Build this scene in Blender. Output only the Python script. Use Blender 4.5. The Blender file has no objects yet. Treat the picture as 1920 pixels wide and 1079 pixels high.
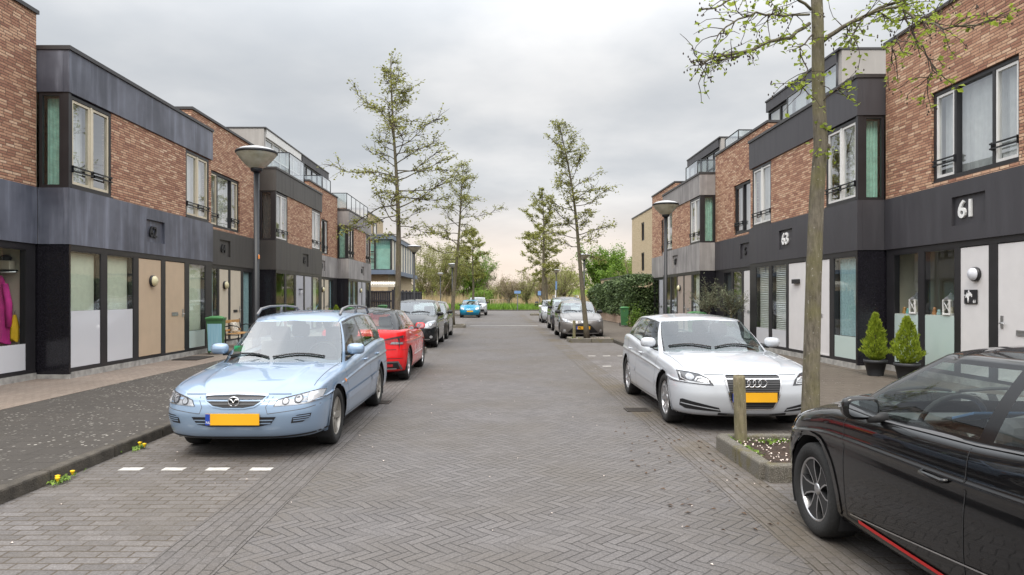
import bpy, bmesh, math, random
import numpy as np
from mathutils import Vector, Matrix
from mathutils.bvhtree import BVHTree
from mathutils.geometry import delaunay_2d_cdt

SC = bpy.context.scene
COL = SC.collection
R = math.radians

# ---------------------------------------------------------------- camera
CAM_H = 1.62
cam_data = bpy.data.cameras.new('camera')
cam = bpy.data.objects.new('camera', cam_data)
COL.objects.link(cam)
cam.location = (0, 0, CAM_H)
cam.rotation_euler = (R(90), 0, 0)
cam_data.sensor_width = 36.0
cam_data.lens = 1300 / 1920 * 36
cam_data.shift_x = 25 / 1920
cam_data.shift_y = 17.5 / 1920
cam_data.clip_start = 0.05
cam_data.clip_end = 3000
SC.camera = cam

# ---------------------------------------------------------------- exposure
SC.view_settings.view_transform = 'Standard'
SC.view_settings.look = 'None'
SC.view_settings.exposure = 0.33
SC.view_settings.gamma = 1.0
SC.cycles.use_denoising = True
SC.cycles.max_bounces = 8
SC.cycles.diffuse_bounces = 3
SC.cycles.glossy_bounces = 4
SC.cycles.transmission_bounces = 6
SC.cycles.transparent_max_bounces = 16
SC.cycles.caustics_reflective = False
SC.cycles.caustics_refractive = False

SUN_EL, SUN_AZ = R(52), R(195)       # azimuth measured from +Y towards +X

# ---------------------------------------------------------------- node helper
class E:
    """a float socket with arithmetic"""
    def __init__(s, t, k): s.t, s.k = t, k
    def m(s, op, *o):
        n = s.t.nodes.new('ShaderNodeMath'); n.operation = op
        s.t.links.new(s.k, n.inputs[0])
        for i, b in enumerate(o):
            if isinstance(b, E): s.t.links.new(b.k, n.inputs[i + 1])
            else: n.inputs[i + 1].default_value = b
        return E(s.t, n.outputs[0])
    def __add__(s, b): return s.m('ADD', b)
    def __radd__(s, b): return s.m('ADD', b)
    def __sub__(s, b): return s.m('SUBTRACT', b)
    def __rsub__(s, b): return s.m('MULTIPLY', -1.0).m('ADD', b)
    def __mul__(s, b): return s.m('MULTIPLY', b)
    def __rmul__(s, b): return s.m('MULTIPLY', b)
    def __truediv__(s, b): return s.m('DIVIDE', b)
    def floor(s): return s.m('FLOOR')
    def frac(s): return s.m('FRACT')
    def mod(s, b): return s.m('FLOORED_MODULO', b)
    def lt(s, b): return s.m('LESS_THAN', b)
    def gt(s, b): return s.m('GREATER_THAN', b)
    def mn(s, b): return s.m('MINIMUM', b)
    def mx(s, b): return s.m('MAXIMUM', b)
    def abs(s): return s.m('ABSOLUTE')
    def pick(s, a, b):                     # s ? a : b
        return a * s + b * (1.0 - s)
    def smooth(s, lo, hi):
        n = s.t.nodes.new('ShaderNodeMapRange'); n.interpolation_type = 'SMOOTHSTEP'
        s.t.links.new(s.k, n.inputs[0])
        n.inputs[1].default_value = lo; n.inputs[2].default_value = hi
        return E(s.t, n.outputs[0])

def xyz(t, a, b, c=0.0):
    n = t.nodes.new('ShaderNodeCombineXYZ')
    for i, v in enumerate((a, b, c)):
        if isinstance(v, E): t.links.new(v.k, n.inputs[i])
        else: n.inputs[i].default_value = v
    return n.outputs[0]
def sep(t, sock):
    n = t.nodes.new('ShaderNodeSeparateXYZ'); t.links.new(sock, n.inputs[0])
    return [E(t, o) for o in n.outputs]
def white(t, vec):
    n = t.nodes.new('ShaderNodeTexWhiteNoise'); n.noise_dimensions = '3D'
    t.links.new(vec, n.inputs['Vector']); return E(t, n.outputs['Value'])
def noise(t, vec, scale=5.0, detail=4.0, rough=0.55):
    n = t.nodes.new('ShaderNodeTexNoise')
    if vec is not None: t.links.new(vec, n.inputs['Vector'])
    n.inputs['Scale'].default_value = scale; n.inputs['Detail'].default_value = detail
    n.inputs['Roughness'].default_value = rough
    return E(t, n.outputs['Fac'] if 'Fac' in n.outputs else n.outputs[0])
def voro(t, vec, scale):
    n = t.nodes.new('ShaderNodeTexVoronoi'); n.inputs['Scale'].default_value = scale
    t.links.new(vec, n.inputs['Vector']); return E(t, n.outputs['Distance']), n.outputs['Color']
def ramp(t, f, stops, mode='LINEAR'):
    n = t.nodes.new('ShaderNodeValToRGB'); n.color_ramp.interpolation = mode
    e = n.color_ramp.elements
    while len(e) < len(stops): e.new(0.5)
    for i, (p, c) in enumerate(stops):
        e[i].position = p; e[i].color = (*c, 1)
    t.links.new(f.k, n.inputs[0]); return n.outputs[0]
def mixc(t, f, a, b, blend='MIX'):
    n = t.nodes.new('ShaderNodeMix'); n.data_type = 'RGBA'; n.blend_type = blend
    if isinstance(f, E): t.links.new(f.k, n.inputs[0])
    else: n.inputs[0].default_value = f
    for i, v in ((6, a), (7, b)):
        if isinstance(v, tuple): n.inputs[i].default_value = (*v, 1)
        else: t.links.new(v, n.inputs[i])
    return n.outputs[2]
def pos(t):
    return t.nodes.new('ShaderNodeNewGeometry').outputs['Position']
def objco(t):
    return t.nodes.new('ShaderNodeTexCoord').outputs['Object']

# ---------------------------------------------------------------- world: overcast sky
W = bpy.data.worlds.new('World'); SC.world = W
W.use_nodes = True
wt = W.node_tree; wt.nodes.clear()
w_out = wt.nodes.new('ShaderNodeOutputWorld')
sky = wt.nodes.new('ShaderNodeTexSky'); sky.sky_type = 'NISHITA'; sky.sun_disc = False
sky.sun_elevation = SUN_EL; sky.sun_rotation = SUN_AZ
bg_sky = wt.nodes.new('ShaderNodeBackground'); bg_sky.inputs[1].default_value = 0.05
wt.links.new(sky.outputs[0], bg_sky.inputs[0])
gx, gy, gz = sep(wt, wt.nodes.new('ShaderNodeTexCoord').outputs['Generated'])
zc = gz.mx(0.02)
# cloud layer seen as a flat sheet overhead: direction projected on a plane
cl_vec = xyz(wt, gx / (zc + 0.16), gy / (zc + 0.16), 0.0)
c1 = noise(wt, cl_vec, 0.85, 6.0, 0.52)
c2 = noise(wt, cl_vec, 0.33, 3.0, 0.5)
cl = (c1 * 0.5 + c2 * 0.5).smooth(0.40, 0.60)
cloud = mixc(wt, cl, (0.48, 0.505, 0.535), (0.77, 0.765, 0.76))
warm = (1.0 - gz.smooth(0.0, 0.17)) * (gy.smooth(0.2, 0.9)) * (1.0 - (gx - 0.03).abs().smooth(0.1, 0.75) * 0.7)
cloud = mixc(wt, warm * 0.9, cloud, (0.90, 0.745, 0.62))
lift = gz.smooth(0.26, 0.80) * 2.9 + 1.0
bg_cl = wt.nodes.new('ShaderNodeBackground')
wt.links.new(cloud, bg_cl.inputs[0]); wt.links.new(lift.k, bg_cl.inputs[1])
mx = wt.nodes.new('ShaderNodeMixShader'); mx.inputs[0].default_value = 0.94
wt.links.new(bg_sky.outputs[0], mx.inputs[1]); wt.links.new(bg_cl.outputs[0], mx.inputs[2])
wt.links.new(mx.outputs[0], w_out.inputs[0])

sun_d = bpy.data.lights.new('sun', 'SUN'); sun_d.energy = 1.45; sun_d.angle = R(22)
sun_d.color = (1.0, 0.92, 0.80)
sun = bpy.data.objects.new('sun', sun_d); COL.objects.link(sun)
sdir = Vector((math.sin(SUN_AZ) * math.cos(SUN_EL), math.cos(SUN_AZ) * math.cos(SUN_EL), math.sin(SUN_EL)))
sun.rotation_euler = sdir.to_track_quat('Z', 'Y').to_euler()
sun.location = (0, -20, 40)

# ---------------------------------------------------------------- materials
def mat(name):
    m = bpy.data.materials.new(name); m.use_nodes = True
    t = m.node_tree; b = t.nodes['Principled BSDF']
    return m, t, b
def bump(t, b, h, dist=0.01, strength=1.0):
    n = t.nodes.new('ShaderNodeBump'); n.inputs['Distance'].default_value = dist
    n.inputs['Strength'].default_value = strength
    t.links.new(h.k, n.inputs['Height']); t.links.new(n.outputs[0], b.inputs['Normal'])
def paint(name, c, rough=0.5, metal=0.0, var=0.12, scale=3.0, coat=0.0, bumpy=0.0, spec=0.5):
    m, t, b = mat(name)
    p = objco(t)
    n = noise(t, p, scale, 5.0)
    lo = tuple(max(0, x * (1 - var)) for x in c); hi = tuple(min(1, x * (1 + var)) for x in c)
    t.links.new(ramp(t, n, [(0.3, lo), (0.7, hi)]), b.inputs['Base Color'])
    b.inputs['Metallic'].default_value = metal
    rr = n * 0.12 + (rough - 0.06)
    t.links.new(rr.k, b.inputs['Roughness'])
    b.inputs['Coat Weight'].default_value = coat; b.inputs['Coat Roughness'].default_value = 0.04
    b.inputs['Specular IOR Level'].default_value = spec
    if bumpy: bump(t, b, noise(t, p, 60, 3.0), bumpy)
    return m

def brick_facade(name, cols, mortar):
    m, t, b = mat(name)
    g = t.nodes.new('ShaderNodeNewGeometry')
    px, py, pz = sep(t, g.outputs['Position']); nx, ny, nz = sep(t, g.outputs['True Normal'])
    alongx = ny.abs().gt(0.6)
    u = alongx.pick(px, py)
    row = (pz / 0.052).floor()
    sh = white(t, xyz(t, row, 3.7, alongx))
    uu = u / 0.21 + sh
    ci = uu.floor(); fu = uu.frac(); fv = (pz / 0.052).frac()
    rnd = white(t, xyz(t, ci, row, alongx * 9.0))
    big = noise(t, g.outputs['Position'], 0.9, 3.0)
    patch = noise(t, g.outputs['Position'], 18.0, 4.0)
    colr = ramp(t, (rnd * 0.52 + big * 0.30 + patch * 0.36 - 0.08), cols)
    e = (fu * 0.22).mn((1.0 - fu) * 0.22).mn((fv * 0.052).mn((1.0 - fv) * 0.052))
    solid = e.smooth(0.002, 0.0085)
    t.links.new(mixc(t, solid, mortar, colr), b.inputs['Base Color'])
    b.inputs['Roughness'].default_value = 0.9
    bump(t, b, solid * 0.8 + patch * 0.3, 0.012)
    return m
BRICK = brick_facade('warm_mixed_brick',
    [(0.0, (0.14, 0.07, 0.058)), (0.22, (0.29, 0.135, 0.09)), (0.45, (0.44, 0.23, 0.145)), (0.68, (0.58, 0.36, 0.235)), (0.95, (0.80, 0.63, 0.46))],
    (0.15, 0.095, 0.07))
BEIGE_BRICK = brick_facade('beige_brick', [(0.0, (0.46, 0.36, 0.22)), (0.5, (0.58, 0.46, 0.30)), (1.0, (0.68, 0.56, 0.38))], (0.46, 0.37, 0.25))
LOW_BRICK = brick_facade('pink_low_brick', [(0.0, (0.36, 0.24, 0.17)), (1.0, (0.55, 0.40, 0.30))], (0.40, 0.32, 0.25))

def cladding(name, c, pale, amount, rough=0.5):
    """fibre cement panels with rain streaks"""
    m, t, b = mat(name)
    p = pos(t); px, py, pz = sep(t, p)
    st = noise(t, xyz(t, px * 5.0, py * 5.0, pz * 0.5), 1.0, 6.0, 0.6).smooth(0.42, 0.78)
    bl = noise(t, p, 0.7, 4.0).smooth(0.35, 0.7)
    t.links.new(mixc(t, (st * 0.6 + bl * 0.4) * amount, c, pale), b.inputs['Base Color'])
    t.links.new((st * 0.2 + rough).k, b.inputs['Roughness'])
    return m
CLAD_SLATE = cladding('slate_cladding', (0.058, 0.063, 0.085), (0.30, 0.32, 0.39), 0.8, 0.42)
CLAD_BLACK = cladding('anthracite_cladding', (0.046, 0.044, 0.051), (0.09, 0.088, 0.10), 0.45, 0.5)
CLAD_BROWN = cladding('brown_anthracite_cladding', (0.055, 0.051, 0.048), (0.10, 0.094, 0.088), 0.5, 0.5)
CLAD_CONC = cladding('weathered_concrete_cladding', (0.20, 0.187, 0.187), (0.50, 0.475, 0.46), 0.9, 0.7)
CLAD_PENT = cladding('pale_concrete_cladding', (0.33, 0.31, 0.295), (0.48, 0.46, 0.44), 0.8, 0.7)
GRANITE = paint('polished_black_stone', (0.012, 0.011, 0.015), 0.18, 0, 0.5, 40)
BLACK = paint('black_frame', (0.023, 0.022, 0.025), 0.38)
BLACKMET = paint('black_metal', (0.010, 0.011, 0.014), 0.45, 0.0)
COPING = paint('zinc_coping', (0.06, 0.058, 0.06), 0.45, 0.3)
CONC = paint('plinth_concrete', (0.36, 0.35, 0.33), 0.85, 0, 0.35, 6, bumpy=0.004)
BEIGE = paint('beige_door_paint', (0.56, 0.43, 0.30), 0.45, 0, 0.05)
CREAM = paint('cream_door_paint', (0.62, 0.55, 0.44), 0.45, 0, 0.05)
GREYD = paint('grey_door_paint', (0.45, 0.455, 0.50), 0.45, 0, 0.05)
WHITED = paint('white_door_paint', (0.74, 0.72, 0.72), 0.4, 0, 0.04)
TAUPE = paint('taupe_door_paint', (0.40, 0.33, 0.285), 0.45, 0, 0.05)
WHITE = paint('white_window_paint', (0.78, 0.77, 0.75), 0.35, 0, 0.04)
IVORY = paint('ivory_window_paint', (0.66, 0.59, 0.45), 0.4, 0, 0.06)
STEEL = paint('brushed_steel', (0.55, 0.55, 0.56), 0.3, 0.9)
ROOF = paint('bitumen_roof', (0.05, 0.05, 0.052), 0.9)
ROOMW = paint('room_plaster', (0.70, 0.65, 0.53), 0.9, 0, 0.05)
ROOMF = paint('room_floor', (0.22, 0.16, 0.11), 0.6)
CURT_T = paint('teal_curtain', (0.32, 0.55, 0.48), 0.9, 0, 0.2, 8)
CURT_W = paint('sheer_curtain', (0.72, 0.72, 0.69), 0.9, 0, 0.08, 8)
CURT_S = paint('sage_roller_blind', (0.66, 0.69, 0.56), 0.9, 0, 0.06, 8)
CURT_B = paint('aqua_net_curtain', (0.32, 0.46, 0.50), 0.9, 0, 0.2, 30)
CURT_D = paint('dark_grey_blind', (0.07, 0.075, 0.08), 0.8, 0, 0.1, 8)

def glass_mat(name, tint, base=0.06, rough=0.0, gain=1.0, wavy=0.12):
    m = bpy.data.materials.new(name); m.use_nodes = True
    t = m.node_tree; t.nodes.clear()
    o = t.nodes.new('ShaderNodeOutputMaterial')
    tr = t.nodes.new('ShaderNodeBsdfTransparent'); tr.inputs[0].default_value = (*tint, 1)
    gl = t.nodes.new('ShaderNodeBsdfGlossy'); gl.inputs['Roughness'].default_value = rough
    gl.inputs['Color'].default_value = (0.95, 0.97, 1.0, 1)
    g = t.nodes.new('ShaderNodeNewGeometry')
    dt = t.nodes.new('ShaderNodeVectorMath'); dt.operation = 'DOT_PRODUCT'
    t.links.new(g.outputs['Normal'], dt.inputs[0]); t.links.new(g.outputs['Incoming'], dt.inputs[1])
    c = 1.0 - E(t, dt.outputs['Value']).abs().mn(1.0)
    f = ((c * c * c * c * c) * 0.92 * gain + 0.04 + base).mn(1.0)
    p = t.nodes.new('ShaderNodeTexCoord').outputs['Object']
    bm_ = t.nodes.new('ShaderNodeBump'); bm_.inputs['Distance'].default_value = 0.01; bm_.inputs['Strength'].default_value = wavy
    t.links.new(noise(t, p, 1.3, 1.0).k, bm_.inputs['Height'])
    t.links.new(bm_.outputs[0], gl.inputs['Normal'])
    mxs = t.nodes.new('ShaderNodeMixShader')
    t.links.new(f.k, mxs.inputs[0]); t.links.new(tr.outputs[0], mxs.inputs[1]); t.links.new(gl.outputs[0], mxs.inputs[2])
    t.links.new(mxs.outputs[0], o.inputs[0])
    return m
GLASS = glass_mat('window_glass', (0.93, 0.97, 0.945), 0.06)
GLASS_UP = glass_mat('upper_window_glass', (0.90, 0.94, 0.95), 0.28)
GLASS_CLEAR = glass_mat('balustrade_glass', (0.84, 0.92, 0.90), 0.42, rough=0.12)
CARGLASS = glass_mat('car_glass', (0.88, 0.94, 0.91), 0.03, wavy=0.0)
CARGLASS_D = glass_mat('tinted_car_glass', (0.35, 0.40, 0.38), 0.05, wavy=0.0)
WSGLASS = glass_mat('windscreen_glass', (0.66, 0.74, 0.71), 0.15, wavy=0.0)

def frosted(name, c):
    m, t, b = mat(name)
    b.inputs['Base Color'].default_value = (*c, 1); b.inputs['Roughness'].default_value = 0.5
    b.inputs['Coat Weight'].default_value = 1.0; b.inputs['Coat Roughness'].default_value = 0.02
    px, py, pz = sep(t, pos(t))
    n = noise(t, xyz(t, px, py, pz), 0.8, 2.0)
    t.links.new(mixc(t, n, tuple(x * 0.93 for x in c), c), b.inputs['Base Color'])
    return m
FROST = frosted('frosted_film', (0.70, 0.71, 0.745))
FROST_G = frosted('greenish_frosted_film', (0.56, 0.68, 0.645))

def pavers(name, cols, joint, kind, rot=0.0, lx=0.2, ly=0.1, jw=0.004, stain=0.3, speck=0.0, dirt=(0.10, 0.085, 0.07), rv=0.24):
    m, t, b = mat(name)
    p = pos(t); px, py, pz = sep(t, p)
    w1 = noise(t, p, 0.8, 2.0) - 0.5
    if kind == 'herring':
        c, s = math.cos(R(45)), math.sin(R(45))
        wob = w1 * 0.16 + (noise(t, p, 3.1, 2.0) - 0.5) * 0.045
        qx, qy = py + wob, px + wob          # zigzag bands run across the street
        x = (qx * c + qy * s) / ly; y = (qy * c - qx * s) / ly
        i, j, fx, fy = x.floor(), y.floor(), x.frac(), y.frac()
        k = (i - j).mod(6.0)
        hor = k.lt(2.5); off = hor.pick(k, 5.0 - k)          # three cells to a brick
        al = hor.pick(fx, fy) + off; ac = hor.pick(fy, fx)
        idx = i - off * hor; idy = j - off * (1.0 - hor)
        e = al.mn(3.0 - al).mn(ac.mn(1.0 - ac)) * ly
        ids = xyz(t, idx, idy, hor)
    else:
        # running bond: courses run across (along X) or along (Y)
        a, q = (px, py) if kind == 'across' else (py, px)
        wob = w1 * 0.05 + (noise(t, p, 2.7, 2.0) - 0.5) * 0.018
        rr = (q + wob) / ly
        row = rr.floor(); uu = a / lx + (row.mod(2.0)) * 0.5 + white(t, xyz(t, row, 1.0, 0.0)) * 0.08
        fu, fv = uu.frac(), rr.frac()
        e = (fu.mn(1.0 - fu) * lx).mn(fv.mn(1.0 - fv) * ly)
        ids = xyz(t, uu.floor(), row, 0.0)
    rnd = white(t, ids)
    fine = noise(t, p, 60.0, 6.0, 0.8)
    mid = noise(t, p, 9.0, 4.0, 0.65)
    big = noise(t, p, 0.45, 4.0, 0.6)
    fade = noise(t, p, 1.7, 3.0).smooth(0.42, 0.66) * 0.55
    solid = (e + (fine - 0.5) * 0.006).smooth(jw * 0.4, jw * 1.7)
    solid = solid + (1.0 - solid) * fade
    colr = ramp(t, rnd * rv + fine * 1.35 + mid * 0.22 - 0.31 - rv * 0.5, cols)
    edge = 0.25 if kind != 'herring' else (px - 0.1).abs().smooth(0.8, 2.3) * 0.85 + 0.12
    colr = mixc(t, (big.smooth(0.36, 0.68) * stain + edge * stain * mid.smooth(0.3, 0.6)).mn(0.9), colr, dirt)
    fin = mixc(t, solid, joint, colr)
    if speck:
        v, vc = voro(t, p, 17.0)
        sx, sy, sz = sep(t, vc)
        on = sx.gt(1.0 - speck) * v.lt(0.27) * noise(t, p, 1.3, 2.0).smooth(0.3, 0.75)
        fin = mixc(t, on, fin, (0.36, 0.34, 0.30))
    t.links.new(fin, b.inputs['Base Color'])
    b.inputs['Roughness'].default_value = 0.88
    bump(t, b, solid * 0.7 + fine * 0.25 + rnd * 0.12, 0.008)
    return m
GREYS = [(0.0, (0.042, 0.038, 0.037)), (0.35, (0.092, 0.085, 0.084)), (0.62, (0.158, 0.147, 0.146)), (1.0, (0.38, 0.36, 0.355))]
ROADM = pavers('grey_herringbone_pavers', GREYS, (0.052, 0.048, 0.046), 'herring', ly=0.072, jw=0.0036, stain=0.5, dirt=(0.10, 0.085, 0.068), rv=0.12)
BANDM = pavers('grey_soldier_pavers', GREYS, (0.058, 0.052, 0.045), 'along', ly=0.07, stain=0.5, dirt=(0.095, 0.078, 0.06), rv=0.14)
BANDR = pavers('dirty_soldier_pavers', GREYS, (0.06, 0.05, 0.036), 'along', ly=0.07, stain=0.8, dirt=(0.10, 0.078, 0.05), rv=0.14)
PARKM = pavers('grey_parking_pavers', [(p, tuple(x * 1.12 for x in c)) for p, c in GREYS], (0.085, 0.066, 0.046), 'across', stain=0.45, jw=0.0055, dirt=(0.10, 0.083, 0.062), rv=0.2)
WALKM = pavers('dark_pavement_tiles', [(0.0, (0.028, 0.024, 0.02)), (0.5, (0.052, 0.045, 0.039)), (1.0, (0.11, 0.097, 0.085))], (0.045, 0.039, 0.033), 'across', lx=0.3, ly=0.3, stain=0.35, speck=0.45, dirt=(0.06, 0.05, 0.04), rv=0.14)
WALKR = pavers('brown_pavement_tiles', [(0.0, (0.055, 0.042, 0.032)), (0.5, (0.095, 0.076, 0.059)), (1.0, (0.18, 0.15, 0.12))], (0.06, 0.048, 0.037), 'across', lx=0.3, ly=0.3, stain=0.5, speck=0.06, dirt=(0.11, 0.09, 0.068), rv=0.14)
STRIPM = pavers('pinkish_brick_pavers', [(0.0, (0.18, 0.13, 0.10)), (0.5, (0.27, 0.215, 0.175)), (1.0, (0.38, 0.315, 0.265))], (0.15, 0.12, 0.095), 'along', lx=0.2, ly=0.065, stain=0.3)
KERBM = paint('mossy_kerb_concrete', (0.072, 0.062, 0.050), 0.9, 0, 0.4, 7, bumpy=0.01)
def kerb_pit():
    m, t, b = mat('aggregate_kerb_concrete')
    p = pos(t)
    n = noise(t, p, 90, 3.0, 0.7); g = noise(t, p, 3.2, 4.0).smooth(0.52, 0.72)
    c = ramp(t, n, [(0.3, (0.07, 0.065, 0.055)), (0.5, (0.165, 0.15, 0.125)), (0.75, (0.33, 0.31, 0.27))])
    px, py, pz = sep(t, p)
    t.links.new(mixc(t, g * 0.8, c, (0.15, 0.125, 0.03)), b.inputs['Base Color'])
    b.inputs['Roughness'].default_value = 0.95
    bump(t, b, n, 0.02); return m
PITKERB = kerb_pit()
SOIL = paint('garden_soil', (0.055, 0.035, 0.025), 0.95, 0, 0.5, 20, bumpy=0.03)
PETAL = paint('pale_petal', (0.70, 0.60, 0.54), 0.8)
MARK = paint('white_road_brick', (0.52, 0.50, 0.47), 0.85, 0, 0.25, 14)
MARKP = paint('worn_pale_paving', (0.25, 0.24, 0.23), 0.85, 0, 0.35, 7)
IRON = paint('rusty_iron_grate', (0.05, 0.042, 0.036), 0.8, 0.2, 0.4, 20)
GRASSG = paint('meadow_soil', (0.09, 0.12, 0.04), 0.95, 0, 0.4, 0.7)

def leafmat(name, stops, trans=0.35):
    m, t, b = mat(name)
    g = t.nodes.new('ShaderNodeNewGeometry')
    rnd = E(t, g.outputs['Random Per Island'])
    n = noise(t, g.outputs['Position'], 1.1, 3.0)
    c = ramp(t, rnd * 0.65 + n * 0.5 - 0.08, stops)
    t.links.new(c, b.inputs['Base Color']); b.inputs['Roughness'].default_value = 0.6
    tl = t.nodes.new('ShaderNodeBsdfTranslucent'); t.links.new(c, tl.inputs[0])
    ms = t.nodes.new('ShaderNodeMixShader'); ms.inputs[0].default_value = trans
    t.links.new(b.outputs[0], ms.inputs[1]); t.links.new(tl.outputs[0], ms.inputs[2])
    t.links.new(ms.outputs[0], t.nodes['Material Output'].inputs[0])
    return m
LEAF_ALDER = leafmat('alder_leaf', [(0.0, (0.10, 0.09, 0.035)), (0.3, (0.21, 0.215, 0.06)), (0.7, (0.35, 0.365, 0.095)), (1.0, (0.52, 0.53, 0.17))], 0.45)
LEAF_FAR = leafmat('yellow_green_alder_leaf', [(0.0, (0.12, 0.115, 0.035)), (0.4, (0.25, 0.26, 0.06)), (1.0, (0.46, 0.48, 0.13))], 0.45)
LEAF_NEAR = leafmat('fresh_alder_leaf', [(0.0, (0.14, 0.18, 0.03)), (0.5, (0.30, 0.38, 0.05)), (1.0, (0.48, 0.55, 0.09))], 0.5)
LEAF_CONIF = leafmat('lime_conifer_leaf', [(0.0, (0.15, 0.21, 0.025)), (0.5, (0.34, 0.43, 0.045)), (1.0, (0.55, 0.60, 0.08))], 0.5)
LEAF_HEDGE = leafmat('dark_hedge_leaf', [(0.0, (0.025, 0.045, 0.018)), (0.5, (0.075, 0.12, 0.04)), (0.85, (0.17, 0.24, 0.09)), (1.0, (0.34, 0.40, 0.25))], 0.15)
LEAF_OLIVE = leafmat('olive_leaf', [(0.0, (0.10, 0.115, 0.07)), (0.5, (0.22, 0.25, 0.15)), (1.0, (0.38, 0.40, 0.27))], 0.2)
LEAF_GREEN = leafmat('spring_green_leaf', [(0.0, (0.06, 0.12, 0.015)), (0.5, (0.15, 0.26, 0.03)), (1.0, (0.29, 0.42, 0.06))], 0.4)
LEAF_WILLOW = leafmat('yellowish_willow_leaf', [(0.0, (0.15, 0.15, 0.05)), (0.5, (0.27, 0.28, 0.09)), (1.0, (0.40, 0.40, 0.15))], 0.4)
LEAF_BUD = leafmat('tan_bud', [(0.0, (0.17, 0.12, 0.08)), (0.5, (0.27, 0.21, 0.13)), (1.0, (0.38, 0.33, 0.18))], 0.3)
LEAF_SCRUB = leafmat('brown_scrub_twig', [(0.0, (0.14, 0.11, 0.08)), (0.5, (0.24, 0.19, 0.13)), (1.0, (0.33, 0.28, 0.16))], 0.3)
REED = leafmat('dry_reed', [(0.0, (0.34, 0.25, 0.14)), (0.5, (0.50, 0.39, 0.23)), (1.0, (0.62, 0.51, 0.32))], 0.3)
GRASS = leafmat('lush_grass', [(0.0, (0.06, 0.13, 0.015)), (0.5, (0.15, 0.28, 0.03)), (1.0, (0.28, 0.42, 0.06))], 0.35)
def bark(name, a, bcol, moss, amt):
    m, t, b = mat(name)
    p = pos(t); px, py, pz = sep(t, p)
    n = noise(t, xyz(t, px * 30.0, py * 30.0, pz * 7.0), 1.0, 6.0, 0.65)
    g = noise(t, p, 2.6, 5.0).smooth(0.36, 0.62)
    k = noise(t, p, 38.0, 2.0).smooth(0.66, 0.72)
    c = mixc(t, g * amt, ramp(t, n, [(0.3, a), (0.7, bcol)]), moss)
    t.links.new(mixc(t, k * 0.5, c, (0.42, 0.41, 0.37)), b.inputs['Base Color'])
    b.inputs['Roughness'].default_value = 0.95
    bump(t, b, n, 0.02); return m
BARK_NEAR = bark('mossy_alder_bark', (0.065, 0.055, 0.04), (0.20, 0.175, 0.135), (0.15, 0.14, 0.045), 0.5)
BARK = bark('alder_bark', (0.075, 0.062, 0.045), (0.17, 0.145, 0.11), (0.12, 0.115, 0.05), 0.5)
TWIG = paint('dark_twig', (0.06, 0.045, 0.035), 0.9)
WOODPOST = bark('weathered_post_wood', (0.12, 0.10, 0.065), (0.27, 0.23, 0.155), (0.17, 0.17, 0.07), 0.5)

def carpaint(name, c, metal=0.35, rough=0.38, flake=0.06):
    m, t, b = mat(name)
    p = objco(t); n = noise(t, p, 2.0, 3.0); f = noise(t, p, 300.0, 1.0)
    lo = tuple(x * 0.96 for x in c)
    t.links.new(mixc(t, n, lo, c), b.inputs['Base Color'])
    b.inputs['Metallic'].default_value = metal
    t.links.new((f * flake + rough).k, b.inputs['Roughness'])
    b.inputs['Coat Weight'].default_value = 1.0; b.inputs['Coat Roughness'].default_value = 0.015
    b.inputs['Specular IOR Level'].default_value = 0.5 if metal > 0.04 else 0.12
    return m
P_BLUE = carpaint('pale_blue_metallic', (0.27, 0.37, 0.51))
P_WHITE = carpaint('ice_white_paint', (0.53, 0.555, 0.595), 0.05)
P_BLACK = carpaint('gloss_black_paint', (0.003, 0.003, 0.0035), 0.0, 0.3)
P_RED = carpaint('bright_red_paint', (0.70, 0.012, 0.016), 0.0, 0.35)
P_DARK = carpaint('near_black_paint', (0.007, 0.008, 0.010), 0.0)
P_GREYB = carpaint('dark_bronze_paint', (0.045, 0.042, 0.035), 0.3)
P_CYAN = carpaint('turquoise_paint', (0.0, 0.22, 0.38), 0.1)
P_SILV = carpaint('silver_paint', (0.52, 0.55, 0.58), 0.5)
P_TAUPE = carpaint('taupe_grey_metallic', (0.17, 0.158, 0.15), 0.4)
P_SUV = carpaint('dark_plum_paint', (0.028, 0.025, 0.032), 0.2)
RUBBER = paint('tyre_rubber', (0.018, 0.018, 0.018), 0.85, bumpy=0.004)
TRIMG = paint('gloss_black_trim', (0.008, 0.008, 0.009), 0.14)
PLASTIC = paint('black_plastic', (0.02, 0.02, 0.021), 0.6)
DARKIN = paint('dark_interior', (0.018, 0.018, 0.02), 0.8)
GREYIN = paint('grey_interior', (0.10, 0.10, 0.105), 0.8)
LIGHTIN = paint('light_grey_interior', (0.24, 0.24, 0.24), 0.9)
ALLOY = paint('alloy_rim', (0.50, 0.50, 0.51), 0.3, 0.85)
ALLOYD = paint('dusty_alloy_rim', (0.36, 0.34, 0.31), 0.45, 0.6)
CHROME = paint('chrome', (0.72, 0.72, 0.74), 0.12, 1.0, 0.02)
LAMPG = paint('headlamp_reflector', (0.36, 0.37, 0.39), 0.22, 0.6, 0.35, 40, coat=1.0)
LAMPD = paint('smoked_headlamp', (0.05, 0.052, 0.06), 0.15, 0.3, 0.3, 30, coat=1.0)
LAMPW = paint('clear_lamp_lens', (0.60, 0.62, 0.65), 0.15, 0.3, 0.05, coat=1.0)
AMBER = paint('amber_indicator', (0.75, 0.24, 0.04), 0.25, coat=1.0)
TAILR = paint('red_tail_lamp', (0.36, 0.008, 0.014), 0.15, 0.0, 0.3, 20, coat=1.0)
PLATEY = paint('yellow_number_plate', (0.80, 0.40, 0.012), 0.45, 0, 0.04)
PLATEB = paint('blue_plate_band', (0.015, 0.06, 0.36), 0.45)
REDTRIM = paint('red_trim', (0.62, 0.02, 0.02), 0.4)
LETTER_W = paint('white_lettering', (0.82, 0.82, 0.82), 0.5)
LETTER_K = paint('black_lettering', (0.012, 0.012, 0.014), 0.5)
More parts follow.
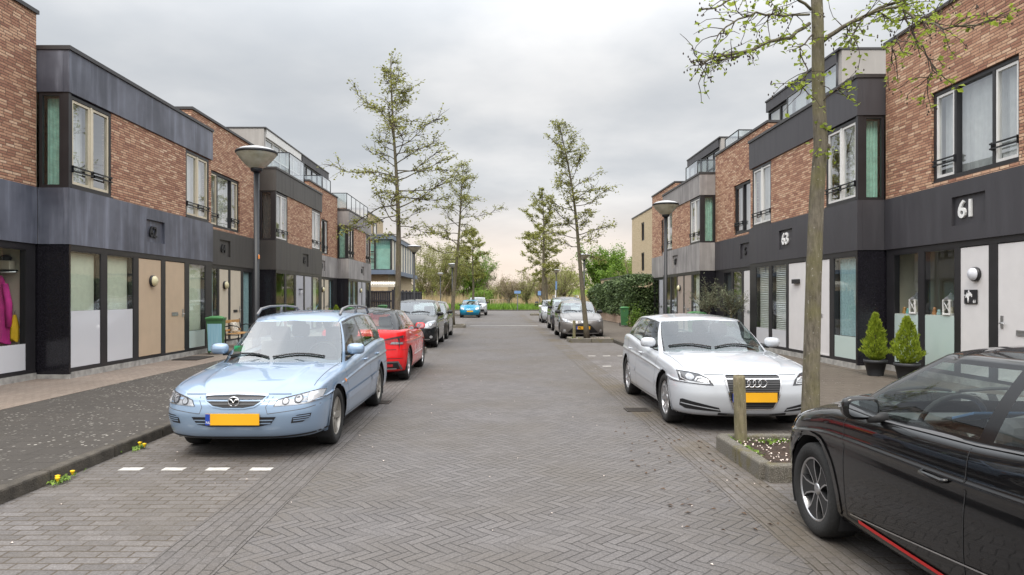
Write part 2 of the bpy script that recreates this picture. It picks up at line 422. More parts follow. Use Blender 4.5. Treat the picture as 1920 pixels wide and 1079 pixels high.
MIRRORG = paint('mirror_glass', (0.75, 0.78, 0.80), 0.03, 1.0, 0.01)
# ---------------------------------------------------------------- mesh helpers
ORIG = {}                                  # origin of every root, in world space
def tag(o, label=None, cat=None, group=None, kind=None):
    if label: o['label'] = label
    if cat: o['category'] = cat
    if group: o['group'] = group
    if kind: o['kind'] = kind
    return o
def thing(name, label, cat, loc=(0, 0, 0), rz=0.0, group=None, local=False):
    o = bpy.data.objects.new(name, None); COL.objects.link(o)
    o.location = loc; o.rotation_euler = (0, 0, rz); o.empty_display_size = 0.2
    ORIG[o.name] = Vector((0, 0, 0)) if local else Vector(loc)
    return tag(o, label, cat, group)
def org(o):
    while o.parent: o = o.parent
    return ORIG.get(o.name, Vector((0, 0, 0)))
def copy_tree(o, parent=None):
    c = o.copy(); COL.objects.link(c); c.parent = parent
    for ch in list(o.children): copy_tree(ch, c)
    return c

class MB:
    def __init__(s): s.v, s.f, s.mi, s.mats, s.sm = [], [], [], [], []
    def idx(s, m):
        if m not in s.mats: s.mats.append(m)
        return s.mats.index(m)
    def add(s, vs, fs, m, smooth=False):
        b = len(s.v); s.v.extend(tuple(float(c) for c in p) for p in vs); k = s.idx(m)
        for f in fs: s.f.append([b + i for i in f]); s.mi.append(k); s.sm.append(smooth)
        return s
    def box(s, x0, x1, y0, y1, z0, z1, m):
        x0, x1 = min(x0, x1), max(x0, x1); y0, y1 = min(y0, y1), max(y0, y1)
        vs = [(x0, y0, z0), (x1, y0, z0), (x1, y1, z0), (x0, y1, z0), (x0, y0, z1), (x1, y0, z1), (x1, y1, z1), (x0, y1, z1)]
        return s.add(vs, [(0, 3, 2, 1), (4, 5, 6, 7), (0, 1, 5, 4), (1, 2, 6, 5), (2, 3, 7, 6), (3, 0, 4, 7)], m)
    def bbox(s, x0, x1, y0, y1, z0, z1, m, b=0.01, rot=None, seg=2):
        """bevelled box, optionally rotated (Matrix) about its centre"""
        bm = bmesh.new(); bmesh.ops.create_cube(bm, size=1.0)
        for v in bm.verts: v.co = Vector((v.co.x * abs(x1 - x0), v.co.y * abs(y1 - y0), v.co.z * abs(z1 - z0)))
        bmesh.ops.bevel(bm, geom=list(bm.edges), offset=b, segments=seg, affect='EDGES', profile=0.5)
        c = Vector(((x0 + x1) / 2, (y0 + y1) / 2, (z0 + z1) / 2))
        bm.verts.index_update()
        vs = [(rot @ v.co if rot else v.co) + c for v in bm.verts]
        s.add(vs, [[v.index for v in f.verts] for f in bm.faces], m, False); bm.free()
        return s
    def poly(s, pts, m): return s.add(pts, [list(range(len(pts)))], m)
    def prism(s, pts, ext, m):
        """polygon pts extruded by the vector ext"""
        e = Vector(ext); n = len(pts); a = [Vector(p) for p in pts]
        return s.add(a + [p + e for p in a], [list(range(n))[::-1], list(range(n, 2 * n))] + [(i, (i + 1) % n, n + (i + 1) % n, n + i) for i in range(n)], m)
    def tube(s, path, rad, n, m, smooth=True, cap=True):
        path = [Vector(p) for p in path]
        if not hasattr(rad, '__len__'): rad = [rad] * len(path)
        vs, fs = [], []
        up = Vector((0.13, 0.29, 0.95))
        for i, p in enumerate(path):
            d = (path[min(i + 1, len(path) - 1)] - path[max(i - 1, 0)])
            if d.length < 1e-9: d = Vector((0, 0, 1))
            d.normalize()
            a = d.cross(up)
            if a.length < 0.05: a = d.cross(Vector((1, 0, 0)))
            a.normalize(); b = d.cross(a)
            for k in range(n):
                t = 2 * math.pi * k / n
                vs.append(p + (a * math.cos(t) + b * math.sin(t)) * rad[i])
        for i in range(len(path) - 1):
            for k in range(n):
                q = (k + 1) % n
                fs.append((i * n + k, (i + 1) * n + k, (i + 1) * n + q, i * n + q))
        if cap:
            fs.append(tuple(range(n))); fs.append(tuple(len(vs) - n + k for k in range(n))[::-1])
        return s.add(vs, fs, m, smooth)
    def lathe(s, prof, c, n, m, axis='Z', smooth=True):
        """prof: list of (radius, height along the axis)"""
        vs, fs = [], []
        for r, h in prof:
            for k in range(n):
                t = 2 * math.pi * k / n
                a, b = r * math.cos(t), r * math.sin(t)
                p = {'Z': (a, b, h), 'Y': (a, h, b), 'X': (h, a, b)}[axis]
                vs.append((c[0] + p[0], c[1] + p[1], c[2] + p[2]))
        flip = axis == 'Y'
        for i in range(len(prof) - 1):
            for k in range(n):
                q = (k + 1) % n
                f = (i * n + k, i * n + q, (i + 1) * n + q, (i + 1) * n + k)
                fs.append(f[::-1] if flip else f)
        return s.add(vs, fs, m, smooth)
    def grid(s, P, m, smooth=True, flip=False):
        r, c = len(P), len(P[0])
        fs = [(i * c + j, i * c + j + 1, (i + 1) * c + j + 1, (i + 1) * c + j) for i in range(r - 1) for j in range(c - 1)]
        if flip: fs = [f[::-1] for f in fs]
        return s.add([p for row in P for p in row], fs, m, smooth)
    def build(s, name, parent=None, auto=False, sub=0, origin=None):
        me = bpy.data.meshes.new(name)
        o = bpy.data.objects.new(name, me); COL.objects.link(o)
        off = Vector((0, 0, 0))
        if parent is not None: o.parent = parent; off = org(parent)
        elif origin is not None: off = Vector(origin); o.location = off; ORIG[o.name] = off
        vs = s.v if off.length == 0 else [(x - off.x, y - off.y, z - off.z) for x, y, z in s.v]
        me.from_pydata(vs, [], s.f)
        for m in s.mats: me.materials.append(m)
        if s.f:
            me.polygons.foreach_set('material_index', s.mi)
            me.polygons.foreach_set('use_smooth', s.sm)
        me.update()
        if sub:
            md = o.modifiers.new('subd', 'SUBSURF'); md.levels = sub; md.render_levels = sub
        return o

def part(name, parent, fn, *a, **k):
    mb = MB(); fn(mb, *a, **k); return mb.build(name, parent)

def text_mesh(mb, s, size, origin, right, up, m, ext=0.02, bold=0.0):
    """flat lettering s with its lower left corner at origin; thickness ext along right x up"""
    cu = bpy.data.curves.new('lettering', 'FONT'); cu.body = s; cu.size = size; cu.extrude = ext / 2; cu.offset = bold
    cu.resolution_u = 3
    ob = bpy.data.objects.new('lettering', cu); COL.objects.link(ob)
    dg = bpy.context.evaluated_depsgraph_get(); dg.update()
    me = bpy.data.meshes.new_from_object(ob.evaluated_get(dg))
    r, u = Vector(right).normalized(), Vector(up).normalized(); n = r.cross(u); o = Vector(origin)
    vs = [o + r * v.co.x + u * v.co.y + n * (v.co.z + ext / 2) for v in me.vertices]
    mb.add(vs, [list(p.vertices) for p in me.polygons], m)
    xs = [v.co.x for v in me.vertices]
    bpy.data.objects.remove(ob); bpy.data.curves.remove(cu); bpy.data.meshes.remove(me)
    return max(xs) if xs else 0

def struct(name, mb): return tag(mb.build(name), kind='structure')

# ---------------------------------------------------------------- ground, road, pavements
def sheet(name, x0, x1, y0, y1, z, m):
    mb = MB(); mb.poly([(x0, y0, z), (x1, y0, z), (x1, y1, z), (x0, y1, z)], m); return struct(name, mb)
KL, KR = -3.87, 4.05          # kerb lines
sheet('ground', -900, 900, -60, 1800, -0.03, GRASSG)
sheet('road', -40, 40, -12, 81.5, 0.0, ROADM)
sheet('road_edge_band', -2.13, -1.66, -10, 64, 0.004, BANDM)
sheet('road_edge_band', 1.86, 2.32, -10, 64, 0.004, BANDR)
sheet('parking_lane', KL, -2.13, -10, 64, 0.0045, PARKM)
sheet('parking_lane', 2.32, KR, -10, 64, 0.0045, PARKM)
mb = MB()
for i in range(80):
    x = -1.6 + i * 0.043
mb.poly([(-1.6, 38.55, 0.006), (2.2, 38.55, 0.006), (2.2, 39.15, 0.006), (-1.6, 39.15, 0.006)], MARKP)
struct('road_cross_band', mb)
def slab(name, x0, x1, y0, y1, z1, m):
    mb = MB(); mb.box(x0, x1, y0, y1, -0.02, z1, m); return struct(name, mb)
slab('pavement', -6.62, KL - 0.12, -10, 64, 0.115, WALKM)
slab('house_front_strip', -8.6, -6.62, -10, 46, 0.119, STRIPM)
slab('verge', -14.6, -6.62, 46.004, 64, 0.112, WALKM)
slab('pavement', KR + 0.12, 7.2, -10, 64, 0.115, WALKR)
slab('house_front_strip', 7.2, 8.2, -10, 36, 0.119, WALKR)
mb = MB()
for y in range(-10, 64):                      # kerb stones of one metre, slightly rounded
    mb.bbox(KL - 0.12, KL, y + 0.004, y + 0.996, -0.05, 0.122, KERBM, 0.02)
struct('kerb', mb)
mb = MB()
for y in range(-10, 64):
    mb.bbox(KR, KR + 0.12, y + 0.004, y + 0.996, -0.05, 0.122, KERBM, 0.02)
struct('kerb', mb)
mb = MB()
for x in range(-30, 30): mb.bbox(x + 0.004, x + 0.996, 81.4, 81.55, -0.05, 0.12, KERBM, 0.02)
struct('kerb', mb)
# painted white bricks between the parking bays
mb = MB()
def dash_row(xs, y):
    for x in xs: mb.box(x, x + 0.2, y, y + 0.1, 0.0, 0.0075, MARK)
dash_row((-3.545, -3.145, -2.735, -2.325), 6.45)
dash_row((2.45, 2.85, 3.25, 3.65), 18.9)
for y in (13.4, 16.1): mb.box(2.42, 2.62, y, y + 0.1, 0.0, 0.0075, MARK)
struct('parking_bay_marking', mb)
# gully grates
def gully(x, y, lab):
    t = thing('drain_grate', lab, 'drain', (x, y, 0.006))
    def rim(m):
        for a, b, c, d in ((-.17, .17, -.15, -.13), (-.17, .17, .13, .15), (-.17, -.15, -.13, .13), (.15, .17, -.13, .13)):
            m.box(x + a, x + b, y + c, y + d, 0.0, 0.014, IRON)
    part('frame', t, rim)
    def bars(m):
        m.box(x - .15, x + .15, y - .13, y + .13, 0.004, 0.0065, PLASTIC)
        for k in range(6): m.box(x - .15, x + .15, y - .125 + k * .044, y - .125 + k * .044 + .026, 0.0068, 0.0125, IRON)
    part('grille', t, bars)
gully(-1.83, 10.6, 'rusty drain grate in the paving beside the rear wheel of the pale blue estate car')
gully(1.98, 9.9, 'dark drain grate in the paving beside the front wheel of the white hatchback')
# fallen petals on the road
def petals(name, n, box, z, seed, size=(0.008, 0.02)):
    rg = np.random.default_rng(seed); mb = MB()
    for _ in range(n):
        x, y = rg.uniform(box[0], box[1]), rg.uniform(box[2], box[3]); r = rg.uniform(*size); a = rg.uniform(0, 6.3)
        c, s_ = math.cos(a) * r, math.sin(a) * r
        mb.poly([(x + c, y + s_, z), (x - s_ * .6, y + c * .6, z + .006), (x - c, y - s_, z + .002), (x + s_ * .6, y - c * .6, z + .007)], PETAL)
    return tag(mb.build(name), kind='stuff')
petals('fallen_petals', 110, (-3.8, 3.4, 3.2, 22), 0.008, 3, (0.006, 0.016))

rg_ = np.random.default_rng(8); mb = MB(); DRYL = paint('dry_leaf', (0.10, 0.06, 0.035), 0.9)
for _ in range(70):
    x, y = rg_.uniform(1.3, 2.28), rg_.uniform(4.5, 9.0); r = rg_.uniform(.012, .035); a = rg_.uniform(0, 6.3)
    c, s_ = math.cos(a) * r, math.sin(a) * r
    mb.poly([(x + c, y + s_, .008), (x - s_ * .4, y + c * .4, .018), (x - c, y - s_, .009), (x + s_ * .4, y - c * .4, .014)], DRYL)
tag(mb.build('leaf_litter'), kind='stuff')
# dandelions at the kerb
def dandelion(x, y, lab, n, seed):
    t = thing('dandelion', lab, 'weed', (x, y, 0.005))
    rg = random.Random(seed)
    lv, fl = MB(), MB()
    YEL = bpy.data.materials.get('dandelion_yellow') or paint('dandelion_yellow', (0.85, 0.55, 0.01), 0.7)
    for _ in range(46):
        px, py = x + rg.gauss(0, .03), y + rg.gauss(0, .09)
        a = rg.uniform(0, 6.3); l = rg.uniform(.03, .075); w = .011
        d = Vector((math.cos(a), math.sin(a), 0)); q = Vector((-d.y, d.x, 0)) * w
        p = Vector((px, py, .006))
        lv.add([p, p + d * l * .5 + q + Vector((0, 0, .035)), p + d * l + Vector((0, 0, .02)), p + d * l * .5 - q + Vector((0, 0, .035))], [(0, 1, 2, 3)], LEAF_GREEN)
    for _ in range(n):
        px, py = x + rg.gauss(0, .03), y + rg.gauss(0, .10); h = rg.uniform(.05, .08); fl = MB()
        fl.lathe([(0.004, h - .03), (0.019, h), (0.022, h + .008), (0.001, h + .014)], (px, py, 0), 9, YEL); fl.build('flower', t)
    tag(lv.build('foliage', t), kind='stuff')
dandelion(KL + .05, 6.05, 'dandelion with two yellow flowers growing at the kerb nearest the camera', 3, 4)
dandelion(KL + .05, 7.35, 'small dandelion clump at the kerb just before the pale blue car', 2, 7)
# ---------------------------------------------------------------- terraced houses
class F:
    """facade frame: a = along the street, d = out of the facade towards the street, z = up"""
    def __init__(s, side, x): s.s, s.x = side, x
    def X(s, d): return s.s * (s.x - d)
    def box(s, mb, a0, a1, d0, d1, z0, z1, m): return mb.box(s.X(d0), s.X(d1), a0, a1, z0, z1, m)
    def P(s, a, d, z): return (s.X(d), a, z)

def wall(mb, fr, a0, a1, z0, z1, d0, d1, holes, m):
    cuts = sorted({a0, a1, *[h[0] for h in holes], *[h[1] for h in holes]})
    for p, q in zip(cuts, cuts[1:]):
        mid = (p + q) / 2
        hs = sorted((h[2], h[3]) for h in holes if h[0] < mid < h[1])
        z = z0
        for lo, hi in hs:
            if lo > z + 1e-5: fr.box(mb, p, q, d0, d1, z, lo, m)
            z = hi
        if z1 > z + 1e-5: fr.box(mb, p, q, d0, d1, z, z1, m)

def drape(mb, fr, a0, a1, z0, z1, d, m, folds=9, amp=0.018):
    n = max(4, int((a1 - a0) / 0.02)); P = []
    for z in (z0, z1):
        P.append([fr.P(a0 + (a1 - a0) * i / n, d + amp * math.sin(i / n * folds * 6.28) + amp * .4 * math.sin(i * 1.7), z) for i in range(n + 1)])
    mb.grid(P, m)
def slats(mb, fr, a0, a1, z0, z1, d, m, pitch=0.05):
    z = z0
    while z < z1:
        p = [fr.P(a0, d + .016, z), fr.P(a1, d + .016, z), fr.P(a1, d - .016, z + .034), fr.P(a0, d - .016, z + .034)]
        mb.poly(p, m); z += pitch
    for a in (a0 + .12, a1 - .12): fr.box(mb, a - .004, a + .004, d + .02, d + .022, z0, z1, m)

def curtain(fr, win, kind, a0, a1, z0, z1, d):
    mb = MB()
    if kind == 'teal': drape(mb, fr, a0, a1, z0, z1, d, CURT_T); mb.build('curtain', win)
    elif kind == 'sheer': drape(mb, fr, a0, a1, z0, z1, d, CURT_W, 7); mb.build('curtain', win)
    elif kind == 'net': drape(mb, fr, a0, a1, z0, z1, d, CURT_B, 6); mb.build('curtain', win)
    elif kind == 'sides':
        w = (a1 - a0) * .16
        drape(mb, fr, a0, a0 + w, z0, z1, d, CURT_W, 4); drape(mb, fr, a1 - w, a1, z0, z1, d, CURT_W, 4); mb.build('curtain', win)
    elif kind == 'half': drape(mb, fr, a0, a0 + (a1 - a0) * .5, z0, z1, d, CURT_W, 5); mb.build('curtain', win)
    elif kind == 'roller': fr.box(mb, a0, a1, d - .004, d, z0 + (z1 - z0) * .0, z1, CURT_S); mb.build('roller_blind', win)
    elif kind == 'dark': fr.box(mb, a0, a1, d - .004, d, z0, z1, CURT_D); mb.build('roller_blind', win)
    elif kind == 'slats': slats(mb, fr, a0, a1, z0, z1, d, CURT_W); mb.build('slatted_blind', win)

def pane(fr, win, a0, a1, z0, z1, d, m, name='pane'):
    mb = MB(); fr.box(mb, a0, a1, d - .006, d, z0, z1, m); 
    return mb.build(name, win)
def glasspane(fr, win, a0, a1, z0, z1, d, m):
    mb = MB(); q = [fr.P(a0, d, z0), fr.P(a1, d, z0), fr.P(a1, d, z1), fr.P(a0, d, z1)]
    mb.poly(q, m); return mb.build('pane', win)
def ring(mb, fr, a0, a1, z0, z1, d0, d1, w, m):
    fr.box(mb, a0, a1, d0, d1, z0, z0 + w, m); fr.box(mb, a0, a1, d0, d1, z1 - w, z1, m)
    fr.box(mb, a0, a0 + w, d0, d1, z0 + w, z1 - w, m); fr.box(mb, a1 - w, a1, d0, d1, z0 + w, z1 - w, m)

def upper_window(fr, root, a0, a1, z0, z1, d, parts, sash, cur, bar=True, shift=0):
    """parts: list of ('c'|'f', share of the width)"""
    mb = MB(); ring(mb, fr, a0, a1, z0, z1, d - .13, d - .02, .06, BLACK)
    tot = sum(p[1] for p in parts); a = a0 + .06; W_ = a1 - a0 - .12
    fr.box(mb, a0 - .02, a1 + .02, d - .03, d + .012, z0 - .035, z0 - .001, BLACK)
    spans = []
    for i, (k, w) in enumerate(parts):
        b = a + W_ * w / tot
        spans.append((k, a, b)); a = b
        if i < len(parts) - 1: fr.box(mb, b - .03, b + .03, d - .128, d - .022, z0 + .06, z1 - .06, BLACK if 'f' in (k, parts[i + 1][0]) else sash)
    win = mb.build('window', root)
    for k, p, q in spans:
        p0 = p + (.03 if p > a0 + .07 else 0.0); q0 = q - (.03 if q < a1 - .07 else 0.0)
        if k == 'c':
            m2 = MB(); ring(m2, fr, p0 + .006, q0 - .006, z0 + .066, z1 - .066, d - .10, d - .035, .046, sash); m2.build('sash', win)
            glasspane(fr, win, p0 + .045, q0 - .045, z0 + .105, z1 - .105, d - .065, GLASS_UP)
        else:
            glasspane(fr, win, p0, q0, z0 + .06, z1 - .06, d - .075, GLASS_UP)
        if bar and k == 'c':
            m3 = MB()
            for zz in (z0 + .28, z0 + .36): fr.box(m3, p - .03, q + .03, d + .014, d + .034, zz, zz + .025, BLACKMET)
            for aa in (p - .02, q): fr.box(m3, aa, aa + .02, d - .02, d + .014, z0 + .27, z0 + .40, BLACKMET)
            m3.build('safety_bar', win)
    if cur: curtain(fr, win, cur, a0 + .07, a1 - .07, z0 + .07, z1 - .07, d - .2)
    return win

def disc_lamp(fr, root, a, z, d, m_glow, r=.13, dark=False):
    mb = MB()
    h = lambda x: fr.s * (fr.x - x)
    s = -fr.s
    mb.lathe([(r * .98, 0.0), (r, .02 * s), (r, .055 * s), (r * .9, .06 * s)], (h(d), a, z), 22, BLACK, 'X')
    o = mb.build('wall_lamp', root)
    m2 = MB(); m2.lathe([(r * .9, .055 * s), (r * .88, .085 * s), (r * .6, .115 * s), (r * .001, .125 * s)], (h(d), a, z), 22, m_glow, 'X'); m2.build('lamp_glass', o)
    return o
OPAL = paint('opal_lamp_glass', (0.72, 0.66, 0.42), 0.3, 0, 0.1)
OPALW = paint('white_lamp_glass', (0.70, 0.71, 0.76), 0.3)
STICKER = paint('dark_plaque', (0.02, 0.02, 0.024), 0.4)

ZB, ZF0, ZF1 = 0.12, 2.585, 3.62          # base, underside and top of the name band

def ground_floor(fr, root, a0, a1, d, bays, frame_m=BLACK):
    """bays: list of dict(a=(a0,a1), k='glass'|'door'|'panel', ...)"""
    mb = MB()
    fr.box(mb, a0, a1, d - .16, d + .012, ZB - .1, ZB + .115, CONC); mb.build('plinth', root)
    fb = MB()
    fr.box(fb, a0, a1, d - .14, d + .0, ZB + .116, ZB + .17, frame_m)
    fr.box(fb, a0, a1, d - .14, d - .004, 2.48, ZF0, frame_m)
    prev = a0
    for b in bays + [None]:
        nx = b['a'][0] if b else a1
        if nx - prev > .004: fr.box(fb, prev, nx, d - .13, d - .006, ZB + .17, 2.48, frame_m)
        prev = b['a'][1] if b else prev
    fb.build('shopfront_frame' if False else 'facade_frame', root)
    for b in bays:
        p, q = b['a']; lo, hi = ZB + .175, 2.475; dd = d - .022
        if b['k'] == 'glass':
            w = MB(); ring(w, fr, p - .009, q + .009, lo - .004, hi + .004, d - .10, d - .010, .020, frame_m)
            win = w.build('window', root)
            fz = b.get('frost', 0)
            fm = b.get('fm', FROST)
            if fz:
                pane(fr, win, p + .010, q - .010, lo + .014, fz, dd + .002, fm, 'frosted_panel')
            glasspane(fr, win, p + .010, q - .010, max(lo + .014, fz), hi - .014, dd, GLASS)
            if b.get('cur'): curtain(fr, win, b['cur'], p + .03, q - .03, max(lo, fz) if b.get('curz') is None else b['curz'], hi - .03, dd - .11)
        else:
            m = b['m']
            w = MB(); fr.box(w, p + .004, q - .004, d - .09, d - .016, lo - .06 if b['k'] == 'door' else lo + .01, hi - .012, m)
            if b['k'] == 'door':
                o = w.build('door', root)
                hs = b.get('hside', 1); ha = (q - .09) if hs > 0 else (p + .09)
                h = MB(); fr.box(h, ha - .03, ha + .03, d - .015, d - .007, 1.12, 1.32, STEEL)
                h.tube([fr.P(ha, d - .012, 1.2), fr.P(ha, d + .03, 1.2), fr.P(ha - hs * .11, d + .035, 1.2)], .012, 8, STEEL)
                h.build('handle', o)
                s_ = MB(); c = (p + q) / 2 - .02
                lz = b.get('slot', 1.10)
                ring(s_, fr, c - .16, c + .16, lz, lz + .085, d - .015, d - .003, .016, b.get('slotm', STEEL))
                fr.box(s_, c - .144, c + .144, d - .015, d - .009, lz + .016, lz + .069, BLACK if b.get('slotm') is BLACK else STEEL)
                s_.build('letter_slot', o)
                mtb = MB(); fr.box(mtb, p + .012, q - .012, d - .015, d - .005, lo - .055, lo + .03, STEEL if b.get('kick') else m); mtb.build('weather_bar', o)
            else:
                o = w.build('side_panel', root)
                if b.get('lamp') == 'disc': disc_lamp(fr, o, (p + q) / 2 + b.get('lo', .08), b.get('lz', 1.98), d - .016, OPAL)
                if b.get('lamp') == 'round': disc_lamp(fr, o, (p + q) / 2 - .05, 2.0, d - .016, OPALW, .12)
                if b.get('lamp') == 'bar':
                    l = MB(); a = (p + q) / 2
                    l.bbox(min(fr.X(d - .015), fr.X(d + .06)), max(fr.X(d - .015), fr.X(d + .06)), a - .17, a + .17, 1.95, 2.06, PLASTIC, .01)
                    l.build('wall_lamp', o)
                if b.get('lamp') == 'lantern':
                    l = MB(); a = (p + q) / 2; l.bbox(min(fr.X(d - .015), fr.X(d + .09)), max(fr.X(d - .015), fr.X(d + .09)), a - .11, a + .11, 1.9, 1.94, PLASTIC, .01)
                    l.lathe([(.05, 1.74), (.075, 1.78), (.075, 1.9)], (fr.X(d + .03), a, 0), 12, OPALW); l.build('wall_lamp', o)

def fascia(fr, root, a0, a1, d, m, num=None, num_a=0.0, num_m=LETTER_K, z0=ZF0, z1=ZF1, size=.34, no_edge=False):
    mb = MB()
    holes = []
    if num:
        w = .42
        holes = [(num_a - w, num_a + w, 2.86, 3.36)]
    wall(mb, fr, a0, a1, z0, z1, d - .10, d, holes, m)
    if num: fr.box(mb, num_a - .43, num_a + .43, d - .125, d - .05, 2.85, 3.37, m)
    o = mb.build('name_band', root)
    if num:
        t = MB()
        rt = (0, -fr.s, 0)                              # reading direction seen from the street
        rt = (0, 1, 0) if fr.s < 0 else (0, -1, 0)
        base = Vector(fr.P(num_a, d - .049, 2.985))
        wd = .29 * len(num) * size / .34 * .66
        text_mesh(t, num, size * 1.0, base - Vector(rt) * (wd * .62), rt, (0, 0, 1), num_m, .035, .006)
        t.build('house_number', o)
    return o

def balustrade(fr, root, a0, a1, d, back, z0, z1, near=True, posts=False):
    mb = MB(); g = MB()
    x0, x1 = fr.X(d), fr.X(d - back)
    mb.tube(([(x1, a0, z1)] if near else []) + [(x0, a0, z1), (x0, a1, z1 - .02)], .022, 6, BLACKMET)
    mb.tube([(x0, a0, z0), (x0, a0, z1)], .022, 6, BLACKMET)
    mb.tube([(x0, a1, z0), (x0, a1, z1 - .02)], .022, 6, BLACKMET)
    if posts:
        n = 5
        for i in range(1, n): mb.tube([(x0, a0 + (a1 - a0) * i / n, z0), (x0, a0 + (a1 - a0) * i / n, z1)], .018, 6, BLACKMET)
    o = mb.build('balustrade', root)
    if near: g.poly([(x1, a0, z0), (x0, a0, z0), (x0, a0, z1), (x1, a0, z1)], GLASS_CLEAR)
    g.poly([(x0, a0, z0), (x0, a1, z0), (x0, a1, z1), (x0, a0, z1)], GLASS_CLEAR)
    g.build('glass_screen', o)

def penthouse(s, root, x, a0, a1, z0, z1, front_m, side_m, white=False):
    fr = F(s, x)
    mb = MB()
    fr.box(mb, a0 + .2, a1, -6, -.125, z0, z1 - .43, ROOMW)
    fr.box(mb, a0 + .002, a0 + .2, -6, .0, z0, z1 - .06, side_m)
    fr.box(mb, a0 + .201, a1, -6, .06, z1 - .42, z1 - .061, front_m)
    fr.box(mb, a0 - .02, a1 + .02, -6.02, .09, z1 - .06, z1, COPING)
    o = mb.build('rooftop_storey', root)
    w = MB()
    fm = WHITE if white else BLACK
    n = 5; W_ = (a1 - a0 - .25)
    ring(w, fr, a0 + .22, a1 - .02, z0 + .02, z1 - .425, -.12, -.02, .07, fm)
    for i in range(1, n): aa = a0 + .22 + W_ * i / n; fr.box(w, aa - .04, aa + .04, -.118, -.022, z0 + .09, z1 - .5, fm)
    fr.box(w, a0 + .3, a1 - .1, -.117, -.023, z1 - 1.2, z1 - 1.14, fm)
    w.build('window', o)
    g = MB(); g.poly([fr.P(a0 + .25, -.06, z0 + .05), fr.P(a1 - .05, -.06, z0 + .05), fr.P(a1 - .05, -.06, z1 - .45), fr.P(a0 + .25, -.06, z1 - .45)], GLASS_UP); g.build('pane', o)

def rooms(fr, root, a0, a1, d, top, near=.13):
    mb = MB()
    fr.box(mb, a0 + .08, a1 - .08, d - 3.4, d - 3.3, .1, top, ROOMW)
    fr.box(mb, a0 + .08, a1 - .08, d - 3.3, d - .17, 0.0, .14, ROOMF)
    fr.box(mb, a0 + .08, a1 - .08, d - 3.3, d - .13, 2.62, 2.9, ROOMW)
    fr.box(mb, a0 + .08, a1 - .08, d - 3.3, d - .13, top - .3, top - .2, ROOMW)
    fr.box(mb, a0 + .07, a0 + .1, d - 3.3, d - near, .14, top - .3, ROOMW)
    fr.box(mb, a1 - .1, a1 - .07, d - 3.3, d - .13, .14, top - .3, ROOMW)
    mb.build('interior_wall', root)

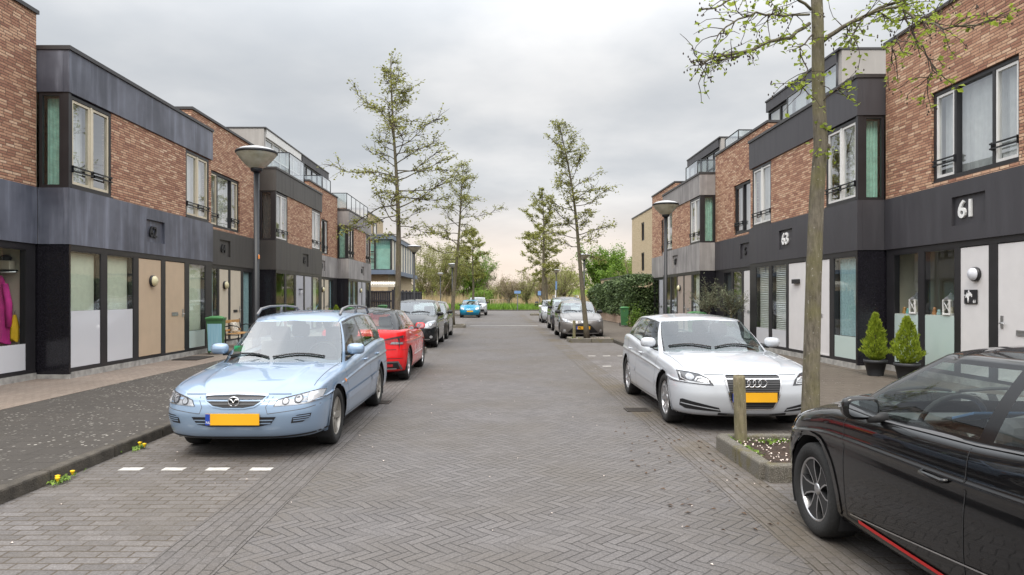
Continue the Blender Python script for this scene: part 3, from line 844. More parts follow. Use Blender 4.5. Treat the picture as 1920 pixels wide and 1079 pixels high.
DEPTH = 10.0
def box_house(s, x, a0, a1, no, num_m, num_a, clad, bays, label, sash, curs, near_first=True, rec=.57, num_size=.34):
    """projecting house: bands of cladding above and below a brick front with corner windows"""
    fr = F(s, x)
    root = thing('terraced_house', label, 'house', (fr.X(0), (a0 + a1) / 2, 0))
    ztop = 6.14
    # party walls and brick shell
    mb = MB()
    w1 = (a0 + .06, a0 + 1.44, ZF1 + .005, 5.365); w2 = (a1 - 1.58, a1 - .18, ZF1 + .005, 5.365)
    wall(mb, fr, a0 + .03, a1 - .03, ZF1, 5.37, -.22, -.035, [(a0 + .03, a0 + 1.44, ZF1, 5.37), w2], BRICK)
    mb.build('brick_wall', root)
    mb = MB()
    fr.box(mb, a0 + .01, a0 + .07, -DEPTH, -rec - .16, 0, ztop - .3, BRICK)
    fr.box(mb, a1 - .07, a1 - .01, -DEPTH, -.23, 0, ztop - .3, BRICK)
    fr.box(mb, a0 + .07, a1 - .07, -DEPTH, -DEPTH + .2, 0, ztop - .3, BRICK)
    mb.build('party_wall', root)
    mb = MB(); fr.box(mb, a0 + .02, a1 - .02, -DEPTH, -.12, ztop - .22, ztop - .08, ROOF); mb.build('roof', root)
    # lower name band and upper band, each returning along the near side
    fascia(fr, root, a0 + .004, a1 - .004, 0, clad, no, num_a, num_m, size=num_size)
    mb = MB(); fr.box(mb, a0 + .001, a0 + .1, -rec, -.101, ZF0 + .002, ZF1 - .002, clad); mb.build('band_return', root)
    mb = MB(); fr.box(mb, a1 - .1, a1 - .001, -rec, -.101, ZF0 + .002, ZF1 - .002, clad); mb.build('band_return', root)
    mb = MB(); fr.box(mb, a0 + .004, a1 - .004, -.10, 0, 5.37, ztop, clad)
    fr.box(mb, a0 + .001, a0 + .1, -rec - .3, -.101, 5.372, ztop - .002, clad); fr.box(mb, a1 - .1, a1 - .001, -rec - .3, -.101, 5.372, ztop - .002, clad)
    fr.box(mb, a0 + .1, a1 - .1, -.22, -.101, 5.372, ztop - .23, clad)
    mb.build('upper_band', root)
    mb = MB(); fr.box(mb, a0 - .02, a1 + .02, -.14, .03, ztop + .002, ztop + .075, COPING)
    fr.box(mb, a0 - .02, a0 + .13, -rec - .3, -.141, ztop + .002, ztop + .075, COPING); fr.box(mb, a1 - .13, a1 + .02, -rec - .3, -.141, ztop + .002, ztop + .075, COPING)
    mb.build('roof_coping', root)
    mb = MB(); fr.box(mb, a0 + .12, a1 - .12, -3.4, -.11, ZF0 + .02, ZF0 + .06, ROOMW); mb.build('soffit', root)
    # corner window: front part and return part
    upper_window(fr, root, a0 + .10, a0 + 1.44, ZF1 + .03, 5.34, -.02, [('c', 1), ('c', 1)], sash, curs[0])
    mb = MB()
    near = F(s, x)
    def nb(d0, d1, y0, y1, z0, z1, m): mb.box(fr.X(d0), fr.X(d1), y0, y1, z0, z1, m)
    nb(-.13, -.02, a0 + .02, a0 + .099, ZF1, 5.37, BLACK)
    nb(-.20, -.13, a0 + .03, a0 + .09, ZF1 + .06, 5.31, BLACK); nb(-rec + .0, -rec + .06, a0 + .03, a0 + .09, ZF1 + .06, 5.31, BLACK)
    nb(-rec, -.13, a0 + .03, a0 + .09, ZF1, ZF1 + .06, BLACK); nb(-rec, -.13, a0 + .03, a0 + .09, 5.31, 5.37, BLACK)
    win = mb.build('corner_window', root)
    mb = MB(); mb.poly([(fr.X(-rec + .06), a0 + .06, ZF1 + .06), (fr.X(-.2), a0 + .06, ZF1 + .06), (fr.X(-.2), a0 + .06, 5.31), (fr.X(-rec + .06), a0 + .06, 5.31)], GLASS); mb.build('pane', win)
    if curs[1]:
        mb = MB(); cm = {'teal': CURT_T, 'dark': CURT_D, 'sheer': CURT_W, 'slats': CURT_T}[curs[1]]
        P = [[(fr.X(-rec + .05 + (rec - .24) * i / 24), a0 + .2 + .02 * math.sin(i * 1.3), z) for i in range(25)] for z in (ZF1 + .05, 5.3)]
        mb.grid(P, cm); mb.build('curtain', win)
    upper_window(fr, root, w2[0] + .01, w2[1] - .01, ZF1 + .03, 5.34, -.02, [('c', 1), ('c', 1)], sash, curs[2])
    # ground floor
    mb = MB(); mb.box(fr.X(-rec - .1), fr.X(-.13), a0 + .02, a0 + .08, ZB + .08, ZF0 + .001, GRANITE); fr.box(mb, a0 + .022, a0 + .07, -.129, -.012, ZB + .08, ZF0 - .001, GRANITE)
    mb.build('stone_pier', root)
    mb = MB(); mb.box(fr.X(-rec - .1), fr.X(0.0), a0 + .0, a0 + .06, ZB - .1, ZB + .079, CONC); mb.build('pier_base', root)
    ground_floor(fr, root, a0 + .07, a1 - .02, -.012, bays)
    rooms(fr, root, a0, a1, 0, 5.9, .66)
    return root, fr

def recess_house(s, x, a0, a1, no, num_m, num_a, clad, bays, label, sash, win, cur, parts, num_size=.34):
    """set back house with a full brick front and a higher parapet"""
    fr = F(s, x)
    root = thing('terraced_house', label, 'house', (fr.X(0), (a0 + a1) / 2, 0))
    ztop = 6.78
    mb = MB()
    wall(mb, fr, a0 + .005, a1 - .005, ZF1, ztop, -.22, -.02, [(win[0], win[1], ZF1 + .08, 5.36)], BRICK)
    mb.build('brick_wall', root)
    mb = MB()
    fr.box(mb, a0 + .006, a0 + .08, -DEPTH, -.221, 0, ztop - .003, BRICK); fr.box(mb, a1 - .08, a1 - .006, -DEPTH, -.221, 0, ztop - .003, BRICK)
    fr.box(mb, a0 + .08, a1 - .08, -DEPTH, -DEPTH + .2, 0, ztop - .003, BRICK)
    mb.build('party_wall', root)
    mb = MB(); fr.box(mb, a0 + .08, a1 - .08, -DEPTH + .2, -.22, ztop - .4, ztop - .3, ROOF); mb.build('roof', root)
    mb = MB(); fr.box(mb, a0 - .025, a1 + .025, -.24, .02, ztop + .001, ztop + .07, COPING)
    fr.box(mb, a0 - .025, a0 + .1, -DEPTH, -.241, ztop + .001, ztop + .07, COPING); fr.box(mb, a1 - .1, a1 + .025, -DEPTH, -.241, ztop + .001, ztop + .07, COPING)
    mb.build('roof_coping', root)
    fascia(fr, root, a0 + .003, a1 - .003, 0, clad, no, num_a, num_m, size=num_size)
    upper_window(fr, root, win[0] + .01, win[1] - .01, ZF1 + .1, 5.35, -.045, parts, sash, cur)
    ground_floor(fr, root, a0 + .005, a1 - .005, -.03, bays)
    rooms(fr, root, a0, a1, 0, 6.3)
    return root, fr

def fwd(a0, specs, mods=((.06, 1.05), (1.27, 2.27), (2.49, 3.5), (3.71, 4.71), (4.96, 5.94))):
    return [dict(a=(a0 + m[0], a0 + m[1]), **sp) for m, sp in zip(mods, specs)]
def rev(a0, specs, w=6.2, mods=((.1, 1.05), (1.25, 2.3), (2.45, 3.45), (3.6, 4.55), (4.75, 5.7))):
    return [dict(a=(a0 + m[0], a0 + m[1]), **sp) for m, sp in zip(mods, specs)]
G = lambda **k: dict(k='glass', **k)
D = lambda m, **k: dict(k='door', m=m, **k)
PN = lambda m, **k: dict(k='panel', m=m, **k)

# ---- left row
XL, XLR = 7.85, 8.42
r60, f60 = recess_house(-1, XLR, 6.9, 12.66, None, LETTER_K, 9, CLAD_SLATE,
    [G(a=(7.6, 9.2)), G(a=(9.4, 11.0), frost=.78), G(a=(11.2, 12.42), frost=.78)],
    'brick house at the left edge whose big ground floor window shows a pink coat', IVORY, (8.0, 10.3), 'sides', [('c', 1), ('f', 2), ('c', 1)])
box_house(-1, XL, 12.67, 19.05, '62', LETTER_K, 15.88, CLAD_SLATE,
    fwd(12.67, [G(frost=1.36, cur='roller'), G(frost=1.36, cur='roller'), PN(BEIGE, lamp='disc'), D(BEIGE, slot=1.16), G(frost=.75, cur='roller', fm=FROST_G)]),
    'brick house with slate blue streaked bands numbered 62 and a beige door', IVORY, ['half', 'teal', 'sheer'])
recess_house(-1, XLR, 19.06, 24.44, '64', LETTER_K, 21.35, CLAD_BROWN,
    [G(a=(19.2, 19.85)), G(a=(20.05, 20.85), cur='net'), PN(CREAM, a=(21.0, 21.7), lamp='disc', lo=.05), D(CREAM, a=(21.87, 22.75), slot=1.12, slotm=BLACK), G(a=(22.97, 23.8), cur='net')],
    'set back brick house numbered 64 with cream door beside the lamp post', IVORY, (20.3, 22.6), 'sheer', [('c', 1), ('f', 2), ('c', 1)])
r66, f66 = box_house(-1, XL, 24.45, 30.85, '66', LETTER_K, 28.2, CLAD_BROWN,
    fwd(24.45, [G(frost=.95, fm=FROST_G), G(frost=.95, fm=FROST_G), PN(GREYD, lamp='lantern'), D(GREYD), G(cur='roller')]),
    'brick house with plain anthracite bands numbered 66 and grey door', WHITE, ['slats', 'dark', 'sheer'])
r68, f68 = recess_house(-1, XLR, 30.86, 36.29, '68', LETTER_K, 33.2, CLAD_CONC,
    [G(a=(31.0, 31.7), cur='roller'), G(a=(31.9, 32.6), cur='net'), PN(CREAM, a=(32.8, 33.5), lamp='disc'), D(CREAM, a=(33.7, 34.5)), G(a=(34.7, 35.5), cur='net')],
    'set back brick house with concrete band numbered 68 and white rooftop storey', WHITE, (32.3, 34.3), 'sheer', [('c', 1), ('f', 2), ('c', 1)])
r70, f70 = box_house(-1, XL, 36.3, 42.7, '70', LETTER_K, 40.0, CLAD_CONC,
    fwd(36.3, [G(cur='net'), G(cur='net'), PN(GREYD, lamp='disc'), D(GREYD), G(cur='dark')]),
    'last brick house on the left with concrete bands and glass railed roof terrace', BLACK, ['dark', 'teal', 'dark'])
balustrade(f66, r66, 26.5, 28.5, -.15, 2.2, 6.1, 7.13)
balustrade(f68, r68, 33.3, 34.9, -.05, 2.0, 6.75, 7.45)
balustrade(f70, r70, 36.5, 42.3, -.15, 2.3, 6.1, 7.08, posts=True)
penthouse(-1, r68, 10.45, 30.87, 36.5, 6.0, 9.19, WHITE, CLAD_PENT, True)
penthouse(-1, r70, 10.45, 36.51, 42.4, 6.0, 9.19, CLAD_BLACK, CLAD_BLACK)

# ---- right row
XR, XRR = 7.4, 7.95
r61, f61 = recess_house(1, XRR, 8.3, 14.28, '61', LETTER_W, 11.75, CLAD_BLACK,
    [D(WHITED, a=(10.02, 11.1), slot=1.02, hside=1), PN(WHITED, a=(11.3, 12.0), lamp='round'), G(a=(12.15, 13.02), frost=1.27, fm=FROST_G), G(a=(13.2, 14.02), frost=1.27, fm=FROST_G)],
    'nearest brick house on the right with white numbered 61 and two conifers in front', WHITE, (10.62, 12.78), 'sheer', [('c', 1), ('f', 1.75), ('c', 1)], num_size=.42)  # sheer curtain run across the whole window, added to stand in for reflected sky
r63, f63 = box_house(1, XR, 14.3, 20.5, '63', LETTER_W, 17.9, CLAD_BLACK,
    rev(14.3, [G(frost=.78, fm=FROST_G, cur='net'), D(WHITED, slot=1.15), PN(WHITED, lamp='bar'), G(cur='slats', frost=.75), G(cur='slats', frost=.75)]),
    'brick house with black bands numbered white 63 behind the near tree trunk', WHITE, ['half', 'teal', 'sheer'], num_size=.42)
r65, f65 = recess_house(1, XRR, 20.51, 25.5, '5', LETTER_K, 22.4, CLAD_BLACK,
    [PN(GREYD, a=(20.7, 21.5)), D(WHITED, a=(21.7, 22.6)), G(a=(22.8, 23.6), cur='dark'), G(a=(23.8, 24.6), cur='dark')],
    'set back brick house with black band numbered 5 behind the potted olive trees', BLACK, (21.0, 23.5), 'sheer', [('c', 1), ('f', 1.4), ('c', 1)])
r67, f67 = box_house(1, XR, 25.51, 31.3, '67', LETTER_K, 29.1, CLAD_CONC,
    rev(25.51, [G(cur='sheer'), D(TAUPE), PN(TAUPE, lamp='disc'), G(cur='half'), G(cur='half')], mods=((.1, 1.0), (1.2, 2.2), (2.35, 3.25), (3.4, 4.3), (4.5, 5.4))),
    'brick house with stained concrete bands numbered 67 behind the right lamp post', WHITE, ['sides', 'teal', 'sheer'])
r69, f69 = recess_house(1, XRR, 31.31, 36.0, '9', LETTER_K, 33.2, CLAD_CONC,
    [G(a=(31.6, 32.4)), PN(GREYD, a=(32.6, 33.4)), D(GREYD, a=(33.6, 34.5)), G(a=(34.7, 35.6))],
    'last brick house on the right with concrete band beside the dark hedge', BLACK, (32.0, 34.0), 'dark', [('c', 1), ('f', 1.4), ('c', 1)])
balustrade(f63, r63, 16.4, 19.2, -.6, 1.6, 6.1, 7.15, near=False)
balustrade(f65, r65, 24.0, 25.4, -.35, 1.6, 6.75, 7.4)
balustrade(f67, r67, 27.9, 29.6, -.6, 2.0, 6.1, 7.13)
penthouse(1, r65, 9.85, 19.9, 25.4, 6.0, 8.78, CLAD_BLACK, CLAD_PENT)
penthouse(1, r69, 9.93, 30.95, 36.3, 6.0, 8.78, CLAD_BLACK, CLAD_PENT)
# ---------------------------------------------------------------- cars
def pchip(xs, ys, xq):
    xs = np.asarray(xs, float); ys = np.asarray(ys, float); xq = np.asarray(xq, float)
    h = np.diff(xs); dl = np.diff(ys) / h; n = len(xs)
    d = np.zeros(n)
    if n == 2: d[:] = dl[0]
    else:
        for k in range(1, n - 1):
            if dl[k - 1] * dl[k] > 0:
                w1 = 2 * h[k] + h[k - 1]; w2 = h[k] + 2 * h[k - 1]
                d[k] = (w1 + w2) / (w1 / dl[k - 1] + w2 / dl[k])
        d[0] = dl[0]; d[-1] = dl[-1]
    i = np.clip(np.searchsorted(xs, xq) - 1, 0, n - 2)
    t = np.clip((xq - xs[i]) / h[i], 0, 1)
    return ((2 * t**3 - 3 * t**2 + 1) * ys[i] + (t**3 - 2 * t**2 + t) * h[i] * d[i] + (-2 * t**3 + 3 * t**2) * ys[i + 1] + (t**3 - t**2) * h[i] * d[i + 1])
def prof(lst):
    a = np.array(lst, float)
    return lambda s: pchip(a[:, 0], a[:, 1], np.clip(s, a[0, 0], a[-1, 0]))

class Car:
    """Local frame: +x forward, origin between the axles; s runs back from the front bumper."""
    def __init__(c, root, paint_m, **k):
        c.root, c.paint = root, paint_m
        d = dict(L=4.0, hw=.85, H=1.45, wb=2.5, fo=.82, r=.30, tw=.205,
                 hoodF=.70, hoodR=.93, beltB=.95, beltR=1.0, wsB=1.0, wsT=1.75, roofR=3.75, rgB=3.92, rgIn=.04,
                 B=2.35, C=3.2, D=3.62, Dq=None, nF=2.5, cF=.62, cR=.5, nR=2.8, topin=.30, drop=.08, crown=.045,
                 hoodcrown=.05, bumpZ=.40, arch=.05, pillar=None, roofm=None, sill=.20, chin=.03, nose=.10, glassR=None,
                 glassS=None, wsG=WSGLASS, bdoor=None, shelf=.02, lowblack=False, bulge=.022, rtopin=None, wsD=.10, ftaper=.02, ridge=.016, wsN=.055)
        d.update(k); c.__dict__.update(d)
        c.x0 = c.wb / 2 + c.fo
        c.build()
    def P(c, s, y, z): return Vector((c.x0 - s, y, z))
    def build(c):
        L, hw = c.L, c.hw
        belt = prof([(0.0, c.hoodF - .02), (c.nose + .06, c.hoodF), (c.nose + .45, c.hoodF + (c.hoodR - c.hoodF) * .42), (c.wsB + .3, c.hoodR), (c.B, c.beltB), (c.D, c.beltR), (L, c.beltR - .01)])
        c.belt = belt
        b0 = c.bumpZ
        zf = lambda f, base: prof([(0, base + (c.hoodF - base) * f), (c.nose + .06, base + (c.hoodF - base) * f), (c.wsB + .3, base + (c.hoodR - base) * f), (c.B, base + (c.beltB - base) * f), (L, base + (c.beltR - base) * f)])
        rows = [  # z(s), half width, front s, rear s, corner length front, n front, corner rear
            (lambda s: 0 * s + c.sill - .015, hw - .12, .20, L - .16),
            (lambda s: 0 * s + c.sill + .02, hw - .035, .06 + c.chin, L - .06),
            (lambda s: 0 * s + b0 - .06, hw - .008, .012 + c.chin * .4, L - .012),
            (lambda s: 0 * s + b0 + .06, hw, 0.0, L),
            (zf(.30, b0 + .06), hw - .003, .008, L - .015),
            (zf(.52, b0 + .06), hw - .014, c.nose * .2, L - .028),
            (zf(.60, b0 + .06), hw - .003, c.nose * .3, L - .036),
            (zf(.66, b0 + .06), hw - .016, c.nose * .36, L - .042),
            (zf(.80, b0 + .06), hw - .022, c.nose * .52, L - .055),
            (lambda s: belt(s) - .028, hw - .038, c.nose * .8, L - .075),
            (belt, hw - .068, c.nose + .04, L - .10)]
        nf_, ns_, nr_ = 26, 96, 22
        G_ = []
        for zr, w, sf, sr in rows:
            ph = np.linspace(0, math.pi / 2, nf_); ps = np.linspace(0, math.pi / 2, nr_)
            cf, cr = c.cF, c.cR
            sF = sf + cf * (1 - np.cos(ph) ** (2 / c.nF)); yF = w * np.sin(ph) ** (2 / c.nF)
            sS = np.linspace(sf + cf, sr - cr, ns_ + 2)[1:-1]; yS = np.full(ns_, w)
            sR = sr - cr + cr * np.sin(ps) ** (2 / c.nR); yR = w * np.cos(ps) ** (2 / c.nR)
            s = np.concatenate([sF, sS, sR]); y = np.concatenate([yF, yS, yR]); y[-1] = 0
            t = (s - L * .5) / (L * .5)
            y = y * (1 - .03 * t ** 2 - .035 * np.clip(t, 0, 1) ** 4 - c.ftaper * np.clip(-t, 0, 1) ** 4)
            G_.append(np.stack([s, y, zr(s)], 1))
        G_ = np.array(G_); J = len(G_); sub = 4
        v = np.linspace(0, J - 1, (J - 1) * sub + 1)
        fine = np.zeros((len(v), G_.shape[1], 3))
        for i in range(G_.shape[1]):
            for k in range(3): fine[:, i, k] = pchip(np.arange(J), G_[:, i, k], v)
        NR, NC = fine.shape[:2]
        # wheel arches
        R_ = c.r + c.arch
        ax = [(c.fo, c.r), (c.fo + c.wb, c.r)]
        inside = np.zeros((NR, NC), bool)
        for sa, za in ax:
            dd = np.hypot(fine[..., 0] - sa, fine[..., 2] - za)
            inside |= (dd < R_) & (fine[..., 1] > hw * .6)
        keep = np.ones((NR - 1, NC - 1), bool)
        snap = np.zeros((NR, NC), bool)
        for r in range(NR - 1):
            for q in range(NC - 1):
                cs = inside[r:r + 2, q:q + 2]
                if cs.all(): keep[r, q] = False
                elif cs.any():
                    for a in (r, r + 1):
                        for b in (q, q + 1):
                            if inside[a, b]: snap[a, b] = True
        for r, q in zip(*np.nonzero(snap)):
            s, y, z = fine[r, q]
            sa, za = min(ax, key=lambda A: abs(A[0] - s))
            d = max(1e-6, math.hypot(s - sa, z - za))
            fine[r, q, 0] = sa + (s - sa) / d * R_; fine[r, q, 2] = za + (z - za) / d * R_
        top = fine[-1]
        # half-mesh collection: tag -> list of quads of (s,y,z)
        quads = []
        bz = c.bumpZ + .19
        for r in range(NR - 1):
            for q in range(NC - 1):
                if not keep[r, q]: continue
                pts = [fine[r, q], fine[r, q + 1], fine[r + 1, q + 1], fine[r + 1, q]]
                m = sum(pts) / 4; s, y, z = m
                if r < sub: t = 'sill'
                elif s < c.fo - R_ * .85 and z < bz + .0: t = 'front_bumper'
                elif s > c.fo + c.wb + R_ * .8 and z < bz + .02: t = 'rear_bumper'
                elif q >= NC - nr_ + 3: t = 'tailgate'
                else:
                    A = c.fo + R_ + .10 - max(0, (z - .45)) * .12
                    t = 'body'
                    if y > hw * .7 and r >= sub + 1:
                        if A < s < c.B: t = 'front_door'
                        elif c.C and c.B <= s < min(c.C + .05, c.fo + c.wb - R_ * .2) and (s < c.fo + c.wb - R_ - .03 or z > .62): t = 'rear_door'
                quads.append((t, pts))
        # bonnet, cowl, shelves and tail cap
        hc = prof([(c.nose + .04, c.hoodF), (c.nose + .3, c.hoodF + (c.hoodR - c.hoodF) * .42 + c.hoodcrown * .55), (c.wsB, c.hoodR + c.hoodcrown * .7), (c.wsB + .7, c.hoodR + c.hoodcrown * .7)])
        cow = c.wsB + .42
        qs = [0, .06, .13, .22, .30, .355, .38, .405, .46, .58, .74, .88, 1.0]
        for q in range(NC - 1):
            a, b = top[q], top[q + 1]; ms = (a[0] + b[0]) / 2
            if ms < cow: lim = qs; cz = hc
            elif ms > c.rgB - .10: lim = qs; cz = lambda s: c.beltR + .01 + 0 * s
            else: lim = [0, .06, .13, .2]; cz = belt
            def row(p):
                o = []
                z1 = float(cz(np.array([p[0]]))[0])
                for u in lim: o.append(np.array([p[0], p[1] * (1 - u), p[2] + (z1 - p[2]) * (1 - (1 - u) ** 2.4) + (.004 * math.sin(min(1, u * 5) * math.pi / 2)) + (c.ridge * min(1, max(0, (p[0] - c.nose - .06) / .3)) * (min(1, max(0, (u - .355) / .05)) - .5 * min(1, max(0, (u - .405) / .5))) if cz is hc else 0)]))
                return o
            ra, rb = row(a), row(b)
            t = 'bonnet' if ms < cow else ('tailgate' if ms > c.rgB - .1 else 'body')
            for i in range(len(lim) - 1):
                tt = t
                if t == 'bonnet' and lim[i] < .06: tt = 'body'
                quads.append((tt, [ra[i], rb[i], rb[i + 1], ra[i + 1]]))
        # greenhouse
        H, ti = c.H, c.topin
        rt = c.rtopin if c.rtopin is not None else ti
        W0 = hw - .095
        Dq = c.Dq
        bl = lambda s: float(belt(np.array([s]))[0]) - .012
        ht = prof([(c.wsT, H - c.wsD), (c.wsT + .3, H - c.wsD * .38), (c.wsT + .75, H - .008), ((c.wsT + c.roofR) / 2, H), (c.roofR - .3, H - .02), (c.roofR, H - c.drop)])
        hz = lambda s: float(ht(np.array([s]))[0])
        def side_top_y(s):
            f = max(0, min(1, (s - c.wsT) / (c.roofR - c.wsT)))
            return hw - (ti + (rt - ti) * f) - .03 * (2 * f - 1) ** 2
        base, topc, nm = [], [], []
        def add(name, bs, by, ts, ty, tz=None, bzv=None):
            base.append((bs, by, bl(bs) if bzv is None else bzv)); topc.append((ts, ty, (hz(ts) - c.crown) if tz is None else tz)); nm.append(name)
        zb = c.hoodR + c.hoodcrown * .4
        add('ws', c.wsB, 0, c.wsT, 0, hz(c.wsT), zb)
        add('ws', c.wsB + .07, W0 * .5, c.wsT + .035, (hw - ti) * .5, hz(c.wsT) - c.crown * .28, zb - .01)
        add('pA', c.wsB + .27, W0 - c.wsN, c.wsT + .13, hw - ti - .03, hz(c.wsT + .1) - c.crown * .85, zb - .03)
        add('w1', c.wsB + .36, W0 - c.wsN * .25, c.wsT + .20, side_top_y(c.wsT + .2) - .008)
        mid = (c.wsB + .36) * .5 + c.B * .5
        add('w1', mid, W0, max(c.wsT + .32, mid * .5 + c.B * .5 - .1), side_top_y(c.B) )
        add('pB', c.B - .05, W0, c.B + .0, side_top_y(c.B))
        if c.C:
            add('w2', c.B + .045, W0, c.B + .085, side_top_y(c.B + .08))
            add('w2', (c.B + c.C) / 2, W0 - .003, (c.B + c.C) / 2, side_top_y((c.B + c.C) / 2))
            add('pC', c.C, W0 - .01, c.C - .10, side_top_y(c.C - .1))
        else:
            add('w2', c.B + .06, W0, c.B + .1, side_top_y(c.B + .1))
        if Dq:
            add('w3', c.C + .05, W0 - .012, c.C - .04, side_top_y(c.C - .04))
            add('pD', Dq, W0 - .05, Dq - .17, side_top_y(Dq - .17))
        else:
            if not c.C: add('pD', c.D, W0 - .04, c.D - .16, side_top_y(c.D - .16))
            else: nm[-1] = 'pD'
        add('pD', c.rgB - .16, W0 - .09, c.roofR - .09, side_top_y(c.roofR - .09) - .012, hz(c.roofR - .1) - c.crown * .9)
        add('rg', c.rgB - .06, W0 - .17, c.roofR - .035, side_top_y(c.roofR) - .07, hz(c.roofR) - c.crown * .7)
        add('rg', c.rgB - .01, W0 * .5, c.roofR - .005, side_top_y(c.roofR) * .5, hz(c.roofR) - c.crown * .25)
        base.append((c.rgB, 0, bl(c.rgB))); topc.append((c.roofR, 0, hz(c.roofR)))
        base, topc = np.array(base), np.array(topc)
        dens = {'ws': 7, 'pA': 4, 'w1': 8, 'pB': 3, 'w2': 7, 'pC': 3, 'w3': 7, 'pD': 5, 'rg': 7}
        tt, cn = [0.0], []
        for i, n in enumerate(nm):
            k = dens[n]
            for j in range(1, k + 1): tt.append(i + j / k); cn.append(n)
        chord = np.concatenate([[0], np.cumsum(np.maximum(.02, np.linalg.norm(np.diff((base + topc) / 2, axis=0), axis=1)))])
        tq = np.interp(tt, np.arange(len(chord)), chord)
        Bf = np.stack([pchip(chord, base[:, k], tq) for k in range(3)], 1); Tf = np.stack([pchip(chord, topc[:, k], tq) for k in range(3)], 1)
        vs = [0, .035, .07, .2, .35, .5, .65, .8, .9, .955, 1.0]
        GH = []
        for v_ in vs:
            p = Bf * (1 - v_) + Tf * v_
            nx = np.gradient(p[:, 0]); ny = np.gradient(p[:, 1]); ln = np.maximum(1e-6, np.hypot(nx, ny))
            bul = c.bulge * math.sin(math.pi * v_)
            p = p.copy(); p[:, 0] += -ny / ln * bul * np.where(np.abs(ny / ln) > .3, 1, .4) ; p[:, 1] += nx / ln * bul
            p[0, 1] = 0; p[-1, 1] = 0
            p[:, 1] = np.maximum(p[:, 1], 0)
            GH.append(p)
        gname = {'ws': 'windscreen', 'w1': 'side_window', 'w2': 'side_window', 'w3': 'quarter_window', 'rg': 'rear_window'}
        for i in range(len(vs) - 1):
            for q, n in enumerate(cn):
                pts = [GH[i][q], GH[i][q + 1], GH[i + 1][q + 1], GH[i + 1][q]]
                rim = .035
                if n in gname and (i >= 2 and i < len(vs) - (3 if n[0] == 'w' else 2) if n != 'ws' else i >= 1 and i < len(vs) - 1):
                    t = gname[n] + {'w1': '1', 'w2': '2', 'w3': '3'}.get(n, '')
                elif n in ('w1', 'w2', 'w3', 'pB', 'pC'):
                    t = 'trim' if (i < 2 or i == len(vs) - 3 or n in ('pB', 'pC')) and i < len(vs) - 2 else 'roof'
                elif n in ('ws', 'rg'): t = 'trim' if i < 2 or n == 'ws' else 'roof'
                elif n == 'pA': t = 'pillarA' if (q > 0 and cn[q - 1] == 'pA') or i > len(vs) - 3 else 'trim'
                else: t = 'pillarD'
                quads.append((t, pts))
        # roof cap
        top = GH[-1]
        for q in range(len(cn)):
            a, b = top[q], top[q + 1]
            def row(p):
                o = []; z1 = hz(p[0])
                for u in qs: o.append(np.array([p[0], p[1] * (1 - u), p[2] + (z1 - p[2]) * (1 - (1 - u) ** 2.3)]))
                return o
            ra, rb = row(a), row(b)
            for i in range(len(qs) - 1): quads.append(('roof', [ra[i], rb[i], rb[i + 1], ra[i + 1]]))
        c.assemble(quads)
        c.inner()
    def assemble(c, quads):
        key, V, Fs, T = {}, [], [], []
        def vid(p, y):
            k = (round(p[0] * 5000), round(y * 5000), round(p[2] * 5000))
            if k not in key: key[k] = len(V); V.append((c.x0 - p[0], y, p[2]))
            return key[k]
        for sg in (1, -1):
            for t, pts in quads:
                ids = [vid(p, sg * p[1] if abs(p[1]) > 1e-4 else 0.0) for p in pts]
                u = []
                for i in ids:
                    if i not in u: u.append(i)
                if len(u) < 3: continue
                if sg < 0: u = u[::-1]
                Fs.append(u); T.append((t, sg))
        Va = np.array(V); N = np.zeros_like(Va)
        for f in Fs:
            p = Va[f]; n = np.cross(p[1] - p[0], p[2] - p[0])
            if len(f) == 4: n = np.cross(p[2] - p[0], p[3] - p[1])
            N[f] += n
        # make sure the surface faces outwards
        ce = Va.mean(0)
        if (N * (Va - ce)).sum() < 0:
            N = -N; Fs = [f[::-1] for f in Fs]
        N /= np.maximum(1e-9, np.linalg.norm(N, axis=1))[:, None]
        c.bvh = BVHTree.FromPolygons([Vector(p) for p in V], Fs)
        groups = {}
        for f, (t, sg) in zip(Fs, T):
            k = (t, sg) if t in ('front_door', 'rear_door', 'side_window1', 'side_window2', 'quarter_window3', 'pillarA', 'pillarD') else (t, 0)
            groups.setdefault(k, []).append(f)
        P_ = c.paint; pil = c.pillar or P_
        ms = {'windscreen': c.wsG, 'side_window1': c.glassS or CARGLASS, 'side_window2': c.glassS or CARGLASS, 'quarter_window3': c.glassS or CARGLASS, 'rear_window': c.glassR or CARGLASS,
              'trim': TRIMG, 'roof': c.roofm or P_, 'pillarA': pil, 'pillarD': pil, 'sill': PLASTIC if c.lowblack else P_}
        names = {'side_window1': 'side_window', 'side_window2': 'side_window', 'quarter_window3': 'quarter_window', 'front_door': 'door', 'rear_door': 'door', 'trim': 'window_trim', 'pillarA': 'pillar', 'pillarD': 'pillar'}
        c.parts = {}
        doors = {}
        order = sorted(groups, key=lambda k: 0 if 'door' in k[0] else 1)
        for k in order:
            fs = groups[k]; used = sorted({i for f in fs for i in f}); mp = {i: j for j, i in enumerate(used)}
            nme = names.get(k[0], k[0])
            me = bpy.data.meshes.new(nme); o = bpy.data.objects.new(nme, me); COL.objects.link(o)
            par = c.root
            if k[0] == 'side_window1' and ('front_door', k[1]) in doors: par = doors[('front_door', k[1])]
            if k[0] == 'side_window2' and ('rear_door', k[1]) in doors: par = doors[('rear_door', k[1])]
            o.parent = par
            if 'door' in k[0]: doors[k] = o
            me.from_pydata([V[i] for i in used], [], [[mp[i] for i in f] for f in fs])
            me.materials.append(ms.get(k[0], P_))
            me.polygons.foreach_set('use_smooth', [True] * len(me.polygons)); me.update()
            me.normals_split_custom_set_from_vertices([tuple(N[i]) for i in used])
            c.parts[k] = o
        c.doors = doors
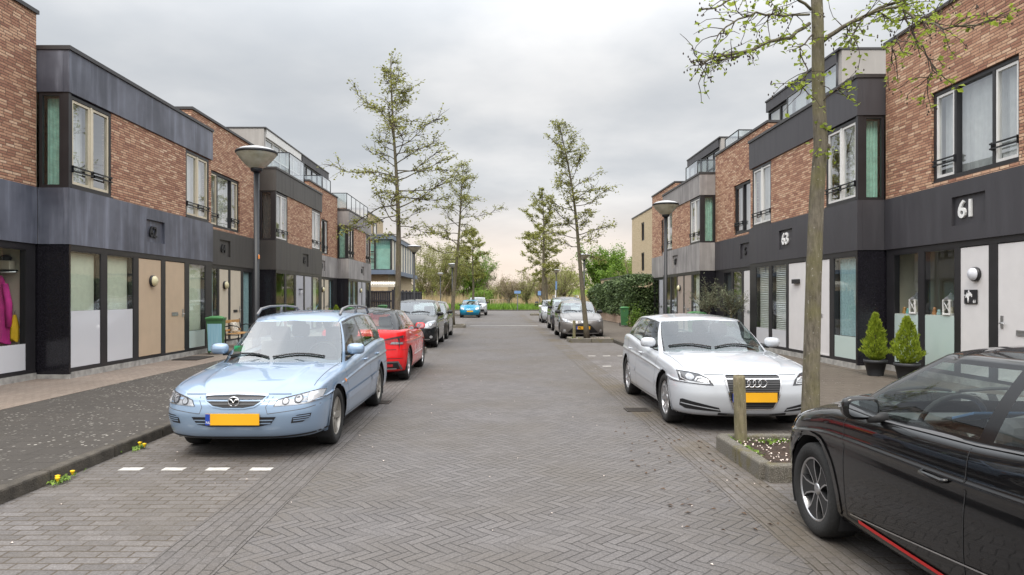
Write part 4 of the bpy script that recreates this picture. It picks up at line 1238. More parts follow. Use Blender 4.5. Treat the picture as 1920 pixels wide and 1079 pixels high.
    # ---- projection of details on the body
    def hit(c, d, a, b, side=1):
        if d == 'F': o, v = Vector((5, a, b)), Vector((-1, 0, 0))
        elif d == 'R': o, v = Vector((-5, a, b)), Vector((1, 0, 0))
        elif d == 'S': o, v = Vector((c.x0 - a, 3 * side, b)), Vector((0, -side, 0))
        elif d == 'T': o, v = Vector((c.x0 - a, b, 4)), Vector((0, 0, -1))
        h = c.bvh.ray_cast(o, v)
        if h[0] is None: return None, None
        n = h[1]
        if n.dot(v) > 0: n = -n
        return h[0], n
    def decal(c, name, d, poly, m, off=.004, side=1, step=.035, parent=None, mb=None, mirror=False):
        """closed 2D outline laid on the body"""
        own = mb is None
        if own: mb = MB()
        for sg in ((1, -1) if mirror else (1,)):
            pl = [(a * sg, b) if d in 'FR' else ((a, b * sg) if d == 'T' else (a, b)) for a, b in poly]
            sd = side * sg
            pts = []
            for (a, b), (e, f) in zip(pl, pl[1:] + pl[:1]):
                n = max(1, int(math.hypot(e - a, f - b) / step))
                for i in range(n): pts.append((a + (e - a) * i / n, b + (f - b) * i / n))
            nb = len(pts)
            xs = [p[0] for p in pts]; ys = [p[1] for p in pts]
            def inp(x, y):
                r = False
                for i in range(nb):
                    x1, y1 = pts[i]; x2, y2 = pts[i - 1]
                    if (y1 > y) != (y2 > y) and x < (x2 - x1) * (y - y1) / (y2 - y1) + x1: r = not r
                return r
            x = min(xs) + step * .5
            ins = []
            while x < max(xs):
                y = min(ys) + step * .5
                while y < max(ys):
                    if inp(x, y) and min(math.hypot(x - p[0], y - p[1]) for p in pts) > step * .4: ins.append((x, y))
                    y += step
                x += step
            vv, ee, ff = delaunay_2d_cdt([Vector(p) for p in pts + ins], [], [list(range(nb))], 1, 1e-5)[:3]
            V3, ok = [], []
            for p in vv:
                h, n = c.hit(d, p.x, p.y, sd)
                if h is None: V3.append(Vector((0, 0, 0))); ok.append(False)
                else: V3.append(h + n * off); ok.append(True)
            fs = []
            for f in ff:
                if all(ok[i] for i in f): fs.append(f)
            if fs:
                # orient outwards
                f0 = fs[0]; a, b, e = (V3[i] for i in f0)
                dirv = {'F': Vector((1, 0, 0)), 'R': Vector((-1, 0, 0)), 'S': Vector((0, sd, 0)), 'T': Vector((0, 0, 1))}[d]
                if (b - a).cross(e - a).dot(dirv) < 0: fs = [f[::-1] for f in fs]
                us = sorted({i for f in fs for i in f}); mp = {i: j for j, i in enumerate(us)}
                mb.add([V3[i] for i in us], [[mp[i] for i in f] for f in fs], m, True)
        return mb.build(name, parent or c.root) if own else mb
    def line(c, name, d, pts, w, m, off=.003, side=1, parent=None, mb=None, mirror=False, closed=False):
        own = mb is None
        if own: mb = MB()
        for sg in ((1, -1) if mirror else (1,)):
            pl = [(a * sg, b) if d in 'FR' else ((a, b * sg) if d == 'T' else (a, b)) for a, b in pts]
            sd = side * sg
            if closed: pl = pl + [pl[0]]
            q = []
            for (a, b), (e, f) in zip(pl, pl[1:]):
                n = max(1, int(math.hypot(e - a, f - b) / .03))
                for i in range(n): q.append((a + (e - a) * i / n, b + (f - b) * i / n))
            q.append(pl[-1])
            L_, R2 = [], []
            good = []
            for i in range(len(q)):
                a, b = q[max(0, i - 1)], q[min(len(q) - 1, i + 1)]
                dx, dy = b[0] - a[0], b[1] - a[1]; l = math.hypot(dx, dy) or 1
                nx, ny = -dy / l * w / 2, dx / l * w / 2
                h1, n1 = c.hit(d, q[i][0] + nx, q[i][1] + ny, sd); h2, n2 = c.hit(d, q[i][0] - nx, q[i][1] - ny, sd)
                if h1 is None or h2 is None: continue
                L_.append(h1 + n1 * off); R2.append(h2 + n2 * off)
            if len(L_) > 1: mb.grid([L_, R2], m, True)
        return mb.build(name, parent or c.root) if own else mb
    # ---- inside, underside, wheels
    def inner(c):
        mb = MB(); hw = c.hw
        mb.box(c.x0 - c.L + .25, c.x0 - .3, -hw + .28, hw - .28, c.sill - .01, c.sill + .12, DARKIN)
        mb.box(c.x0 - c.fo - c.wb + c.r + .1, c.x0 - c.fo - c.r - .1, -hw + .06, hw - .06, c.sill, c.sill + .10, DARKIN)
        for sa in (c.fo, c.fo + c.wb):
            x = c.x0 - sa; R_ = c.r + c.arch + .006
            for sg in (1, -1):
                P = []
                for yy in (hw - .035, hw - .30):
                    P.append([(x + R_ * math.cos(t), sg * yy, c.r + R_ * math.sin(t)) for t in np.linspace(-.5, math.pi + .5, 22)])
                mb.grid(P, DARKIN)
                t_ = np.linspace(-.5, math.pi + .5, 22)
                mb.poly([(x + R_ * math.cos(t), sg * (hw - .30), c.r + R_ * math.sin(t)) for t in t_], DARKIN)
        mb.build('underbody', c.root)
        # cabin
        t = MB(); bl = c.beltB
        t.bbox(c.x0 - c.wsB - .72, c.x0 - c.wsB - .36, -hw + .19, hw - .19, bl - .32, min(bl - .02, c.hoodR + .0), c.dash if hasattr(c, 'dash') else DARKIN, .05)
        t.build('dashboard', c.root)
        f = MB(); f.box(c.x0 - c.rgB + .05, c.x0 - c.wsB - .2, -hw + .12, hw - .12, .30, .36, DARKIN)
        for sg in (1, -1): f.box(c.x0 - c.rgB + .1, c.x0 - c.wsB - .5, sg * (hw - .10), sg * (hw - .15), .36, bl - .05, DARKIN)
        f.box(c.x0 - c.rgB + .02, c.x0 - c.rgB + .06, -hw + .15, hw - .15, .36, bl - .1, DARKIN)
        f.build('cabin_lining', c.root)
        sm = c.seatm if hasattr(c, 'seatm') else GREYIN
        for sx, ys in ((c.B - .30, (.37, -.37)), (c.B + .62, (.36, -.36))):
            for y in ys:
                s = MB(); x = c.x0 - sx
                s.bbox(x - .1, x + .42, y - .24, y + .24, .38, .52, sm, .04)
                s.bbox(x - .2, x - .06, y - .24, y + .24, .50, bl + .10, sm, .05, Matrix.Rotation(R(-14), 3, 'Y'))
                s.bbox(x - .27, x - .17, y - .13, y + .13, bl + .10, bl + .29, sm, .04)
                s.build('seat', c.root)
        w = MB(); x = c.x0 - c.wsB - .72; cy = .36
        rot = Matrix.Rotation(R(-25), 3, 'Y')
        ringp = [Vector((x, cy, bl - .06)) + rot @ Vector((0, .185 * math.cos(a), .185 * math.sin(a))) for a in np.linspace(0, 2 * math.pi, 25)]
        w.tube(ringp, .016, 6, PLASTIC, cap=False)
        for a in (0, math.pi, -math.pi / 2): w.tube([Vector((x, cy, bl - .06)), Vector((x, cy, bl - .06)) + rot @ Vector((0, .18 * math.cos(a), .18 * math.sin(a)))], .018, 5, PLASTIC)
        w.tube([Vector((x, cy, bl - .06)), Vector((x + .25, cy, bl - .16))], .04, 8, PLASTIC)
        w.build('steering_wheel', c.root)
        m = MB(); m.bbox(c.x0 - c.wsT - .12, c.x0 - c.wsT - .09, -.12, .12, c.H - .17, c.H - .10, PLASTIC, .012); m.build('rear_view_mirror', c.root)
    def wheels(c, spokes=5, rim_m=ALLOY, split=False, style='spoke', inset=.03, back=DARKIN):
        r, w = c.r, c.tw; rr = r * (.68 if style != 'steel' else .64)
        ty = MB()
        ty.lathe([(rr, -w * .45), (r * .9, -w * .5), (r * .985, -w * .40), (r, -w * .2), (r, w * .2), (r * .985, w * .40), (r * .9, w * .5), (rr * 1.02, w * .45), (rr, w * .38)], (0, 0, 0), 40, RUBBER, 'Y')
        rim = MB()
        rim.lathe([(rr * 1.015, w * .40), (rr * .96, w * .43), (rr * .93, w * .38), (rr * .92, w * .05)], (0, 0, 0), 40, rim_m, 'Y')
        rim.lathe([(rr * .95, w * .02), (.001, w * .02)], (0, 0, 0), 28, back, 'Y')
        rim.lathe([(rr * .60, w * .025), (rr * .60, w * .06), (.001, w * .06)], (0, 0, 0), 24, GREYIN, 'Y')
        hub = w * .30
        n = spokes
        def sp(a0, a1, w0, w1, z0=None):
            ca, sa = math.cos(a0), math.sin(a0); cb, sb = math.cos(a1), math.sin(a1)
            p0 = Vector((ca, 0, sa)) * rr * .16; p1 = Vector((cb, 0, sb)) * rr * .95
            t = (p1 - p0).normalized(); q = Vector((-t.z, 0, t.x))
            y0, y1 = hub, w * .39
            A = [p0 + q * w0, p1 + q * w1, p1 - q * w1, p0 - q * w0]
            hi = [A[0] + Vector((0, y0, 0)), A[1] + Vector((0, y1, 0)), A[2] + Vector((0, y1, 0)), A[3] + Vector((0, y0, 0))]
            lo = [p + q * sgn * .006 - Vector((0, .035, 0)) for p, sgn in zip(hi, (1, 1, -1, -1))]
            rim.add(hi + lo, [(0, 1, 2, 3), (0, 4, 5, 1), (3, 2, 6, 7)], rim_m)
        for k in range(n):
            a = 2 * math.pi * k / n + .3
            if style == 'diamond':
                ca, sa = math.cos(a), math.sin(a); e = Vector((ca, 0, sa)); q = Vector((-sa, 0, ca))
                prof_ = [(.14, .030), (.40, .036), (.66, .050), (.95, .088)]
                A = [e * rr * t + q * w_ + Vector((0, hub + (w * .39 - hub) * t, 0)) for t, w_ in prof_]; B_ = [e * rr * t - q * w_ + Vector((0, hub + (w * .39 - hub) * t, 0)) for t, w_ in prof_]
                rim.grid([A, B_], PLASTIC, False)
                for ed, s2 in ((A, 1), (B_, -1)):
                    rim.grid([[p_ + Vector((0, .002, 0)) for p_ in ed], [p_ - q * s2 * .011 + Vector((0, .002, 0)) for p_ in ed]], rim_m, False)
                    rim.grid([ed, [p_ - Vector((0, .03, 0)) for p_ in ed]], PLASTIC, False)
            elif style == 'split':
                d = math.pi / n * .42
                sp(a - d * .3, a - d, .014, .016); sp(a + d * .3, a + d, .014, .016)
            else: sp(a, a, .035 if n <= 5 else .024, .030 if n <= 5 else .020)
        rim.lathe([(rr * .20, hub - .03), (rr * .20, hub + .004), (rr * .12, hub + .012), (.001, hub + .013)], (0, 0, 0), 18, rim_m, 'Y')
        y = c.hw - w / 2 - inset
        first = None
        for sa in (c.fo, c.fo + c.wb):
            for sg in (1, -1):
                if first is None:
                    o = ty.build('wheel', c.root); k = rim.build('rim', o); first = o
                else:
                    o = copy_tree(first, c.root)
                o.location = (c.x0 - sa, sg * y, c.r); o.rotation_euler = (0, random.Random(sa + sg).uniform(0, 1) if sg > 0 else random.Random(sa).uniform(0, 1), 0 if sg > 0 else math.pi)
    def mirrors(c, m=None, x=None, z=None, cap=None, back=True):
        m = m or c.paint
        s = c.wsB + .52 if x is None else x; z = c.beltB + .055 if z is None else z
        for sg in (1, -1):
            mb = MB()
            P = []
            for i in range(9):
                th = -math.pi / 2 + math.pi * i / 8
                row_ = []
                for k in range(17):
                    ph = 2 * math.pi * k / 16
                    e = lambda v, n: math.copysign(abs(v) ** n, v)
                    dx = .075 * e(math.cos(th), .7) * e(math.cos(ph), .7); dz = .068 * e(math.cos(th), .7) * e(math.sin(ph), .7); dy = .105 * e(math.sin(th), .6)
                    if dx < 0: dx *= .35
                    row_.append(c.P(s, sg * (c.hw - .005), z) + Vector((dx, dy * sg, dz)))
                P.append(row_)
            mb.grid(P, m, True)
            o = mb.build('door_mirror', c.doors.get(('front_door', sg), c.root))
            b = MB()
            b.tube([c.P(s + .02, sg * (c.hw - .14), z - .05), c.P(s, sg * (c.hw - .04), z - .055)], .03, 8, PLASTIC)
            if back:
                pts = [c.P(s + .030, sg * (c.hw - .002 + .082 * math.copysign(abs(math.cos(t)) ** .6, math.cos(t))), z + .048 * math.copysign(abs(math.sin(t)) ** .6, math.sin(t))) for t in np.linspace(0, 2 * math.pi, 17)[:-1]]
                b.poly(pts, MIRRORG)
            b.build('mirror_glass', o) if False else b.build('mirror_mount', c.root)
    def plate(c, d, y, z, w=.52, h=.11, text=None, tilt=0):
        p, n = c.hit(d, y, z)
        s = 1 if d == 'F' else -1
        x = p.x + s * .022
        mb = MB(); mb.box(x - .012, x, y - w / 2, y + w / 2, z - h / 2, z + h / 2, PLATEY)
        yb = (y - w / 2) if s < 0 else (y + w / 2)
        o = None
        # blue band sits on the reader's left
        left = 1 if s < 0 else -1       # y direction of reader's left: front view reader faces -x
        left = -1 if s > 0 else 1
        yl = y + (w / 2) * left
        mb2 = MB(); mb2.box(x - .011, x + s * .0015, yl, yl - left * .045, z - h / 2 + .001, z + h / 2 - .001, PLATEB)
        o = mb.build('number_plate', c.root); mb2.build('plate_band', o)
        t = MB()
        right = (0, -left, 0)
        text_mesh(t, 'NL', .034, (x + s * .002, yl - left * .006, z - .04), right, (0, 0, 1), LETTER_W, .002)
        if text: text_mesh(t, text, .085, (x + s * .0005, yl - left * .075, z - .03), right, (0, 0, 1), LETTER_K, .002, .004)
        t.build('plate_lettering', o)
    def handles(c, ss, z, m=None, w=.17):
        for s in ss:
            for sg in (1, -1):
                mb = MB(); h, n = c.hit('S', s, z, sg)
                if h is None: continue
                a = h + n * .025
                mb.tube([h + Vector((w / 2, 0, 0)), a + Vector((w / 2 - .02, 0, 0)), a - Vector((w / 2 - .02, 0, 0)), h - Vector((w / 2, 0, 0))], .012, 6, m or c.paint)
                k = ('front_door', sg) if s < c.B else ('rear_door', sg)
                mb.build('door_handle', c.doors.get(k, c.root))
    def seams(c, bumper=True, rear=True):
        mb = MB(); R_ = c.r + c.arch
        A = c.fo + R_ + .10
        lw = .006
        zt = c.beltB - .01
        for sd in (1, -1):
            mb = MB()
            c.line('', 'S', [(A + .0, c.sill + .05), (A, .45), (A - .05, zt - .10), (A - .02, zt - .03)], lw, PLASTIC, .002, sd, mb=mb)
            c.line('', 'S', [(c.B, c.sill + .05), (c.B - .01, zt - .01)], lw, PLASTIC, .002, sd, mb=mb)
            if c.C:
                ra = c.fo + c.wb
                c.line('', 'S', [(min(c.C, ra - R_ - .04), c.sill + .06), (ra - R_ - .03, .42), (ra - R_ * .62, .42 + R_ * .78), (c.C + .04, c.beltR - .03)], lw, PLASTIC, .002, sd, mb=mb)
            c.line('', 'S', [(A, c.sill + .055), (c.B + .6, c.sill + .055)], lw, PLASTIC, .002, sd, mb=mb)
            c.line('', 'S', [(c.fo - R_ * .8, c.bumpZ + .19), (.30, c.bumpZ + .19)], lw, PLASTIC, .002, sd, mb=mb)
            c.line('', 'S', [(c.fo + c.wb + R_ * .8, c.bumpZ + .21), (c.L - .2, c.bumpZ + .21)], lw, PLASTIC, .002, sd, mb=mb)
            z_ = c.hoodF - .004
            c.line('', 'F', [(0, z_ + .002), (sd * c.hw * .35, z_ + .001), (sd * c.hw * .62, z_ - .004)], lw, PLASTIC, .002, mb=mb)
            for sa in (c.fo, c.fo + c.wb):
                RR = R_ + .014
                c.line('arch_lip', 'S', [(sa - RR * math.cos(t), c.r + RR * math.sin(t)) for t in np.linspace(-.25, math.pi + .25, 26)], .028, c.paint, .010, sd)
            # bonnet shut line
            pts = []
            for s in np.linspace(c.nose + .30, c.wsB + .28, 14):
                pts.append((s, sd * (c.hw - .14 - .02 * math.sin((s - c.nose) * 2))))
            c.line('', 'T', pts, lw, PLASTIC, .002, mb=mb)
            mb.build('panel_gap', c.root)
    def wipers(c):
        for y0, y1 in ((.52, -.05), (-.10, -.62)):
            mb = MB()
            pts = []
            for t in np.linspace(0, 1, 8):
                y = y0 + (y1 - y0) * t
                h, n = c.hit('F', y, c.hoodR + .075 + .035 * math.sin(t * 3.1))
                if h is not None: pts.append(h + n * .015)
            if len(pts) > 2: mb.tube(pts, .011, 5, PLASTIC)
            mb.build('wiper', c.root)
def circ(x, y, r, n=20, ry=None, a0=0, a1=2 * math.pi):
    ry = r if ry is None else ry
    full = abs(a1 - a0 - 2 * math.pi) < 1e-6
    k = n if full else n + 1
    return [(x + r * math.cos(a0 + (a1 - a0) * i / n), y + ry * math.sin(a0 + (a1 - a0) * i / n)) for i in range(k)]
def place_car(root, X, Yfront_axle, toward, wb, yaw=0.0):
    """toward=True: the car faces the camera"""
    root.rotation_euler = (0, 0, R(-90 if toward else 90) + yaw)
    root.location = (X, Yfront_axle + (wb / 2 if toward else -wb / 2), 0.006)
def ring_mesh(mb, c, r, t, m, n=24, axis='X', ry=None):
    ry = ry or r
    pts = []
    for i in range(n + 1):
        a = 2 * math.pi * i / n
        pts.append(Vector(c) + Vector((0, r * math.cos(a), ry * math.sin(a))))
    mb.tube(pts, t, 6, m, cap=False)

RAILM = paint('grey_roof_rail', (.20, .20, .21), .45, .3)
# ---- pale blue estate car
ct = thing('parked_car', 'pale blue estate car with roof rails parked at the left kerb facing the camera', 'car', local=True)
c = Car(ct, P_BLUE, L=4.66, hw=.838, H=1.43, wb=2.67, fo=.93, r=.305, tw=.20, hoodF=.655, hoodR=.825, beltB=.925, beltR=.97,
        wsB=1.25, wsT=2.02, roofR=4.26, rgB=4.52, B=2.74, C=3.58, Dq=4.34, cF=.56, nF=3.5, ftaper=.085, topin=.268, wsN=.04, hoodcrown=.035, crown=.05, nose=.09, wsD=.115, sill=.21, cR=.42, arch=.045)
c.seatm = LIGHTIN; c.dash = LIGHTIN
c.wheels(5, ALLOYD, style='spoke'); c.mirrors(); c.seams(); c.wipers(); c.handles((2.42, 3.34), .80)
def head(sg):
    o = c.decal('headlight', 'F', [(.385 * sg, .545), (.42 * sg, .605), (.62 * sg, .645), (.745 * sg, .668), (.775 * sg, .655), (.772 * sg, .59), (.69 * sg, .555)], LAMPG, .005)
    m = MB()
    for y, r in ((.49, .034), (.60, .038)): c.decal('', 'F', circ(y * sg, .588 + (y - .49) * .13, r), LAMPD, .009, mb=m, step=.02); c.decal('', 'F', circ(y * sg, .588 + (y - .49) * .13, r * .72), LAMPG, .011, mb=m, step=.02)
    m.build('reflector', o)
    m = MB(); c.decal('', 'F', [(.67 * sg, .562), (.675 * sg, .652), (.74 * sg, .663), (.77 * sg, .652), (.768 * sg, .594)], LAMPW, .008, mb=m); m.build('indicator', o)
    c.line('lamp_edge', 'F', [(.385 * sg, .545), (.42 * sg, .605), (.62 * sg, .645), (.745 * sg, .668)], .006, PLASTIC, .007, parent=o)
head(1); head(-1)
g = c.decal('grille', 'F', [(-.30, .632), (-.27, .59), (-.20, .552), (-.10, .535), (.10, .535), (.20, .552), (.27, .59), (.30, .632), (0, .645)], LETTER_K, .004)
m = MB()
c.line('', 'F', [(-.305, .640), (-.15, .650), (0, .653), (.15, .650), (.305, .640)], .016, CHROME, .010, mb=m)
c.line('', 'F', [(-.305, .637), (-.27, .587), (-.20, .545), (-.10, .527), (.10, .527), (.20, .545), (.27, .587), (.305, .637)], .012, P_BLUE, .008, mb=m)
for z, w in ((.615, .275), (.590, .25), (.565, .21)): c.line('', 'F', [(-w, z), (w, z)], .007, GREYIN, .010, mb=m)
m.build('grille_bar', g)
m = MB(); p, n = c.hit('F', 0, .592)
ring_mesh(m, p + Vector((.016, 0, 0)), .052, .008, CHROME, ry=.044)
m.tube([p + Vector((.018, -.045, .018)), p + Vector((.022, -.018, .020)), p + Vector((.022, 0, -.012)), p + Vector((.022, .018, .020)), p + Vector((.018, .045, .018))], .0075, 6, CHROME)
m.lathe([(.05, .010), (.001, .011)], p, 20, PLASTIC, 'X')
m.build('badge', g)
lo = c.decal('lower_intake', 'F', [(-.41, .445), (-.36, .375), (-.24, .35), (.24, .35), (.36, .375), (.41, .445)], LETTER_K, .004)
m = MB()
for z, w in ((.415, .38), (.385, .36)): c.line('', 'F', [(-w, z), (w, z)], .012, P_BLUE, .010, mb=m)
m.build('intake_bar', lo)
for sg in (1, -1):
    f = c.decal('fog_vent', 'F', [(.54 * sg, .375), (.555 * sg, .43), (.60 * sg, .455), (.71 * sg, .46), (.70 * sg, .42), (.64 * sg, .38)], PLASTIC, .003)
    m = MB()
    for z in (.40, .42, .44): c.line('', 'F', [(.56 * sg, z), (.695 * sg, z + .005)], .010, P_BLUE, .008, mb=m)
    m.build('vent_bar', f)
for sd in (1, -1):
    c.line('rubbing_strip', 'S', [(1.28, .47), (2.70, .50)], .075, P_BLUE, .014, sd)
    c.line('rubbing_strip', 'S', [(2.77, .50), (3.34, .515)], .075, P_BLUE, .014, sd)
m = MB()
for sg in (1, -1): c.line('', 'F', [(.33 * sg, .475), (.42 * sg, .485), (.66 * sg, .51), (.80 * sg, .54)], .006, GREYIN, .002, mb=m); c.line('', 'F', [(.33 * sg, .475), (.31 * sg, .54), (.36 * sg, .63)], .005, GREYIN, .002, mb=m)
c.line('', 'F', [(-.78, .255), (-.4, .235), (.4, .235), (.78, .255)], .018, PLASTIC, .003, mb=m)
m.build('bumper_groove', c.parts[('front_bumper', 0)])
for sd in (1, -1):
    c.decal('side_indicator', 'S', circ(1.22, .66, .030, 14, .022), AMBER, .010, sd)
c.plate('F', 0, .425)
for sg in (1, -1):
    m = MB(); ys = sg * (c.hw - .305)
    pts = [Vector((c.x0 - 2.22, ys, 1.385)), Vector((c.x0 - 2.36, ys, 1.455)), Vector((c.x0 - 2.7, ys, 1.485)), Vector((c.x0 - 3.4, ys, 1.485)), Vector((c.x0 - 3.95, ys, 1.455)), Vector((c.x0 - 4.12, ys, 1.38))]
    m.tube(pts, [.020, .018, .015, .015, .018, .020], 8, RAILM)
    m.tube([Vector((c.x0 - 3.2, ys, 1.36)), Vector((c.x0 - 3.2, ys, 1.485))], .018, 6, RAILM); m.build('roof_rail', ct)
m = MB(); GREENST = paint('green_permit', (.02, .30, .12), .5)
h, n = c.hit('F', -.56, .985)
if h is not None: m.bbox(h.x - .05, h.x - .045, -.63, -.50, .95, 1.02, GREENST, .002)
m.build('parking_permit', ct)
place_car(ct, -2.58, 7.66, True, c.wb)

# ---- white hatchback
ct = thing('parked_car', 'white hatchback with ringed grille badge parked on the right behind the wooden post', 'car', local=True)
c = Car(ct, P_WHITE, L=4.29, hw=.88, H=1.35, wb=2.578, fo=.88, r=.315, tw=.215, hoodF=.70, hoodR=.845, beltB=.92, beltR=.985,
        wsB=1.20, wsT=2.02, roofR=3.86, rgB=4.16, B=2.58, C=3.34, Dq=3.86, wsG=glass_mat('greenish_windscreen_glass', (.50, .60, .57), .09, wavy=0.0), cF=.60, nF=3.4, wsN=.10, topin=.268, crown=.05, nose=.09, sill=.20, arch=.045, hoodcrown=.04, wsD=.07)
c.glassS = CARGLASS_D
c.wheels(9, ALLOY, style='spoke'); c.mirrors(); c.seams(); c.wipers(); c.handles((2.25, 3.12), .79)
def head(sg):
    o = c.decal('headlight', 'F', [(.465 * sg, .572), (.51 * sg, .642), (.60 * sg, .69), (.70 * sg, .708), (.805 * sg, .716), (.80 * sg, .60), (.68 * sg, .583), (.55 * sg, .575)], LAMPD, .005)
    m = MB()
    c.line('', 'F', [(.785 * sg, .70), (.78 * sg, .64), (.72 * sg, .605), (.60 * sg, .594), (.51 * sg, .592), (.53 * sg, .635), (.59 * sg, .66), (.63 * sg, .655), (.655 * sg, .62)], .013, LAMPW, .010, mb=m)
    c.decal('', 'F', circ(.70 * sg, .66, .040, ry=.034), LAMPG, .009, mb=m, step=.02); c.decal('', 'F', [(.53 * sg, .605), (.54 * sg, .63), (.585 * sg, .648), (.62 * sg, .642), (.635 * sg, .612)], LAMPG, .008, mb=m, step=.02)
    m.build('reflector', o)
    c.line('lamp_edge', 'F', [(.465 * sg, .572), (.51 * sg, .642), (.60 * sg, .69), (.70 * sg, .708), (.805 * sg, .716)], .008, PLASTIC, .006, parent=o)
head(1); head(-1)
gp = [(-.325, .675), (-.30, .693), (.30, .693), (.325, .675), (.315, .58), (.285, .44), (.235, .315), (.20, .30), (-.20, .30), (-.235, .315), (-.285, .44), (-.315, .58)]
g = c.decal('grille', 'F', gp, LETTER_K, .004)
m = MB()
for i in range(14):
    z = .325 + i * .026
    if .40 < z < .50: continue
    w = np.interp(z, [.30, .44, .58, .68], [.225, .28, .31, .32]); c.line('', 'F', [(-w, z), (w, z)], .007, GREYIN, .010, mb=m)
m.build('grille_bar', g)
c.line('grille_surround', 'F', gp, .016, CHROME, .012, parent=g, closed=True)
m = MB(); p, n = c.hit('F', 0, .60)
for i in range(4): ring_mesh(m, Vector((p.x + .02 + .001 * i, -.097 + i * .0647, .605)), .047, .0075, CHROME)
m.build('badge', g)
for sg in (1, -1):
    f = c.decal('air_intake', 'F', [(.37 * sg, .262), (.40 * sg, .312), (.78 * sg, .40), (.80 * sg, .39), (.80 * sg, .315), (.75 * sg, .285)], LETTER_K, .004)
    c.line('intake_bar', 'F', [(.39 * sg, .288), (.79 * sg, .350)], .010, P_WHITE, .010, parent=f)
m = MB()
c.line('', 'F', [(-.40, .235), (-.2, .222), (.2, .222), (.40, .235)], .030, PLASTIC, .004, mb=m); m.build('lower_lip', ct)
for sd in (1, -1): c.line('rubbing_strip', 'S', [(1.30, .46), (2.55, .50)], .05, P_WHITE, .010, sd); c.line('rubbing_strip', 'S', [(2.62, .50), (3.20, .52)], .05, P_WHITE, .010, sd)
c.plate('F', 0, .44)
place_car(ct, 2.985, 8.97, True, c.wb)

# ---- glossy black hatchback in the foreground
ct = thing('parked_car', 'glossy black hatchback with red sill stripe cut off at the right foreground', 'car', local=True)
c = Car(ct, P_BLACK, L=4.06, hw=.868, H=1.385, wb=2.589, fo=.845, r=.312, tw=.215, hoodF=.73, hoodR=.895, beltB=.945, beltR=1.05,
        wsB=.82, wsT=1.66, roofR=3.45, rgB=3.93, B=2.40, C=3.22, Dq=None, cF=.70, nF=2.8, topin=.30, crown=.06, nose=.12, sill=.22, arch=.05,
        hoodcrown=.085, wsD=.045, lowblack=True, glassS=CARGLASS, pillar=P_BLACK, bumpZ=.42, dash=GREYIN)
c.wheels(5, ALLOY, style='diamond', back=PLASTIC, inset=.012); c.hw += .06; c.mirrors(P_BLACK, x=1.62, z=.985); c.hw -= .06; c.seams(); c.wipers(); c.handles((2.19,), .75, P_BLACK, .2)
for sd in (1, -1):
    c.line('sill_stripe', 'S', [(1.46, .292), (1.9, .286), (2.6, .28), (3.0, .29)], .020, REDTRIM, .008, sd)
    c.line('sill_trim', 'S', [(1.36, .305), (1.8, .342), (2.26, .385), (2.9, .445)], .007, CHROME, .006, sd)
    RR = c.r + c.arch + .022
    c.line('wheel_arch_trim', 'S', [(c.fo - RR * math.cos(t), c.r + RR * math.sin(t)) for t in np.linspace(.0, math.pi - .1, 26)], .045, PLASTIC, .010, sd)
    c.line('waist_trim', 'S', [(1.40, c.belt(np.array([1.4]))[0] - .004), (1.8, c.belt(np.array([1.8]))[0] - .004), (2.4, .940), (3.2, 1.0)], .007, GREYIN, .006, sd)
for sg in (1, -1):
    o = c.decal('headlight', 'F', [(.42 * sg, .62), (.48 * sg, .70), (.70 * sg, .755), (.80 * sg, .76), (.80 * sg, .67), (.62 * sg, .62)], LAMPG, .005)
    c.decal('tail_light', 'R', [(.45 * sg, .80), (.80 * sg, .86), (.80 * sg, .72), (.50 * sg, .70)], TAILR, .005)
c.decal('grille', 'F', [(-.45, .56), (-.42, .61), (.42, .61), (.45, .56)], LETTER_K, .004)
c.plate('F', 0, .45); c.plate('R', 0, .62)
m = MB(); BLUEFOLD = paint('blue_folder', (.16, .30, .55), .4); m.bbox(c.x0 - 1.72, c.x0 - 1.5, .05, .35, .93, .945, BLUEFOLD, .003, Matrix.Rotation(R(18), 3, 'Y')); m.build('dashboard_papers', ct)
place_car(ct, 2.975, 4.70, False, c.wb)

# ---- red hatchback seen from behind
ct = thing('parked_car', 'bright red hatchback with black roof seen from behind at the left kerb', 'car', local=True)
c = Car(ct, P_RED, L=3.95, hw=.87, H=1.40, wb=2.469, fo=.80, r=.318, tw=.225, hoodF=.70, hoodR=.92, beltB=.93, beltR=.985,
        wsB=1.10, wsT=1.82, roofR=3.38, rgB=3.80, B=2.38, C=None, D=3.25, cF=.62, cR=.46, topin=.30, crown=.05, nose=.10, roofm=P_DARK, pillar=P_DARK, arch=.04)
c.wheels(5, ALLOY, style='split'); c.mirrors(P_RED); c.seams(); c.handles((2.2,), .80)
for sg in (1, -1):
    o = c.decal('tail_light', 'R', [(.40 * sg, .81), (.60 * sg, .855), (.775 * sg, .885), (.80 * sg, .86), (.79 * sg, .70), (.58 * sg, .71), (.44 * sg, .75)], TAILR, .006)
    m = MB(); c.line('', 'R', [(.44 * sg, .80), (.62 * sg, .835), (.77 * sg, .86)], .025, PLASTIC, .010, mb=m); c.decal('', 'R', [(.55 * sg, .725), (.76 * sg, .715), (.77 * sg, .755), (.58 * sg, .765)], LAMPG, .010, mb=m, step=.03); m.build('reversing_lamp', o)
    c.decal('headlight', 'F', [(.42 * sg, .60), (.48 * sg, .67), (.74 * sg, .73), (.78 * sg, .66), (.6 * sg, .60)], LAMPG, .005)
df = c.decal('diffuser', 'R', [(-.72, .25), (-.68, .385), (.68, .385), (.72, .25)], LETTER_K, .004)
c.line('diffuser_surround', 'R', [(-.75, .245), (-.69, .39), (.69, .39), (.75, .245)], .030, GREYIN, .010, parent=df)
c.line('diffuser_strip', 'R', [(-.66, .262), (.66, .262)], .02, ALLOY, .010, parent=df)
